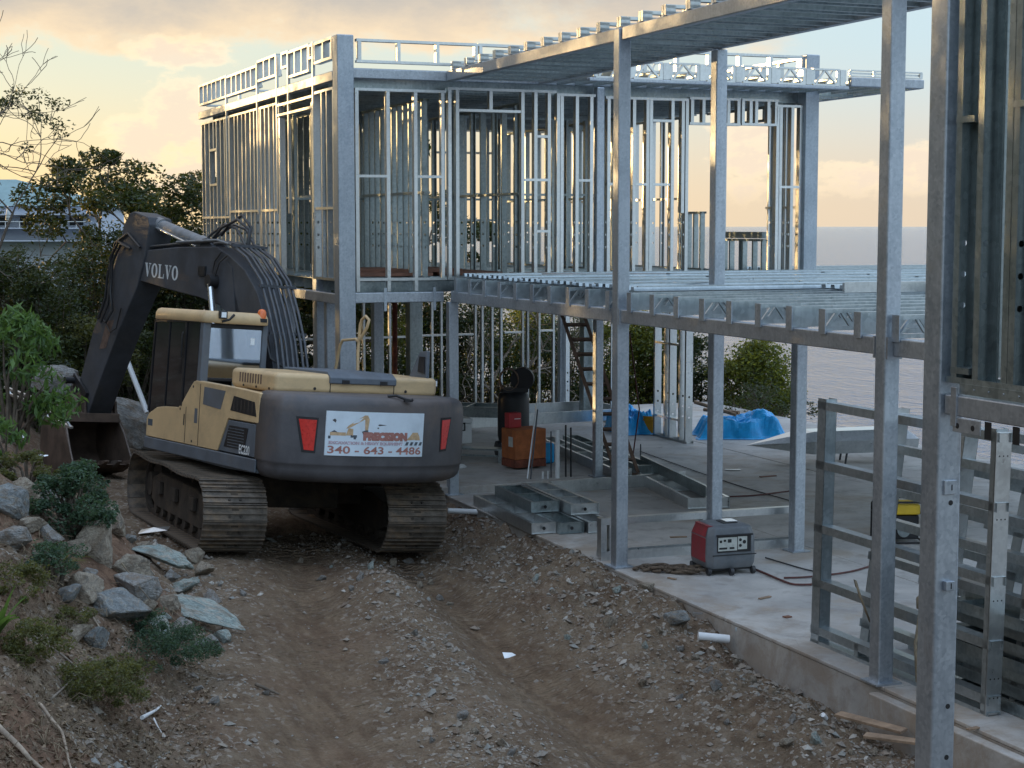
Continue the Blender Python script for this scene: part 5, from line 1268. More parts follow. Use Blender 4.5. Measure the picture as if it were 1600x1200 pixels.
# steel crate with red tool case, compressor, cooler
c1 = at(783, 741, z=ZR); 
oc = thing('steel_crate', 'rusty orange steel box on a red skid beside the black compressor', 'crate', (10.22, 25.15, ZR), (0, 0, R(8)))
MB().box(-0.27, 0.30, -0.20, 0.25, 0.16, 0.64).build('body', M['orangebox'], oc, bevel=0.01)
MB().box(-0.27, 0.30, -0.20, 0.25, 0.03, 0.155).build('skid', M['rust'], oc); MB().box(-0.2715, -0.2705, -0.12, 0.02, 0.36, 0.52).build('label_plate', M['panelw'], oc)
tc_ = MB().box(-0.13, 0.10, -0.05, 0.10, 0, 0.24).build('tool_case', M['redbox'], None, bevel=0.012, loc=(10.10, 25.25, ZR+0.645), rot=(0, 0, R(8)))
tag(tc_, 'bright red case standing on the rusty orange steel box', 'tool case'); MB().box(-0.03, 0.08, -0.053, -0.051, 0.14, 0.15).build('trim_strip', M['lampw'], tc_)
cm_ = thing('air_compressor', 'black upright air compressor with hose reels behind the orange box', 'compressor', (10.62, 26.6, ZR), (0, 0, R(-5)))
b = MB(); b.loft([[(0.27*s*math.cos(a*math.pi/8), 0.27*s*math.sin(a*math.pi/8), z) for a in range(16)] for z, s in ((0.18, .6), (.24, .92), (.34, 1), (.95, 1), (1.05, .92), (1.10, .5))], True); b.build('tank', M['black'], cm_)
for s in (-1, 1): MB().cyl((s*0.30-0.03, -0.1, 0.13), (s*0.30+0.03, -0.1, 0.13), 0.14, 16).build('wheel', M['blackrub'], cm_)
MB().cyl((0.12, -0.10, 1.30), (0.20, 0.10, 1.30), 0.20, 20).build('belt_guard', M['black'], cm_)
b = MB(); rr = random.Random(3)
for k in range(7):
    r_ = 0.16+0.02*rr.random(); b.tube([(-0.12+r_*math.cos(a*.45+k)+.01*k, -0.08+0.03*k-0.05, 1.30+r_*1.1*math.sin(a*.45+k)) for a in range(14)], 0.012, 6)
b.build('hose_coil', M['ladder'], cm_)
MB().box(-0.22, 0.22, -0.14, 0.14, 1.08, 1.16).build('motor_plate', M['black'], cm_)
b = MB(); b.box(-0.10, 0.10, -0.10, 0.10, 0, 0.34); o = b.build('water_jug', M['tarp'], None, bevel=0.04, loc=(10.78, 25.5, ZR)); tag(o, 'pale blue jug behind the rusty orange box', 'jug')
o = thing('cooler_box', 'white cooler box with a black latch behind the excavator counterweight', 'cooler', (9.55, 26.75, ZR+0.24), (0, 0, R(3)))
MB().box(-0.30, 0.30, -0.20, 0.20, 0.0, 0.34).build('body', M['white'], o, bevel=0.02); MB().box(-0.31, 0.31, -0.21, 0.21, 0.345, 0.43).build('lid', M['white'], o, bevel=0.02)
b = MB()
for (x0, x1, z0, z1) in ((0.05, 0.17, .34, .36), (0.05, 0.17, .22, .24), (0.05, 0.07, .24, .34), (0.15, 0.17, .24, .34)): b.box(x0, x1, -0.213, -0.203, z0, z1)
b.build('latch', M['black'], o)
o = thing('steel_trestle', 'low grey slotted steel bench carrying the white cooler box', 'bench', (9.55, 26.3, ZR), (0, 0, R(-38)))
MB().box(-0.7, 0.75, -0.14, 0.14, 0.205, 0.232).build('top', M['stud2'], o)
for x in (-0.65, 0.70): MB().box(x, x+0.04, -0.14, 0.14, 0.0, 0.204).build('leg', M['stud2'], o)
MB().box(-0.6, 0.69, -0.14, -0.13, 0.10, 0.13).build('rail', M['stud2'], o)
b = MB()
bmx = bmesh.new(); bmesh.ops.create_icosphere(bmx, subdivisions=3, radius=1)
for v in bmx.verts:
    p = v.co; n_ = float(fbm(p.x*2+3, p.y*2+p.z*1.7, 4, 77)); v.co = Vector((p.x*0.32, p.y*0.2, max(p.z, -0.05)*0.15))*(1+n_*0.9)
me = bpy.data.meshes.new('plastic_bag'); bmx.to_mesh(me); bmx.free(); me.materials.append(M['white'])
o = link('plastic_bag', me, loc=(9.0, 25.55, ZR+0.01)); tag(o, 'crumpled pale plastic bag on the slab beside the excavator', 'plastic bag')
# pipes and bars standing in the slab
def stick(name, label, cat, px, pyb, pyt, r_, mat, z=ZR, n=10, lean=None, grp=None):
    p = at(px, pyb, z=z); q = at(lean if lean else px, pyt, y=p.y+(0.5 if lean else 0)); o = MB().tube([(0, 0, 0), (q.x-p.x, q.y-p.y, q.z-p.z)], r_, n).build(name, M[mat], None, loc=tuple(p)); tag(o, label, cat, grp); return o
stick('pvc_pipe', 'white plastic pipe standing upright right of the orange box', 'pipe', 871, 747, 672, 0.036, 'pvc')
stick('conduit', 'taller thin steel conduit leaning in front of the orange box', 'conduit', 824, 748, 612, 0.013, 'stud', lean=841)
stick('conduit', 'shorter thin steel conduit leaning in front of the orange box', 'conduit', 829, 749, 640, 0.012, 'hose', lean=840)
stick('reinforcing_bar', 'left dark steel bar sticking up beside the white standing pipe', 'steel bar', 884, 745, 664, 0.014, 'black')
stick('reinforcing_bar', 'right dark steel bar sticking up beside the white standing pipe', 'steel bar', 892, 745, 668, 0.014, 'black')
stick('reinforcing_bar', 'thin bent bar between the orange box and the white pipe', 'steel bar', 861, 746, 674, 0.010, 'hose')
stick('pvc_stub', 'left short white pipe stub in front of the orange box', 'pipe', 848, 748, 737, 0.016, 'pvc')
stick('pvc_stub', 'right short white pipe stub in front of the orange box', 'pipe', 856, 748, 736, 0.012, 'pvc')
stick('steel_prop', 'rust red adjustable prop standing under the house frame', 'prop', 617, 700, 471, 0.045, 'rust', z=-3.88)
for i, (px, h) in enumerate(((988, 30), (994, 12), (1001, 42), (1006, 14), (1012, 10))):
    stick('pipe_stub', ['leftmost pipe stub','second small pipe stub','tallest thin pipe stub','fourth small pipe stub','rightmost small pipe stub'][i]+' in the cluster behind the first tall post', 'pipe', px, 736, 736-h, 0.022 if h < 20 else 0.01, 'hose', z=-4.0, grp='pipe stubs behind the first tall post')
# wooden ladder leaning on the deck, long thin brace pole
pb = at(985, 755, z=-4.0); pt = at(898, 500, y=pb.y+1.2)
lad = thing('wooden_ladder', 'dark brown wooden ladder leaning up to the metal deck', 'ladder', tuple(pb), (0, 0, 0))
dv = pt-pb; sd = Vector((0.34, -0.10, 0))
for s in (-0.5, 0.5): MB().bar(sd*s, dv*1.03+sd*s, 0.05, 0.11, up=(0.3, 0.9, 0)).build('rail', M['ladder'], lad)
for k in range(11): q = dv*(0.05+k*0.092); MB().bar(q-sd*0.5, q+sd*0.5, 0.10, 0.035, up=tuple(dv.normalized())).build('rung', M['ladder'], lad)
p0 = at(985, 740, z=-4.0); p1 = at(984, 520, y=p0.y+1.0); pm = at(999, 640, y=p0.y+0.6)
o = MB().tube([p0-p0, pm-p0, p1-p0], 0.012, 6).build('hanging_cable', M['cable'], None, loc=tuple(p0)); tag(o, 'thin dark cable hanging from the deck beside the first tall post', 'cable')
# yellow bucket, tarps, sheets
bk0 = at(1015, 678, z=-4.0)
o = thing('plastic_bucket', 'orange yellow plastic bucket beside the framed posts and blue tarp', 'bucket', tuple(bk0), (0, 0, 0.4))
def ringc(r_, z, n=24): return [(r_*math.cos(2*math.pi*k/n), r_*math.sin(2*math.pi*k/n), z) for k in range(n)]
MB().loft([ringc(.135, 0), ringc(.155, .36), ringc(.150, .36), ringc(.13, .02)], True).build('body', M['bucket_y'], o)
MB().loft([ringc(.157, .27), ringc(.166, .275), ringc(.166, .295), ringc(.158, .30)], True, False).build('rim', M['bucket_y'], o); MB().box(0.06, 0.14, -0.155, -0.10, 0.08, 0.2).build('label_plate', M['panelw'], o)
def tarp_heap(name, label, cx, cy, wx, wy, h, seed, z=-4.0, rot=0):
    n = 46; b = MB(); vs = []
    for j in range(n):
        for i in range(n):
            u, v = i/(n-1)*2-1, j/(n-1)*2-1; e = max(abs(u), abs(v))
            prof_ = float(1-ss(e, 0.70, 1.0)); k = float(fbm(u*2.2+seed, v*2.2, 4, seed)); k2 = abs(float(fbm(u*5+seed*2, v*5, 3, seed+5)))
            hz_ = h*prof_*(0.75+0.9*k+0.10*math.sin(u*4))-k2*0.10*prof_+0.02*abs(math.sin(9*u+4*v))*prof_
            wob = 1+0.06*math.sin(6*math.atan2(v, u)+seed)+0.10*k
            vs.append((u*wx*wob, v*wy*wob, max(0.008, hz_+0.01)))
    b.add(vs, [(j*n+i, j*n+i+1, (j+1)*n+i+1, (j+1)*n+i) for j in range(n-1) for i in range(n-1)], False)
    o = b.build(name, M['tarp'], None, loc=(cx, cy, z), rot=(0, 0, rot)); tag(o, label, 'tarp'); return o
tarp_heap('blue_tarp', 'larger bright blue tarp draped over a long heap at the slab edge', 15.95, 28.3, 0.85, 0.60, 0.46, 4, rot=R(-20))
tarp_heap('blue_tarp', 'smaller blue tarp heap behind the yellow bucket', 14.3, 29.7, 0.36, 0.6, 0.48, 9)
q = at(1110, 636, y=28.6)
for i, (a, c, lab) in enumerate(((( 1085, 628), (1150, 648), 'upper wooden pole resting on the blue tarp'), ((1100, 640), (1155, 645), 'lower wooden pole resting on the blue tarp'))):
    A, B_ = at(*a, y=28.6), at(*c, y=27.9); o = MB().tube([(0, 0, 0), tuple(B_-A)], 0.035, 8).build('wooden_pole', M['wood'], None, loc=tuple(A)); tag(o, lab, 'pole')
# folded sheet metal cover on legs near the shorter post
sh = thing('metal_trough', 'upturned pale sheet metal trough lying near the shorter post', 'metal trough', (15.1, 24.6, Z0), (0, 0, R(-6)))
b = MB(); b.add([(-1.1, -0.1, .36), (0.0, -0.45, .42), (1.9, -0.5, .42), (1.9, 0.5, .42), (-0.2, 0.5, .44), (0.1, -0.2, .56), (1.8, -0.22, .56), (1.8, 0.25, .56), (0.0, 0.22, .56), (-0.7, 0.05, .40), (-0.9, -0.08, .33), (0.0, -0.38, .20), (1.9, -0.44, .20)],
    [(0, 1, 5), (1, 2, 6, 5), (2, 3, 7, 6), (3, 4, 8, 7), (4, 9, 8), (5, 6, 7, 8), (0, 5, 8, 9), (1, 0, 10, 11), (2, 1, 11, 12)]); b.build('cover', M['stud'], sh)
for (x, y) in ((0.6, -0.3), (0.75, 0.2), (1.4, -0.25), (1.5, 0.3)): MB().tube([(x, y, 0.42), (x+0.06, y, 0.2), (x+0.04, y+0.02, 0.0)], 0.018, 6).build('leg', M['hose'], sh)
# yellow and black generator seen through the leaning frames
g = thing('generator', 'yellow topped black frame generator behind the leaning frames', 'generator', (12.45, 18.0, Z0), (0, 0, R(-20))); g.scale = (0.78, 0.9, 0.92)
b = MB()
for y in (-0.24, 0.24):
    b.tube([(-0.36, y, 0.02), (-0.36, y, 0.50), (-0.30, y, 0.58), (0.30, y, 0.58), (0.36, y, 0.50), (0.36, y, 0.02), (-0.36, y, 0.02)], 0.018, 8)
for x in (-0.36, 0.36):
    for z in (0.03, 0.40): b.tube([(x, -0.24, z), (x, 0.24, z)], 0.016, 8)
b.build('frame', M['black'], g)
MB().box(-0.31, 0.31, -0.22, 0.22, 0.40, 0.55).build('fuel_tank', M['yellow'], g, bevel=0.03); MB().box(-0.30, 0.30, -0.18, 0.18, 0.06, 0.39).build('engine', M['black'], g, bevel=0.02)
b = MB(); b.cyl((0.05, -0.20, 0.2), (0.05, -0.185, 0.2), 0.11, 20); b.build('recoil_starter', M['stud2'], g); MB().cyl((0.05, -0.206, 0.2), (0.05, -0.201, 0.2), 0.03, 12).build('hub', M['lampw'], g)

# ================================================================== FRAMES LEANING AND STACKED AT THE RIGHT
def lean(name, label, x, y0, y1, zt, tilt, rails, posts, mat='stud2', depth=0.10, wide_end=False, grp=None):
    """wall frame standing on its long edge, parallel to the slab edge, leaning towards +X"""
    t = thing(name, label, 'steel frame', (x, y0, Z0+0.004), (0, R(tilt), 0), grp)
    L = y0-y1
    for z in rails:
        b = MB(); cbar(b, (0, 0, z), (0, -L, z), depth, 0.075, open_up=False); b.build('rail', M[mat], t)
    for y, w_ in posts:
        pm_ = 'stud' if depth > 0.14 else mat
        b = MB(); b.box(-depth/2, depth/2, -y-w_/2, -y-w_/2+0.003, 0.0, zt); b.box(-depth/2, -depth/2+0.003, -y-w_/2, -y+w_/2, 0.0, zt); b.box(depth/2-0.003, depth/2, -y-w_/2, -y+w_/2, 0.0, zt)
        b.build('post', M[pm_], t)
    return t
lf = lean('leaning_frame', 'nearest tall ladder like stud frame standing on its edge between the two right posts', 8.70, 13.90, 11.16, 2.36, 1.0, [2.33, 1.76, 1.15, 0.62, 0.16, 0.025], [(0.08, 0.14), (2.66, 0.06)], depth=0.12, mat='stud3')
b = MB(); b.box(-0.075, 0.075, -2.72, -2.714, 0.0, 2.34); o = b.build('end_plate', M['stud'], lf)
for z in (0.14, 0.30, 0.95, 1.62, 2.14):
    for x in (-0.04, 0.0, 0.04): MB().cyl((x, -2.7215, z), (x, -2.7195, z), 0.007, 8).build('screw_head', M['black'], o)
MB().box(-0.06, 0.06, -0.82, -0.76, 0.035, 0.15).build('short_post', M['stud2'], lf)
specs = [(9.05, 13.6, 10.9, 2.30, 7, [2.25, 1.95, 1.55, 1.25, 0.90, 0.45, 0.25, 0.05], [(0.1, .09), (1.2, .05), (2.3, .05)], 'second stud frame back, tilted behind the nearest leaning frame'),
         (9.42, 13.3, 10.6, 2.22, 9, [2.18, 1.80, 1.40, 1.05, 0.70, 0.35, 0.05], [(0.3, .09), (1.5, .05)], 'third leaning stud frame with pale sloping posts'),
         (9.80, 13.0, 10.2, 2.05, 11, [2.0, 1.65, 1.25, 0.85, 0.45, 0.2, 0.05], [(0.5, .09), (1.9, .05)], 'fourth leaning stud frame towards the yellow generator'),
         (10.35, 12.6, 9.6, 1.75, 14, [1.7, 1.25, 0.7, 0.05], [(0.5, .09), (2.2, .05)], 'furthest leaning stud frame of the right hand stack')]
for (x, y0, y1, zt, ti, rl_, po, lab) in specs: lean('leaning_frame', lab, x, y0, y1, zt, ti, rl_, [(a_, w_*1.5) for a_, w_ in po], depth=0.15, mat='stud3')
for i in range(7):
    t = thing('channel_stack', ['lowest', 'second', 'third', 'fourth', 'fifth', 'sixth', 'topmost'][i]+' of the long channels piled behind the nearest leaning frame', 'steel channel', (9.02+0.05*(i % 3), 12.2+0.1*(i % 2), Z0+0.004+i*0.115), (0, 0, R(-0.6+0.4*i)), 'channels piled behind the leaning frames')
    b = MB(); b.bar((0, 0, 0.05), (0, -4.2, 0.05), 0.30, 0.004); b.bar((-0.15, 0, 0.05), (-0.15, -4.2, 0.05), 0.004, 0.10); b.bar((0.15, 0, 0.05), (0.15, -4.2, 0.05), 0.004, 0.10); b.build('channel', M['stud2'], t)
    MB().box(-0.145, 0.145, -0.30, -0.296, 0.004, 0.097).build('web_plate', M['stud2'], t)
for i, (px, pyb, dxb, w_, lab) in enumerate(((1585, 880, -0.25, 0.16, 'wide pale sheet stud sloping beside the upright end plate'), (1572, 960, 0.35, 0.12, 'narrow pale stud sloping away right of the upright end plate'))):
    p = Vector((9.35+i*0.25, 10.45-0.25*i, Z0)); q = p+Vector((0.25, 0.75-i*0.3, 2.0))
    o = MB().bar((0, 0, 0.0), tuple(q-p), w_, 0.04, up=(0.7, -0.7, 0)).build('sloping_stud', M['stud'], None, loc=tuple(p)); tag(o, lab, 'steel stud')
for i, z in enumerate((2.02, 1.55)):
    o = MB().bar((0, 0, 0), (0.3, -3.0, -0.1), 0.24, 0.05).build('deck_channel', M['stud'], None, loc=(10.6+0.4*i, 12.6, Z0+z-0.35)); tag(o, ['upper', 'lower'][i]+' pale channel resting across the leaning frames at the right edge', 'steel channel')
# ratchet strap tied round the rails
o = MB()
def ribbon(b, pts, wv, w_=0.045):
    wv = Vector(wv)*w_/2; vs = []
    for p in pts: vs += [Vector(p)-wv, Vector(p)+wv]
    b.add(vs, [(2*i, 2*i+1, 2*i+3, 2*i+2) for i in range(len(pts)-1)], True)
ribbon(o, [(8.60, 12.10, -3.30), (8.58, 12.08, -3.20), (8.61, 12.0, -3.12), (8.72, 11.92, -3.10), (8.80, 11.90, -3.22), (8.62, 12.02, -3.30), (8.59, 12.12, -3.6), (8.57, 12.05, -3.93), (8.58, 12.0, -3.98), (8.60, 12.08, -3.92), (8.62, 12.14, -3.55), (8.63, 12.10, -3.28)], (0, 1, 0.1))
o = o.build('ratchet_strap', M['strap'], None); sf = o.modifiers.new('thickness', 'SOLIDIFY'); sf.thickness = 0.003; tag(o, 'long end of the tan ratchet strap hanging beside the second terrace post', 'strap')
o = MB(); ribbon(o, [(8.60, 13.05, -3.30), (8.56, 13.02, -3.22), (8.57, 12.95, -3.36), (8.60, 12.82, -3.58), (8.62, 12.74, -3.50), (8.64, 12.7, -3.34)], (0, 1, 0.1))
o = o.build('ratchet_strap', M['strap'], None); sf = o.modifiers.new('thickness', 'SOLIDIFY'); sf.thickness = 0.003; tag(o, 'short loop of tan strap hanging on the nearest leaning frame', 'strap')
# timber offcuts in the dirt by the near post
rr = random.Random(8)
tl = ['long split plank', 'broad plank', 'short grey plank', 'thin batten', 'broken plank', 'crossing plank', 'half buried plank']
for i, (px, py, L, a) in enumerate(((1390, 1150, 1.0, -66), (1425, 1170, 1.1, -62), (1395, 1125, 0.7, -58), (1520, 1185, 0.8, -70), (1405, 1185, 0.6, -55), (1430, 1140, 0.6, -48), (1360, 1165, 0.7, -72))):
    p = ga(px, py); o = MB().box(-L/2, L/2, -0.045-0.02*rr.random(), 0.045, 0, 0.025).build('plank', M['wood'], None, bevel=0.003, loc=(p.x, p.y, p.z+0.06+0.022*i), rot=(R(rr.uniform(-8, 8)), R(rr.uniform(-3, 3)), R(a)))
    tag(o, tl[i]+' among the timber scraps at the foot of the near post', 'plank')
p = ga(1115, 1004); o = MB(); o.cyl((-0.16, 0, 0), (0.16, 0, 0), 0.045, 16); o = o.build('pvc_pipe', M['pvc'], None, loc=(p.x, p.y, p.z+0.05), rot=(0, R(6), R(-20))); tag(o, 'short white pipe end lying in the dirt against the slab wall', 'pipe')
p = ga(738, 805); o = MB().cyl((-0.35, 0, 0), (0.35, 0, 0), 0.04, 14).build('pvc_pipe', M['pvc'], None, loc=(p.x, p.y, p.z+0.05), rot=(0, R(4), R(-12))); tag(o, 'white drain pipe lying in the dirt right of the excavator track', 'pipe')
p = ga(1288, 1125); o = MB().cyl((-0.035, 0, 0), (0.035, 0, 0), 0.022, 12).build('bottle_cap', M['pvc'], None, loc=(p.x, p.y, p.z+0.03), rot=(0, R(40), R(30))); tag(o, 'tiny white plastic cap in the dirt near the slab footing', 'cap')

# ================================================================== ROCKS
def rock_mesh(seed, flat=1.0, sub=2, rough=0.085, pts=15):
    r_ = random.Random(seed); bm = bmesh.new()
    for _ in range(pts):
        v = Vector((r_.gauss(0, 1), r_.gauss(0, 1), r_.gauss(0, 1))).normalized()*r_.uniform(0.8, 1.05)
        bm.verts.new((v.x, v.y, v.z*flat))
    res = bmesh.ops.convex_hull(bm, input=bm.verts)
    bmesh.ops.delete(bm, geom=list({e for e in res['geom_interior'] if isinstance(e, bmesh.types.BMVert)}), context='VERTS')
    bmesh.ops.bevel(bm, geom=list(bm.edges), offset=0.035, segments=1, affect='EDGES', clamp_overlap=True)
    bmesh.ops.triangulate(bm, faces=bm.faces)
    for _ in range(sub): bmesh.ops.subdivide_edges(bm, edges=bm.edges, cuts=1, use_grid_fill=True)
    for v in bm.verts:
        p = v.co; k = float(fbm(p.x*2.1+seed, p.y*2.1+p.z*1.6, 5, seed % 50, 0.6)); k += 0.5*float(fbm(p.x*6+seed, p.y*6+p.z*5, 3, seed % 31, 0.6)); k += 0.22*float(fbm(p.x*16+seed, p.y*16+p.z*13, 2, 5, 0.6))*(sub > 2); v.co = p*(1+rough*2*k)
    me = bpy.data.meshes.new('rock'); bm.to_mesh(me); bm.free()
    return me
def rock(px, py, sx, sy, sz, mat, label, seed, rot=(0, 0, 0), dz=0.0, name='boulder', cat='boulder', grp=None, flat=1.0, on=None):
    p = on if on is not None else ga(px, py); me = rock_mesh(seed, flat, 3 if sx > 0.2 else 2, 0.105); me.materials.append(M[mat])
    o = link(name, me, loc=(p.x, p.y, p.z+dz), rot=tuple(R(a) for a in rot)); o.scale = (sx, sy, sz); tag(o, label, cat, grp); return o
rock(158, 872, .40, .34, .30, 'rock_tan', 'large tan boulder on the bank below the leafy shrub', 21, (10, -15, 20), 0.12)
rock(172, 828, .24, .26, .28, 'rock_tan', 'upright tan boulder beside the left crawler track', 34, (0, 12, 60), 0.10)
rock(248, 885, .44, .24, .13, 'rock_green', 'blue green slab of rock between the boulders and the left track', 5, (8, 16, -18), 0.12)
rock(304, 880, .15, .13, .14, 'rock_tan', 'small rounded tan rock behind the left track', 61, (0, 0, 30), 0.08)
rock(318, 898, .16, .14, .11, 'rock_tan', 'small pinkish rock at the right end of the rock row', 62, (0, 0, 80), 0.05)
rock(205, 905, .28, .20, .20, 'rock_tan', 'brown boulder in the middle of the rock row', 71, (20, 0, 10), 0.06)
rock(215, 930, .26, .26, .22, 'rock_grey', 'grey banded boulder above the long flat stone', 72, (0, 25, 40), 0.05)
rock(130, 925, .30, .22, .22, 'rock_tan', 'tan boulder half buried in the bank under the grass tuft', 73, (0, 0, 100), 0.02)
rock(188, 970, .34, .22, .26, 'rock_bluegrey', 'blue grey boulder draped with dry stems', 81, (0, 10, -20), 0.06)
rock(300, 968, .68, .20, .13, 'rock_green', 'long flat pale green stone pointing towards the road', 15, (12, 12, -42), 0.12, flat=0.8)
rock(85, 790, .28, .2, .16, 'rock_grey', 'grey stone on the bank beneath the shrub', 91, (0, 0, 20), 0.05)
rock(38, 775, .26, .2, .2, 'rock_tan', 'rounded tan stone at the left edge of the bank', 92, (0, 0, 70), 0.06)
rock(15, 800, .34, .16, .24, 'rock_bluegrey', 'white flecked stone at the far left edge', 93, (0, 20, 10), 0.06)
rock(20, 850, .26, .2, .16, 'rock_grey', 'grey stone under dry twigs at the left edge', 94, (0, 0, 0), 0.04)
rock(50, 825, .22, .12, .10, 'rock_tan', 'small tan stone among dry twigs', 95, (0, 0, 40), 0.04)
rock(0, 0, .62, .5, .40, 'rock_grey', 'large angular boulder left of the bucket', 101, (0, 20, 30), 0, on=at(92, 600, d=31))
rock(0, 0, .95, .5, .55, 'rock_grey', 'big pale boulder behind the bucket', 104, (10, 30, -20), 0, on=at(205, 660, d=32))
rock(0, 0, .35, .3, .25, 'rock_grey', 'small boulder beneath the big angular one left of the bucket', 105, (0, 0, 30), 0, on=at(80, 645, d=31))
rock(1060, 975, .20, .11, .11, 'rock_bluegrey', 'blue grey rock against the slab wall near the white pipe', 111, (0, 0, -50), 0.04)
rock(1012, 925, .14, .09, .07, 'rock_tan', 'elongated brown rock at the slab edge below the rope', 112, (0, 0, -40), 0.05)
loose = [(640, 880), (622, 884), (660, 905), (668, 912), (676, 906), (650, 918), (690, 938), (700, 944), (628, 912), (585, 885), (522, 885), (560, 905), (470, 880), (350, 915), (380, 930), (1000, 1070), (955, 975), (945, 960), (990, 965), (1105, 1050), (1120, 1075), (1150, 1040), (1060, 1090), (1180, 1065), (1215, 1085), (1250, 1075), (1130, 1130), (1190, 1150), (1230, 1165), (1270, 1160), (1310, 1110), (1340, 1125), (1360, 1180), (840, 905), (870, 925), (905, 935), (860, 950), (880, 1000), (1010, 1010), (1035, 985), (1060, 1015), (1085, 1030), (700, 1010), (745, 1145), (780, 1165), (800, 1180), (720, 1120), (680, 1160), (310, 1080), (335, 1100), (412, 1085), (265, 965), (250, 1010), (600, 1040), (650, 990), (545, 925), (505, 908), (930, 915), (960, 925), (1290, 1065), (1230, 1040), (1190, 1025), (1325, 1180), (1240, 1130)]
words = ['pale', 'brown', 'grey', 'wedge shaped', 'squat', 'pointed', 'cracked', 'rounded']
bank = [(222, 862), (268, 905), (285, 925), (240, 915), (190, 888), (120, 862), (140, 900), (165, 940), (105, 935), (232, 952), (262, 948), (330, 940), (345, 1000), (205, 845), (95, 860), (60, 870), (280, 990), (245, 985), (150, 1000), (120, 1000), (60, 800), (75, 845), (300, 915), (325, 1010)]
ordw = 'first second third fourth fifth sixth seventh eighth ninth tenth eleventh twelfth thirteenth fourteenth fifteenth sixteenth seventeenth eighteenth nineteenth twentieth'.split()+['twenty first', 'twenty second', 'twenty third', 'twenty fourth']
order_ = sorted(range(len(bank)), key=lambda k: bank[k][1]); rank = {k: n_ for n_, k in enumerate(order_)}
for i, (px, py) in enumerate(bank):
    rj = random.Random(900+i); s_ = rj.uniform(.07, .16)
    rock(px, py, s_*rj.uniform(1, 1.7), s_, s_*rj.uniform(.6, 1.0), ['rock_tan', 'rock_grey', 'rock_green', 'rock_bluegrey', 'rock_tan'][i % 5], ['tan', 'grey', 'pale green', 'blue grey', 'tan'][i % 5]+' stone of the bank rubble, '+ordw[rank[i]]+' nearest the top of the row', 900+i, (rj.uniform(-25, 25), rj.uniform(-25, 25), rj.uniform(0, 180)), 0.03, name='stone', cat='stone', grp='stones between the boulders of the bank')
for i, (px, py, L, W, a, m_) in enumerate([(1195, 935, .18, .04, 20, 'wood'), (1090, 960, .10, .05, -40, 'stud'), (1150, 985, .14, .02, 60, 'stud'), (1230, 965, .08, .06, 10, 'ply'), (1050, 905, .12, .03, -70, 'wood'), (1290, 1000, .10, .05, 35, 'stud'), (900, 800, .16, .04, 15, 'wood'), (1060, 840, .22, .05, -12, 'wood'), (1160, 800, .14, .05, 70, 'stud'), (1200, 745, .30, .06, 5, 'ply'), (1145, 735, .26, .05, -35, 'stud'), (1520, 1140, .12, .04, 10, 'wood')]):
    q = at(px, py, z=Z0); o = MB().box(-L/2, L/2, -W/2, W/2, 0, 0.012).build('offcut', M[m_], None, loc=(q.x, q.y, Z0+0.004), rot=(0, 0, R(a)))
    tag(o, {'wood': 'small wooden', 'stud': 'small sheet metal', 'ply': 'small brown plywood'}[m_]+' offcut on the slab '+['below the generator hose', 'left of the generator front', 'in the open pale area', 'before the leaning frames', 'beside the rope', 'by the foot of the leaning frame', 'beside the stacked frames', 'inside the standing frame', 'behind the generator', 'between middle and shorter posts', 'near the metal trough', 'at the near slab edge'][i], 'offcut')
rmes = {}
rr = random.Random(77)
for i, (px, py) in enumerate(loose):
    m = rr.choice(['rock_tan', 'rock_grey', 'rock_grey', 'rock_green', 'rock_tan']); key = (i % 9, m)
    if key not in rmes: me = rock_mesh(200+i % 9, sub=1, rough=0.06); me.materials.append(M[m]); rmes[key] = me
    p = ga(px+rr.uniform(-6, 6), py+rr.uniform(-3, 3)); s = rr.uniform(0.030, 0.075)
    o = link('loose_rock', rmes[key], loc=(p.x, p.y, p.z+s*0.25), rot=(rr.random()*6, rr.random()*6, rr.random()*6)); o.scale = (s*rr.uniform(.9, 1.7), s, s*rr.uniform(.5, .9))
    area = 'rubble heap against the slab wall' if px > 930 else 'rubble just behind the right crawler track' if py < 925 and px > 440 else 'middle ridge between the wheel ruts' if px > 480 else 'left side of the dirt road'
    tag(o, {'rock_tan': 'loose tan stone', 'rock_grey': 'loose grey stone', 'rock_green': 'loose pale green stone'}[m]+' on the '+area, 'stone', 'loose '+m[5:]+' stones, '+area)
p = ga(785, 1028); b = MB(); b.add([(0, 0, .05), (.17, -.03, .01), (0.02, -.06, 0.0), (0.03, .02, 0.0), (.10, -.02, .05)], [(0, 4, 2), (4, 1, 2), (0, 3, 4), (3, 1, 4), (0, 2, 3), (3, 2, 1)])
o = b.build('white_shard', M['lampw'], None, loc=(p.x, p.y, p.z+0.01), rot=(0, 0, R(-20))); tag(o, 'white triangular shard lying in the middle of the road', 'debris')

# pebbles, clods and grit over the road (nobody could count them)
N = 24000
yy = 9.9+12.6*rng.random(N*2)**1.25; xx = 1.2+7.6*rng.random(N*2)
xtb = np.interp(yy, YT, XT)
dens = fbm(xx*1.3, yy*1.3, 4, 55)+0.5
rrx = 6.38-(17-yy)*0.10; rlx = 4.5-(17-yy)*0.24
inr = np.maximum(np.exp(-((xx-rrx)/0.55)**2), np.exp(-((xx-rlx)/0.65)**2))*(1-ss(yy, 19, 22))
heap = np.exp(-((xx-7.8)/0.9)**2)+0.9*np.exp(-((xx-(4.6+(yy-12)*0.19))/0.5)**2)
keep = (rng.random(N*2) < np.clip(dens*1.1-0.10+0.5*heap-0.95*inr, 0.03, 1))&((xx < 8.33)|(yy > 60))&(xx > xtb-0.5)
xx = xx[keep][:N]; yy = yy[keep][:N]; n = len(xx); zz = terr(xx, yy)
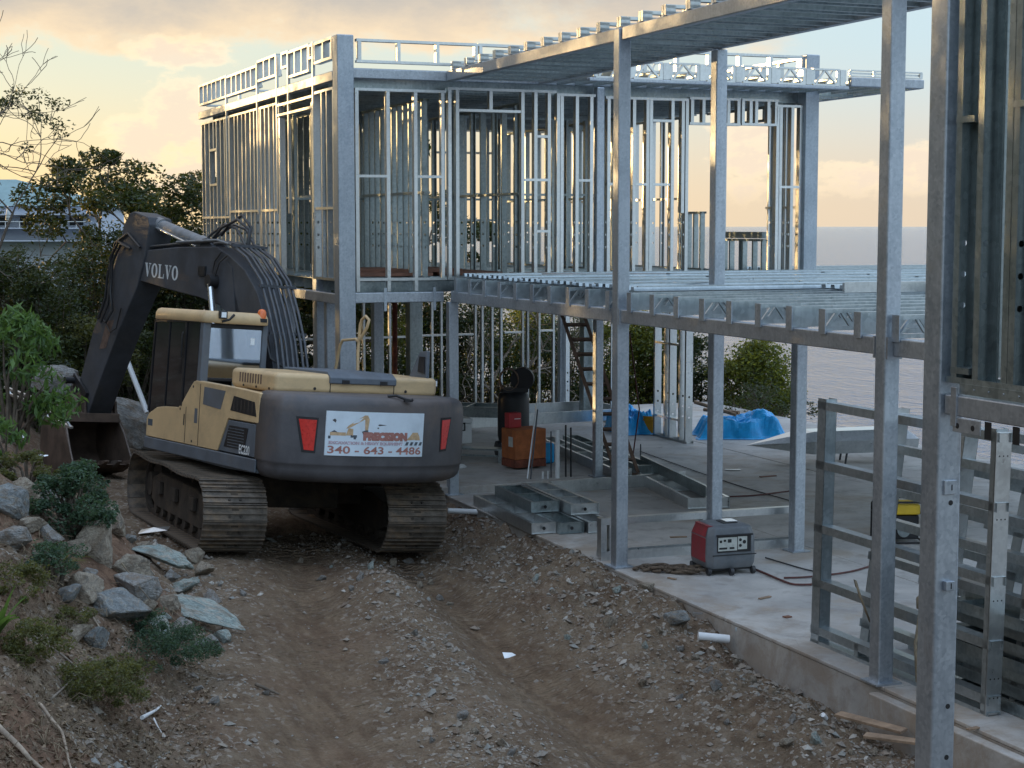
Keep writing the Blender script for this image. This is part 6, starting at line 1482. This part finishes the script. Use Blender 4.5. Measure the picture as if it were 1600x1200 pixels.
base_v = np.array([(1, 0, 0), (-1, 0, 0), (0, 1, 0), (0, -1, 0), (0, 0, 1), (0, 0, -1)], float)
base_f = np.array([(0, 2, 4), (2, 1, 4), (1, 3, 4), (3, 0, 4), (2, 0, 5), (1, 2, 5), (3, 1, 5), (0, 3, 5)])
sz = 0.005+0.013*rng.random(n)**2.4+0.036*(rng.random(n) < 0.05+0.05*ss(np.exp(-((xx-7.8)/0.9)**2), 0.3, 0.9))*rng.random(n)
V = base_v[None]*(sz[:, None, None]*np.stack([rng.uniform(.8, 1.6, n), rng.uniform(.8, 1.3, n), rng.uniform(.55, 1.0, n)], 1)[:, None, :])
V = V*(1+0.35*(rng.random((n, 6, 1))-0.5))
th = rng.random(n)*6.28; c_, s_ = np.cos(th), np.sin(th); tl_ = rng.uniform(-.5, .5, n)
X = V[:, :, 0]*c_[:, None]-V[:, :, 1]*s_[:, None]; Y = V[:, :, 0]*s_[:, None]+V[:, :, 1]*c_[:, None]; Z = V[:, :, 2]+X*tl_[:, None]
V = np.stack([X+xx[:, None], Y+yy[:, None], Z+(zz+sz*0.25)[:, None]], 2).reshape(-1, 3)
Fq = (base_f[None]+(np.arange(n)*6)[:, None, None]).reshape(-1, 3)
o = link('gravel', np_mesh('gravel', V, Fq, M['pebble'], False, 3)); tag(o, 'loose gravel and broken stone strewn over the dirt road', 'gravel', kind='stuff')

# ================================================================== VEGETATION
def leaf_mesh(name, C, size, mat, aspect=2.2, up=0.35, rs=None, var=0.4, droop=0.0, fold=True):
    rs = rs or rng; n = len(C); C = np.asarray(C, float)
    d = rs.normal(size=(n, 3)); d[:, 2] = d[:, 2]*0.6-droop; d /= np.linalg.norm(d, axis=1)[:, None]
    u = rs.normal(size=(n, 3))+np.array([0, 0, up*3]); u -= d*(u*d).sum(1)[:, None]; u /= np.linalg.norm(u, axis=1)[:, None]+1e-9
    w_ = np.cross(d, u); L = size*(1+var*(rs.random(n)-0.5)*2)[:, None]; W = L/aspect
    bend = -u*L*0.12
    v = np.stack([C-d*L*0.5, C-w_*W*0.5+d*L*0.02, C+d*L*0.5+bend, C+w_*W*0.5+d*L*0.02], 1).reshape(-1, 3)
    q = np.arange(n*4).reshape(n, 4)
    return np_mesh(name, v, q, M[mat])
def clump(c, r_, n, rs, sh=(1, 1, .75)):
    d = rs.normal(size=(n, 3)); d /= np.linalg.norm(d, axis=1)[:, None]
    return np.array(c)+d*(r_*(0.35+0.65*rs.random(n)**0.5))[:, None]*np.array(sh)
def grow(b, p, d, L, r_, depth, tips, rs, spread=0.55, bendy=0.25, grav=0.0, minr=0.004, keep=None, nodes=None):
    pts = [p]; q = p.copy(); dd_ = d.copy(); n = 4
    for k in range(n):
        dd_ = (dd_+Vector(rs.normal(size=3))*bendy*0.5+Vector((0, 0, -grav))).normalized(); q = q+dd_*(L/n); pts.append(q.copy())
        if nodes is not None and depth <= 2: nodes.append(q.copy())
    r1 = max(minr, r_*0.62)
    b.tube(pts, [r_+(r1-r_)*k/n for k in range(n+1)], 6 if r_ > 0.02 else 4, cap=False)
    if depth == 0: tips.append(q); return
    for k in range(int(rs.integers(2, 4))):
        nd = (dd_+Vector(rs.normal(size=3))*spread+Vector((0, 0, 0.12))).normalized()
        grow(b, q, nd, L*rs.uniform(.62, .85), r1, depth-1, tips, rs, spread, bendy, grav, minr, keep, nodes)
    if depth > 1 and rs.random() < 0.6:
        m = pts[2]; nd = (dd_+Vector(rs.normal(size=3))*spread*1.4).normalized(); grow(b, m, nd, L*0.6, r1*0.8, depth-2, tips, rs, spread, bendy, grav, minr, keep, nodes)
def tree(label, base, H, depth=4, seed=1, leaf='leaf_dark', bark='bark', lsize=0.10, per=60, cr=0.32, d0=(0, 0, 1), r0=None, spread=0.6, bendy=0.3, trunks=1, name='tree', grp=None, extra=None, L0=None, droop=0.1, flat=0.7, grav=0.0, cat='tree', fit=None):
    rs = np.random.default_rng(seed); t = thing(name, label, cat, base, (0, 0, 0), grp)
    b = MB(); tips = []; nodes = []
    for k in range(trunks):
        dd_ = (Vector(d0)+Vector(rs.normal(size=3))*0.28*(trunks > 1)).normalized()
        grow(b, Vector((0, 0, -0.2)), dd_, L0 or H*0.34, (r0 or H*0.022), depth, tips, rs, spread, bendy, grav, 0.006, None, nodes)
    if fit:
        k = fit/max(p.z for p in tips); b.v = [(x*k, y*k, z*k) for x, y, z in b.v]; tips = [p*k for p in tips]
    b.build('trunk', M[bark], t)
    C = [clump(p, cr*rs.uniform(.6, 1.25), int(per*rs.uniform(.5, 1.4)), rs, (1, 1, flat)) for p in tips]
    if extra: C += [clump(c, r_, n, rs, (1, 1, .7)) for c, r_, n in extra]
    if per > 0: link('crown', leaf_mesh('crown', np.concatenate(C), lsize, leaf, rs=rs, droop=droop), t)
    return t
def bush(label, px, py, d, w_, h, n, leaf, lsize, seed, name='bush', cat='bush', grp=None, dep=None, stems=True, pos=None, aspect=2.2, nclump=None, droop=0.1, ground_z=None):
    rs = np.random.default_rng(seed); p = pos or at(px, py, d=d); base = (p.x, p.y, p.z)
    t = thing(name, label, cat, base, (0, 0, 0), grp); C = []; k = nclump or max(6, int(n/350)); b = MB()
    for i in range(k):
        a = rs.random()*6.283; rr_ = 0.25+0.75*rs.random()**0.5; zz_ = rs.random()**0.75
        env = math.sqrt(max(0.10, 1-(max(0, zz_-0.35)/0.65)**2*0.95))
        c = np.array([math.cos(a)*w_*0.5*rr_*env, math.sin(a)*(dep or w_)*0.5*rr_*env, h*zz_])
        C.append(clump(c, 0.16*(w_+h)*0.5*rs.uniform(.45, 1.6), int(n/k*rs.uniform(.4, 1.6)), rs))
        if stems: b.tube([(rs.normal()*0.05*w_, rs.normal()*0.05*w_, -0.2), tuple(c*0.5+rs.normal(size=3)*0.04*w_), tuple(c)], [0.02+0.006*h, 0.012+0.003*h, 0.006], 5, cap=False)
    if stems: b.build('stem', M['bark'], t)
    link('foliage', leaf_mesh('foliage', np.concatenate(C), lsize, leaf, aspect=aspect, rs=rs, droop=droop), t)
    return t
def gbase(px, d):   # ground point under a bearing at a distance
    q = at(px, 400, d=d); return (q.x, q.y, tz(q.x, q.y))
# trees on the left behind the excavator
def ptree(label, px, pytop, d, **kw):
    g_ = gbase(px, d); top = at(px, pytop, d=d).z; return tree(label, g_, 5.0, fit=top-g_[2], **kw)
ptree('dark round topped tree standing left of the house frame', 252, 205, 44, depth=4, seed=3, leaf='leaf_dark', lsize=0.15, per=420, cr=0.50, spread=0.62, L0=2.3, trunks=2, r0=0.10)
ptree('dark forked tree left of the round topped one', 128, 248, 43, depth=4, seed=8, leaf='leaf_dark', lsize=0.14, per=300, cr=0.46, spread=0.55, L0=1.9, d0=(0.10, 0, 1), r0=0.10)
ptree('olive topped tree against the corner of the house frame', 330, 290, 42, depth=4, seed=14, leaf='leaf_dark', lsize=0.14, per=300, cr=0.5, spread=0.6, L0=2.0, r0=0.10)
ptree('dark tree filling the gap beside the left wall of the house frame', 298, 262, 41, depth=4, seed=41, leaf='leaf_dark', lsize=0.14, per=300, cr=0.5, spread=0.6, L0=2.0, r0=0.10)
ptree('sparse tree with thin twigs at the upper left edge', -45, 120, 33, depth=5, seed=19, leaf='leaf_dark', lsize=0.07, per=60, cr=0.20, spread=0.55, L0=1.75, d0=(0.05, 0, 1), r0=0.05)
ptree('bare branched tree reaching in at the top left corner', -265, -80, 26, depth=6, seed=33, leaf='leaf_dark', per=0, spread=0.42, L0=2.35, d0=(0.10, 0.0, 1), r0=0.06)
ptree('slanting bare trunk tree in front of the pale house', 40, 330, 38, depth=4, seed=17, leaf='leaf_dark', lsize=0.08, per=50, cr=0.26, spread=0.5, L0=1.6, d0=(0.35, 0, 1), bark='barkpale', r0=0.08)
def pbush(label, px, pytop, d, w_, n, lf_, seed, grp, ls=0.09, base=None):
    g_ = gbase(px, d); q = at(px, pytop+10, d=d); z0 = g_[2] if base is None else q.z-base
    return bush(label, 0, 0, 0, w_, q.z-z0, n, lf_, ls, seed, pos=Vector((q.x, q.y, z0)), grp=grp, nclump=int(n/230))
GB = 'bushes on the slope behind the excavator'
for i, (px, pt, d, w_, n, lf_, lab) in enumerate([(15, 400, 36, 2.6, 15000, 'leaf_dark', 'dark bush at the left edge behind the leafy shrub'), (70, 430, 35, 2.4, 12000, 'leaf_dark', 'mid green bush above the angular boulder'), (120, 385, 38, 2.4, 14000, 'leaf_dark', 'dark bush beside the slanting trunk'),
      (180, 365, 40, 2.6, 15000, 'leaf_dark', 'dark bush behind the top of the digger arm'), (235, 380, 40, 2.8, 15000, 'leaf_dark', 'olive bush under the round topped tree'), (300, 350, 40, 2.6, 15000, 'leaf_dark', 'tall dark bush left of the cab roof behind the boom'),
      (355, 400, 40, 2.4, 12000, 'leaf_dark', 'dark bush showing under the boom'), (420, 480, 39, 2.6, 10000, 'leaf_dark', 'dark bush seen through the lower corner of the house frame'), (205, 500, 36, 2.2, 10000, 'leaf_dark', 'low dark bush between the arm and the cab'), (130, 500, 35, 2.2, 9000, 'leaf_olive', 'low olive bush left of the digger arm'), (40, 530, 33, 2.2, 9000, 'leaf_dark', 'low dark bush above the scattered metal')]):
    pbush(lab, px, pt, d, w_, n, lf_, 400+i, GB)
for i in range(9):  # unseen bushes added to keep the low sun off the lower walls
    x = -19+i*2.35; y = 45-0.15*i; g0 = tz(x, y); h_ = 3.1-g0+0.35*math.sin(i*2.1)
    bush('tall bush in the treeline beyond the left edge of the view, '+['first', 'second', 'third', 'fourth', 'fifth', 'sixth', 'seventh', 'eighth', 'ninth'][i]+' from the hill', 0, 0, 0, 3.2, h_, 7000, 'leaf_dark', 0.15, 700+i, pos=Vector((x, y, g0)), grp=GB, nclump=60)
for i in range(9):  # unseen row added to shade the terrace, excavator and near wing
    y = 23+i*2.4; x = -10.5+0.8*math.sin(i*1.7); g0 = tz(x, y); h_ = (7.2 if i < 5 else 5.9)-g0
    bush('tall bush on the hillside left of the view, '+['nearest', 'second', 'third', 'fourth', 'fifth', 'sixth', 'seventh', 'eighth', 'furthest'][i]+' of its row', 0, 0, 0, 3.0, h_, 7000, 'leaf_dark', 0.17, 750+i, pos=Vector((x, y, g0)), grp='tall bushes on the hillside', nclump=60)
# bushes and trees beyond the house, seen through the lower storey and right of it
GC = 'bushes on the slope beyond the slab'
for i, (px, pt, d, w_, n, lf_, lab) in enumerate([(520, 470, 40, 2.6, 10000, 'leaf_dark', 'bush behind the lower left corner posts of the house frame'), (600, 470, 40, 2.6, 12000, 'leaf_sunlit', 'bush behind the rust red prop'), (665, 462, 41, 2.6, 13000, 'leaf_dark', 'bush beyond the lower storey left of the first terrace post'), (740, 465, 41, 2.8, 14000, 'leaf_dark', 'bush beyond the lower storey right of the first terrace post'), (810, 470, 42, 2.8, 14000, 'leaf_sunlit', 'bush beyond the lower storey behind the compressor'), (880, 475, 41, 2.6, 13000, 'leaf_dark', 'dark bush beyond the lower storey behind the ladder'),
       (950, 490, 41, 2.2, 11000, 'leaf_sunlit', 'bush left of the first tall post beyond the slab'), (1015, 488, 41, 1.8, 17000, 'leaf_sunlit', 'sunlit bush just right of the first tall post'), (1085, 515, 40, 1.6, 9000, 'leaf_dark', 'dark bush behind the framed posts'), (1180, 524, 39, 1.75, 22000, 'leaf_sunlit', 'rounded sunlit bush between the middle post and the shorter post')]):
    pbush(lab, px, pt, d, w_, n, lf_, 500+i, GC, base=3.2 if px > 1000 else 4.2)
tree('thin leaved sapling at the slab edge left of the shorter post', tuple(at(1210, 690, d=36)), 1.9, 4, 23, 'leaf_dark', lsize=0.065, per=16, cr=0.16, spread=0.7, L0=0.55, r0=0.03, trunks=3)
tree('bare stemmed tree behind the lower storey studs', tuple(at(800, 660, d=38)), 3.4, 4, 25, 'leaf_dark', bark='barkpale', lsize=0.06, per=10, cr=0.2, spread=0.6, L0=1.2, r0=0.05, trunks=2)
# near plants on the bank
bush('bright leafy shrub hanging over the bank at the left edge', 0, 0, 0, 1.25, 1.30, 1500, 'leaf_bright', 0.135, 41, pos=at(20, 665, d=20), aspect=3.3, nclump=18, droop=0.9)
bush('low end of the leafy shrub above the scattered metal', 0, 0, 0, 0.9, 0.55, 600, 'leaf_bright', 0.12, 42, pos=at(5, 735, d=18.5), aspect=3.3, nclump=9, droop=0.9)
UP = Vector((0, 0, 0.05))
p = ga(112, 835); bush('small leaved green shrub above the tan boulder', 0, 0, 0, 0.85, 0.60, 6500, 'leaf_blue', 0.042, 43, pos=p+UP, nclump=34)
p = ga(150, 775); bush('sparse green sprig on the bank behind the boulders', 0, 0, 0, 0.5, 0.3, 1400, 'leaf_blue', 0.04, 44, pos=p, nclump=14)
p = ga(262, 1040); bush('blue green creeping shrub under the long flat stone', 0, 0, 0, 1.0, 0.26, 9000, 'leaf_blue', 0.024, 45, pos=p+UP, nclump=60, stems=False)
p = ga(150, 1108); bush('olive green creeping shrub on the lower bank', 0, 0, 0, 0.80, 0.30, 8000, 'leaf_olive', 0.026, 46, pos=p+UP, nclump=50, stems=False)
p = ga(60, 1040); bush('tangled green weeds near the bottom left corner', 0, 0, 0, 0.6, 0.26, 4500, 'leaf_olive', 0.026, 47, pos=p+UP, nclump=30, stems=False)
p = ga(190, 1070); bush('sparse yellow green weeds between the two creeping shrubs', 0, 0, 0, 0.6, 0.16, 2200, 'leaf_olive', 0.024, 49, pos=p+UP, nclump=24, stems=False)
p = ga(40, 760); bush('pale green weeds beside the left edge stones', 0, 0, 0, 0.7, 0.3, 2600, 'leaf_olive', 0.04, 48, pos=p+UP, nclump=18)
p = ga(230, 1000); bush('dark weeds between the blue grey boulder and the long stone', 0, 0, 0, 0.45, 0.2, 2600, 'leaf_blue', 0.024, 51, pos=p+UP, nclump=24, stems=False)
p = ga(110, 980); bush('thin olive weeds on the bare red bank', 0, 0, 0, 0.5, 0.14, 1500, 'leaf_olive', 0.026, 52, pos=p, nclump=24, stems=False)
p = ga(20, 930); bush('dark undergrowth at the left edge above the strap leaved plant', 0, 0, 0, 0.6, 0.25, 2600, 'leaf_olive', 0.03, 53, pos=p, nclump=24, stems=False)
p = ga(85, 900); bush('dark green weeds under the half buried tan boulder', 0, 0, 0, 0.7, 0.2, 2600, 'leaf_blue', 0.03, 50, pos=p+UP, nclump=18)
def blades(name, label, p, n, L, wd, mat, seed, arch=0.6, cat='plant', spread=1.0):
    rs = np.random.default_rng(seed); t = thing(name, label, cat, tuple(p), (0, 0, 0))
    for i in range(n):
        a = rs.random()*6.283; l = L*rs.uniform(.6, 1.1); out = rs.uniform(.3, 1.0)*spread; vs = []; K = 6
        for k in range(K+1):
            s = k/K; r_ = l*out*s; z = l*(1.0-0.3*out)*s-arch*l*s*s*out; wv = Vector((-math.sin(a), math.cos(a), 0))*wd*0.5*(1-s**2.2+0.02)*(0.6+1.2*s*(1-s))
            c = Vector((math.cos(a)*r_, math.sin(a)*r_, max(z, -0.25))); vs += [c-wv+Vector((0, 0, wd*.15)), c, c+wv+Vector((0, 0, wd*.15))]
        fs = []
        for k in range(K): fs += [(3*k, 3*k+1, 3*k+4, 3*k+3), (3*k+1, 3*k+2, 3*k+5, 3*k+4)]
        MB().add(vs, fs, True).build('leaf', M[mat], t)
blades('broadleaf_plant', 'bright green strap leaved plant at the left edge of the bank', ga(-5, 1005)+Vector((0, 0, .05)), 16, 0.52, 0.085, 'leaf_bright', 5)
blades('grass_tuft', 'green grass tuft above the tan half buried boulder', ga(98, 888), 80, 0.32, 0.012, 'leaf_olive', 6, cat='grass')
blades('grass_tuft', 'drooping pale grass tuft near the bottom left corner', ga(70, 1165), 60, 0.30, 0.006, 'drygrass', 7, cat='grass', arch=1.2)
# roots, sticks, dry stems
def root(pts, r_, label, name='root', mat='root', taper=0.5, lift=0.03, cat='root'):
    P = [ga(px, py)+Vector((0, 0, lift)) for px, py in pts]; S_ = []
    for i in range(len(P)-1):
        for k in range(5): S_.append(P[i].lerp(P[i+1], k/5)+Vector((rr.uniform(-.3, .3), rr.uniform(-.3, .3), rr.uniform(-.3, .3)))*r_)
    S_.append(P[-1]); 
    for _ in range(2): S_ = [S_[0]]+[(S_[i-1]+S_[i]*2+S_[i+1])/4 for i in range(1, len(S_)-1)]+[S_[-1]]
    m_ = len(S_); o = MB().tube([p-P[0] for p in S_], [r_*(1-taper*k/(m_-1)) for k in range(m_)], 7).build(name, M[mat], None, loc=tuple(P[0])); tag(o, label, cat)
root([(-5, 1142), (22, 1165), (45, 1190), (75, 1215)], 0.024, 'thick pale root curving out of the bottom left corner')
root([(62, 1105), (82, 1132), (98, 1150), (104, 1180), (112, 1210)], 0.014, 'thinner twisted root right of the thick pale one')
root([(95, 910), (118, 918), (140, 922), (152, 930)], 0.012, 'short pale root below the grass tuft')
root([(30, 985), (60, 1005), (98, 1030), (128, 1055)], 0.013, 'straight grey stick slanting down the bank', 'stick', 'barkpale', cat='stick')
root([(140, 960), (158, 990), (172, 1015)], 0.010, 'short dry stick beneath the blue grey boulder', 'stick', 'root', cat='stick')
root([(80, 1098), (100, 1080), (120, 1060)], 0.010, 'dead twig crossing the weeds', 'stick', 'barkpale', cat='stick')
root([(222, 1128), (240, 1118), (252, 1108)], 0.018, 'bleached forked wood piece on the road edge', 'stick', 'pvc', 0.6, cat='stick')
root([(240, 1128), (246, 1140), (252, 1150)], 0.008, 'thin bleached curl of wood beside the forked piece', 'stick', 'pvc', cat='stick')
root([(190, 905), (205, 925), (222, 948), (236, 965)], 0.007, 'arched dry stem across the grey banded boulder', 'stick', 'drygrass', lift=0.16, cat='stick')
root([(400, 1075), (418, 1082), (436, 1090)], 0.018, 'dark broken branch lying in the left rut', 'stick', 'bark', cat='stick')
# tangle of dry stems
rs = np.random.default_rng(9)
b = MB()
for k in range(1500):
    px, py = (rs.uniform(-20, 130), rs.uniform(760, 1000)) if k < 700 else (rs.uniform(-20, 330), rs.uniform(960, 1200))
    p = ga(px, py); a = rs.random()*6.28; L = rs.uniform(.05, .20); dz = rs.uniform(-.04, .08)
    b.tube([p, p+Vector((math.cos(a)*L*.5, math.sin(a)*L*.5, dz+.02)), p+Vector((math.cos(a)*L, math.sin(a)*L, dz*0.5))], rs.uniform(.0015, .0038), 3, cap=False)
for k in range(900):
    y = rs.uniform(10, 21); x = rs.uniform(2.0, 8.2); 
    if rs.random() < 0.4: x = 7.0+1.2*rs.random()
    z = tz(x, y)+0.01; a = rs.random()*6.28; L = rs.uniform(.03, .12)
    b.tube([(x, y, z), (x+math.cos(a)*L, y+math.sin(a)*L, z+rs.uniform(0, .02))], rs.uniform(.0015, .004), 3, cap=False)
o = b.build('dry_litter', M['drygrass'], None); tag(o, 'dry stems and wood splinters scattered over bank and road', 'litter', kind='stuff')
# fallen leaves on the bank
C = []
for k in range(2600):
    p = ga(rs.uniform(-20, 150), rs.uniform(745, 1200)) if k % 2 else ga(rs.uniform(100, 330), rs.uniform(930, 1200)); C.append((p.x, p.y, p.z+0.012))
o = link('leaf_litter', leaf_mesh('leaf_litter', C, 0.045, 'dryleaf', aspect=1.8, up=1.5, rs=rs)); tag(o, 'fallen brown leaves littering the left bank', 'leaf litter', kind='stuff')
# scrap metal left on the bank by the bucket
for i, (pa, pb_, lab) in enumerate((((8, 605), (52, 622), 'left bit of pale metal ladder track on the bank by the bucket'), ((66, 640), (105, 657), 'right bit of pale metal ladder track on the bank by the bucket'))):
    A = at(*pa, d=27); B_ = at(*pb_, d=26.3); dv = B_-A; t = thing('ladder_track', lab, 'scrap metal', tuple(A), (0, 0, 0), 'metal ladder track by the bucket')
    n_ = Vector((0.05, -0.12, -0.10))
    MB().bar((0, 0, 0), tuple(dv), 0.05, 0.035).build('rail', M['stud'], t); MB().bar(tuple(n_), tuple(dv+n_), 0.05, 0.035).build('rail', M['stud'], t)
    for s in (0.05, 0.95): MB().bar(tuple(dv*s), tuple(dv*s+n_), 0.03, 0.03).build('cross_bar', M['stud'], t)
for i, (px, py, L, W, a, lab) in enumerate(((18, 690, .30, .16, 40, 'pale blue metal offcut on the red bank'), (38, 720, .36, .10, -20, 'pointed pale metal offcut below the other on the red bank'), (218, 835, .40, .16, -25, 'white punched metal strip beside the left crawler track'))):
    p = ga(px, py); b = MB(); b.add([(0, -W/2, 0), (L, -W/6 if i == 1 else -W/2, .01), (L, 0.0 if i == 1 else W/2, .02), (0, W/2, 0.01), (L*.5, 0, 0.05)], [(0, 1, 4), (1, 2, 4), (2, 3, 4), (3, 0, 4)])
    o = b.build('metal_offcut', M['stud'], None, loc=(p.x, p.y, p.z+0.03), rot=(R(6), R(-6), R(a))); sf = o.modifiers.new('thickness', 'SOLIDIFY'); sf.thickness = 0.003; tag(o, lab, 'scrap metal')
A = at(192, 546, d=31.5); B_ = at(230, 645, d=31); o = MB().tube([(0, 0, 0), tuple((B_-A)*0.55+Vector((0, 0, 0))), tuple(B_-A)], 0.05, 10).build('white_pole', M['pvc'], None, loc=tuple(A)); tag(o, 'leaning white plastic pole behind the digger arm', 'pole')
# neighbouring house by the bay
nh = thing('neighbour_house', 'pale house with a teal hip roof far behind the trees on the left', 'house', (0, 0, 0), (0, 0, 0))
D = 75; c0 = at(-230, 322, d=D); nh.location = (c0.x, c0.y, c0.z); k_ = D/F_PX; rv = Rv
nh.rotation_euler = (0, 0, -YAW)
WX_ = 388*k_
b = MB(); b.add([(0, 0, 0), (WX_, 0, 0), (WX_, 6, 0), (0, 6, 0), (3.0, 3, 1.25), (WX_-4.6, 3, 1.25)], [(0, 1, 5, 4), (1, 2, 5), (2, 3, 4, 5), (3, 0, 4), (3, 2, 1, 0)]); rf = b.build('roof', M['tealroof'], nh)
MB().box(0.3, WX_-0.3, 0.3, 5.7, -4.5, -0.02).build('wall', M['lilac'], nh)
for z in (-0.35, -0.95, -1.5): MB().box(0.1, WX_-0.2, -0.9, 0.28, z-0.05, z).build('balcony_slab', M['lilac'], nh)
for i in range(9):
    wd = MB().box(0.7+i*1.1, 1.3+i*1.1, 0.27, 0.298, -0.85, -0.45).build('window', M['winglass'], nh); MB().box(0.66+i*1.1, 1.34+i*1.1, 0.25, 0.268, -0.87, -0.85).build('sill', M['lilac'], wd)
b = MB()
for i in range(17): MB().box(0.15+i*0.62, 0.18+i*0.62, -0.88, -0.85, -0.95, -0.70).build('railing_post', M['white'], nh)
MB().box(0.1, WX_-0.2, -0.89, -0.85, -0.70, -0.67).build('handrail', M['white'], nh)
pa = at(13, 345, d=70); o = MB().loft([[(0.02*math.cos(a*1.047), 0.02*math.sin(a*1.047), 0) for a in range(6)], [(0.13*math.cos(a*1.047), 0.13*math.sin(a*1.047), 0.05) for a in range(6)], [(0.02*math.cos(a*1.047), 0.02*math.sin(a*1.047), 0.62) for a in range(6)]]).build('folded_parasol', M['white'], None, loc=tuple(pa)); tag(o, 'white folded parasol in front of the pale far house', 'parasol')
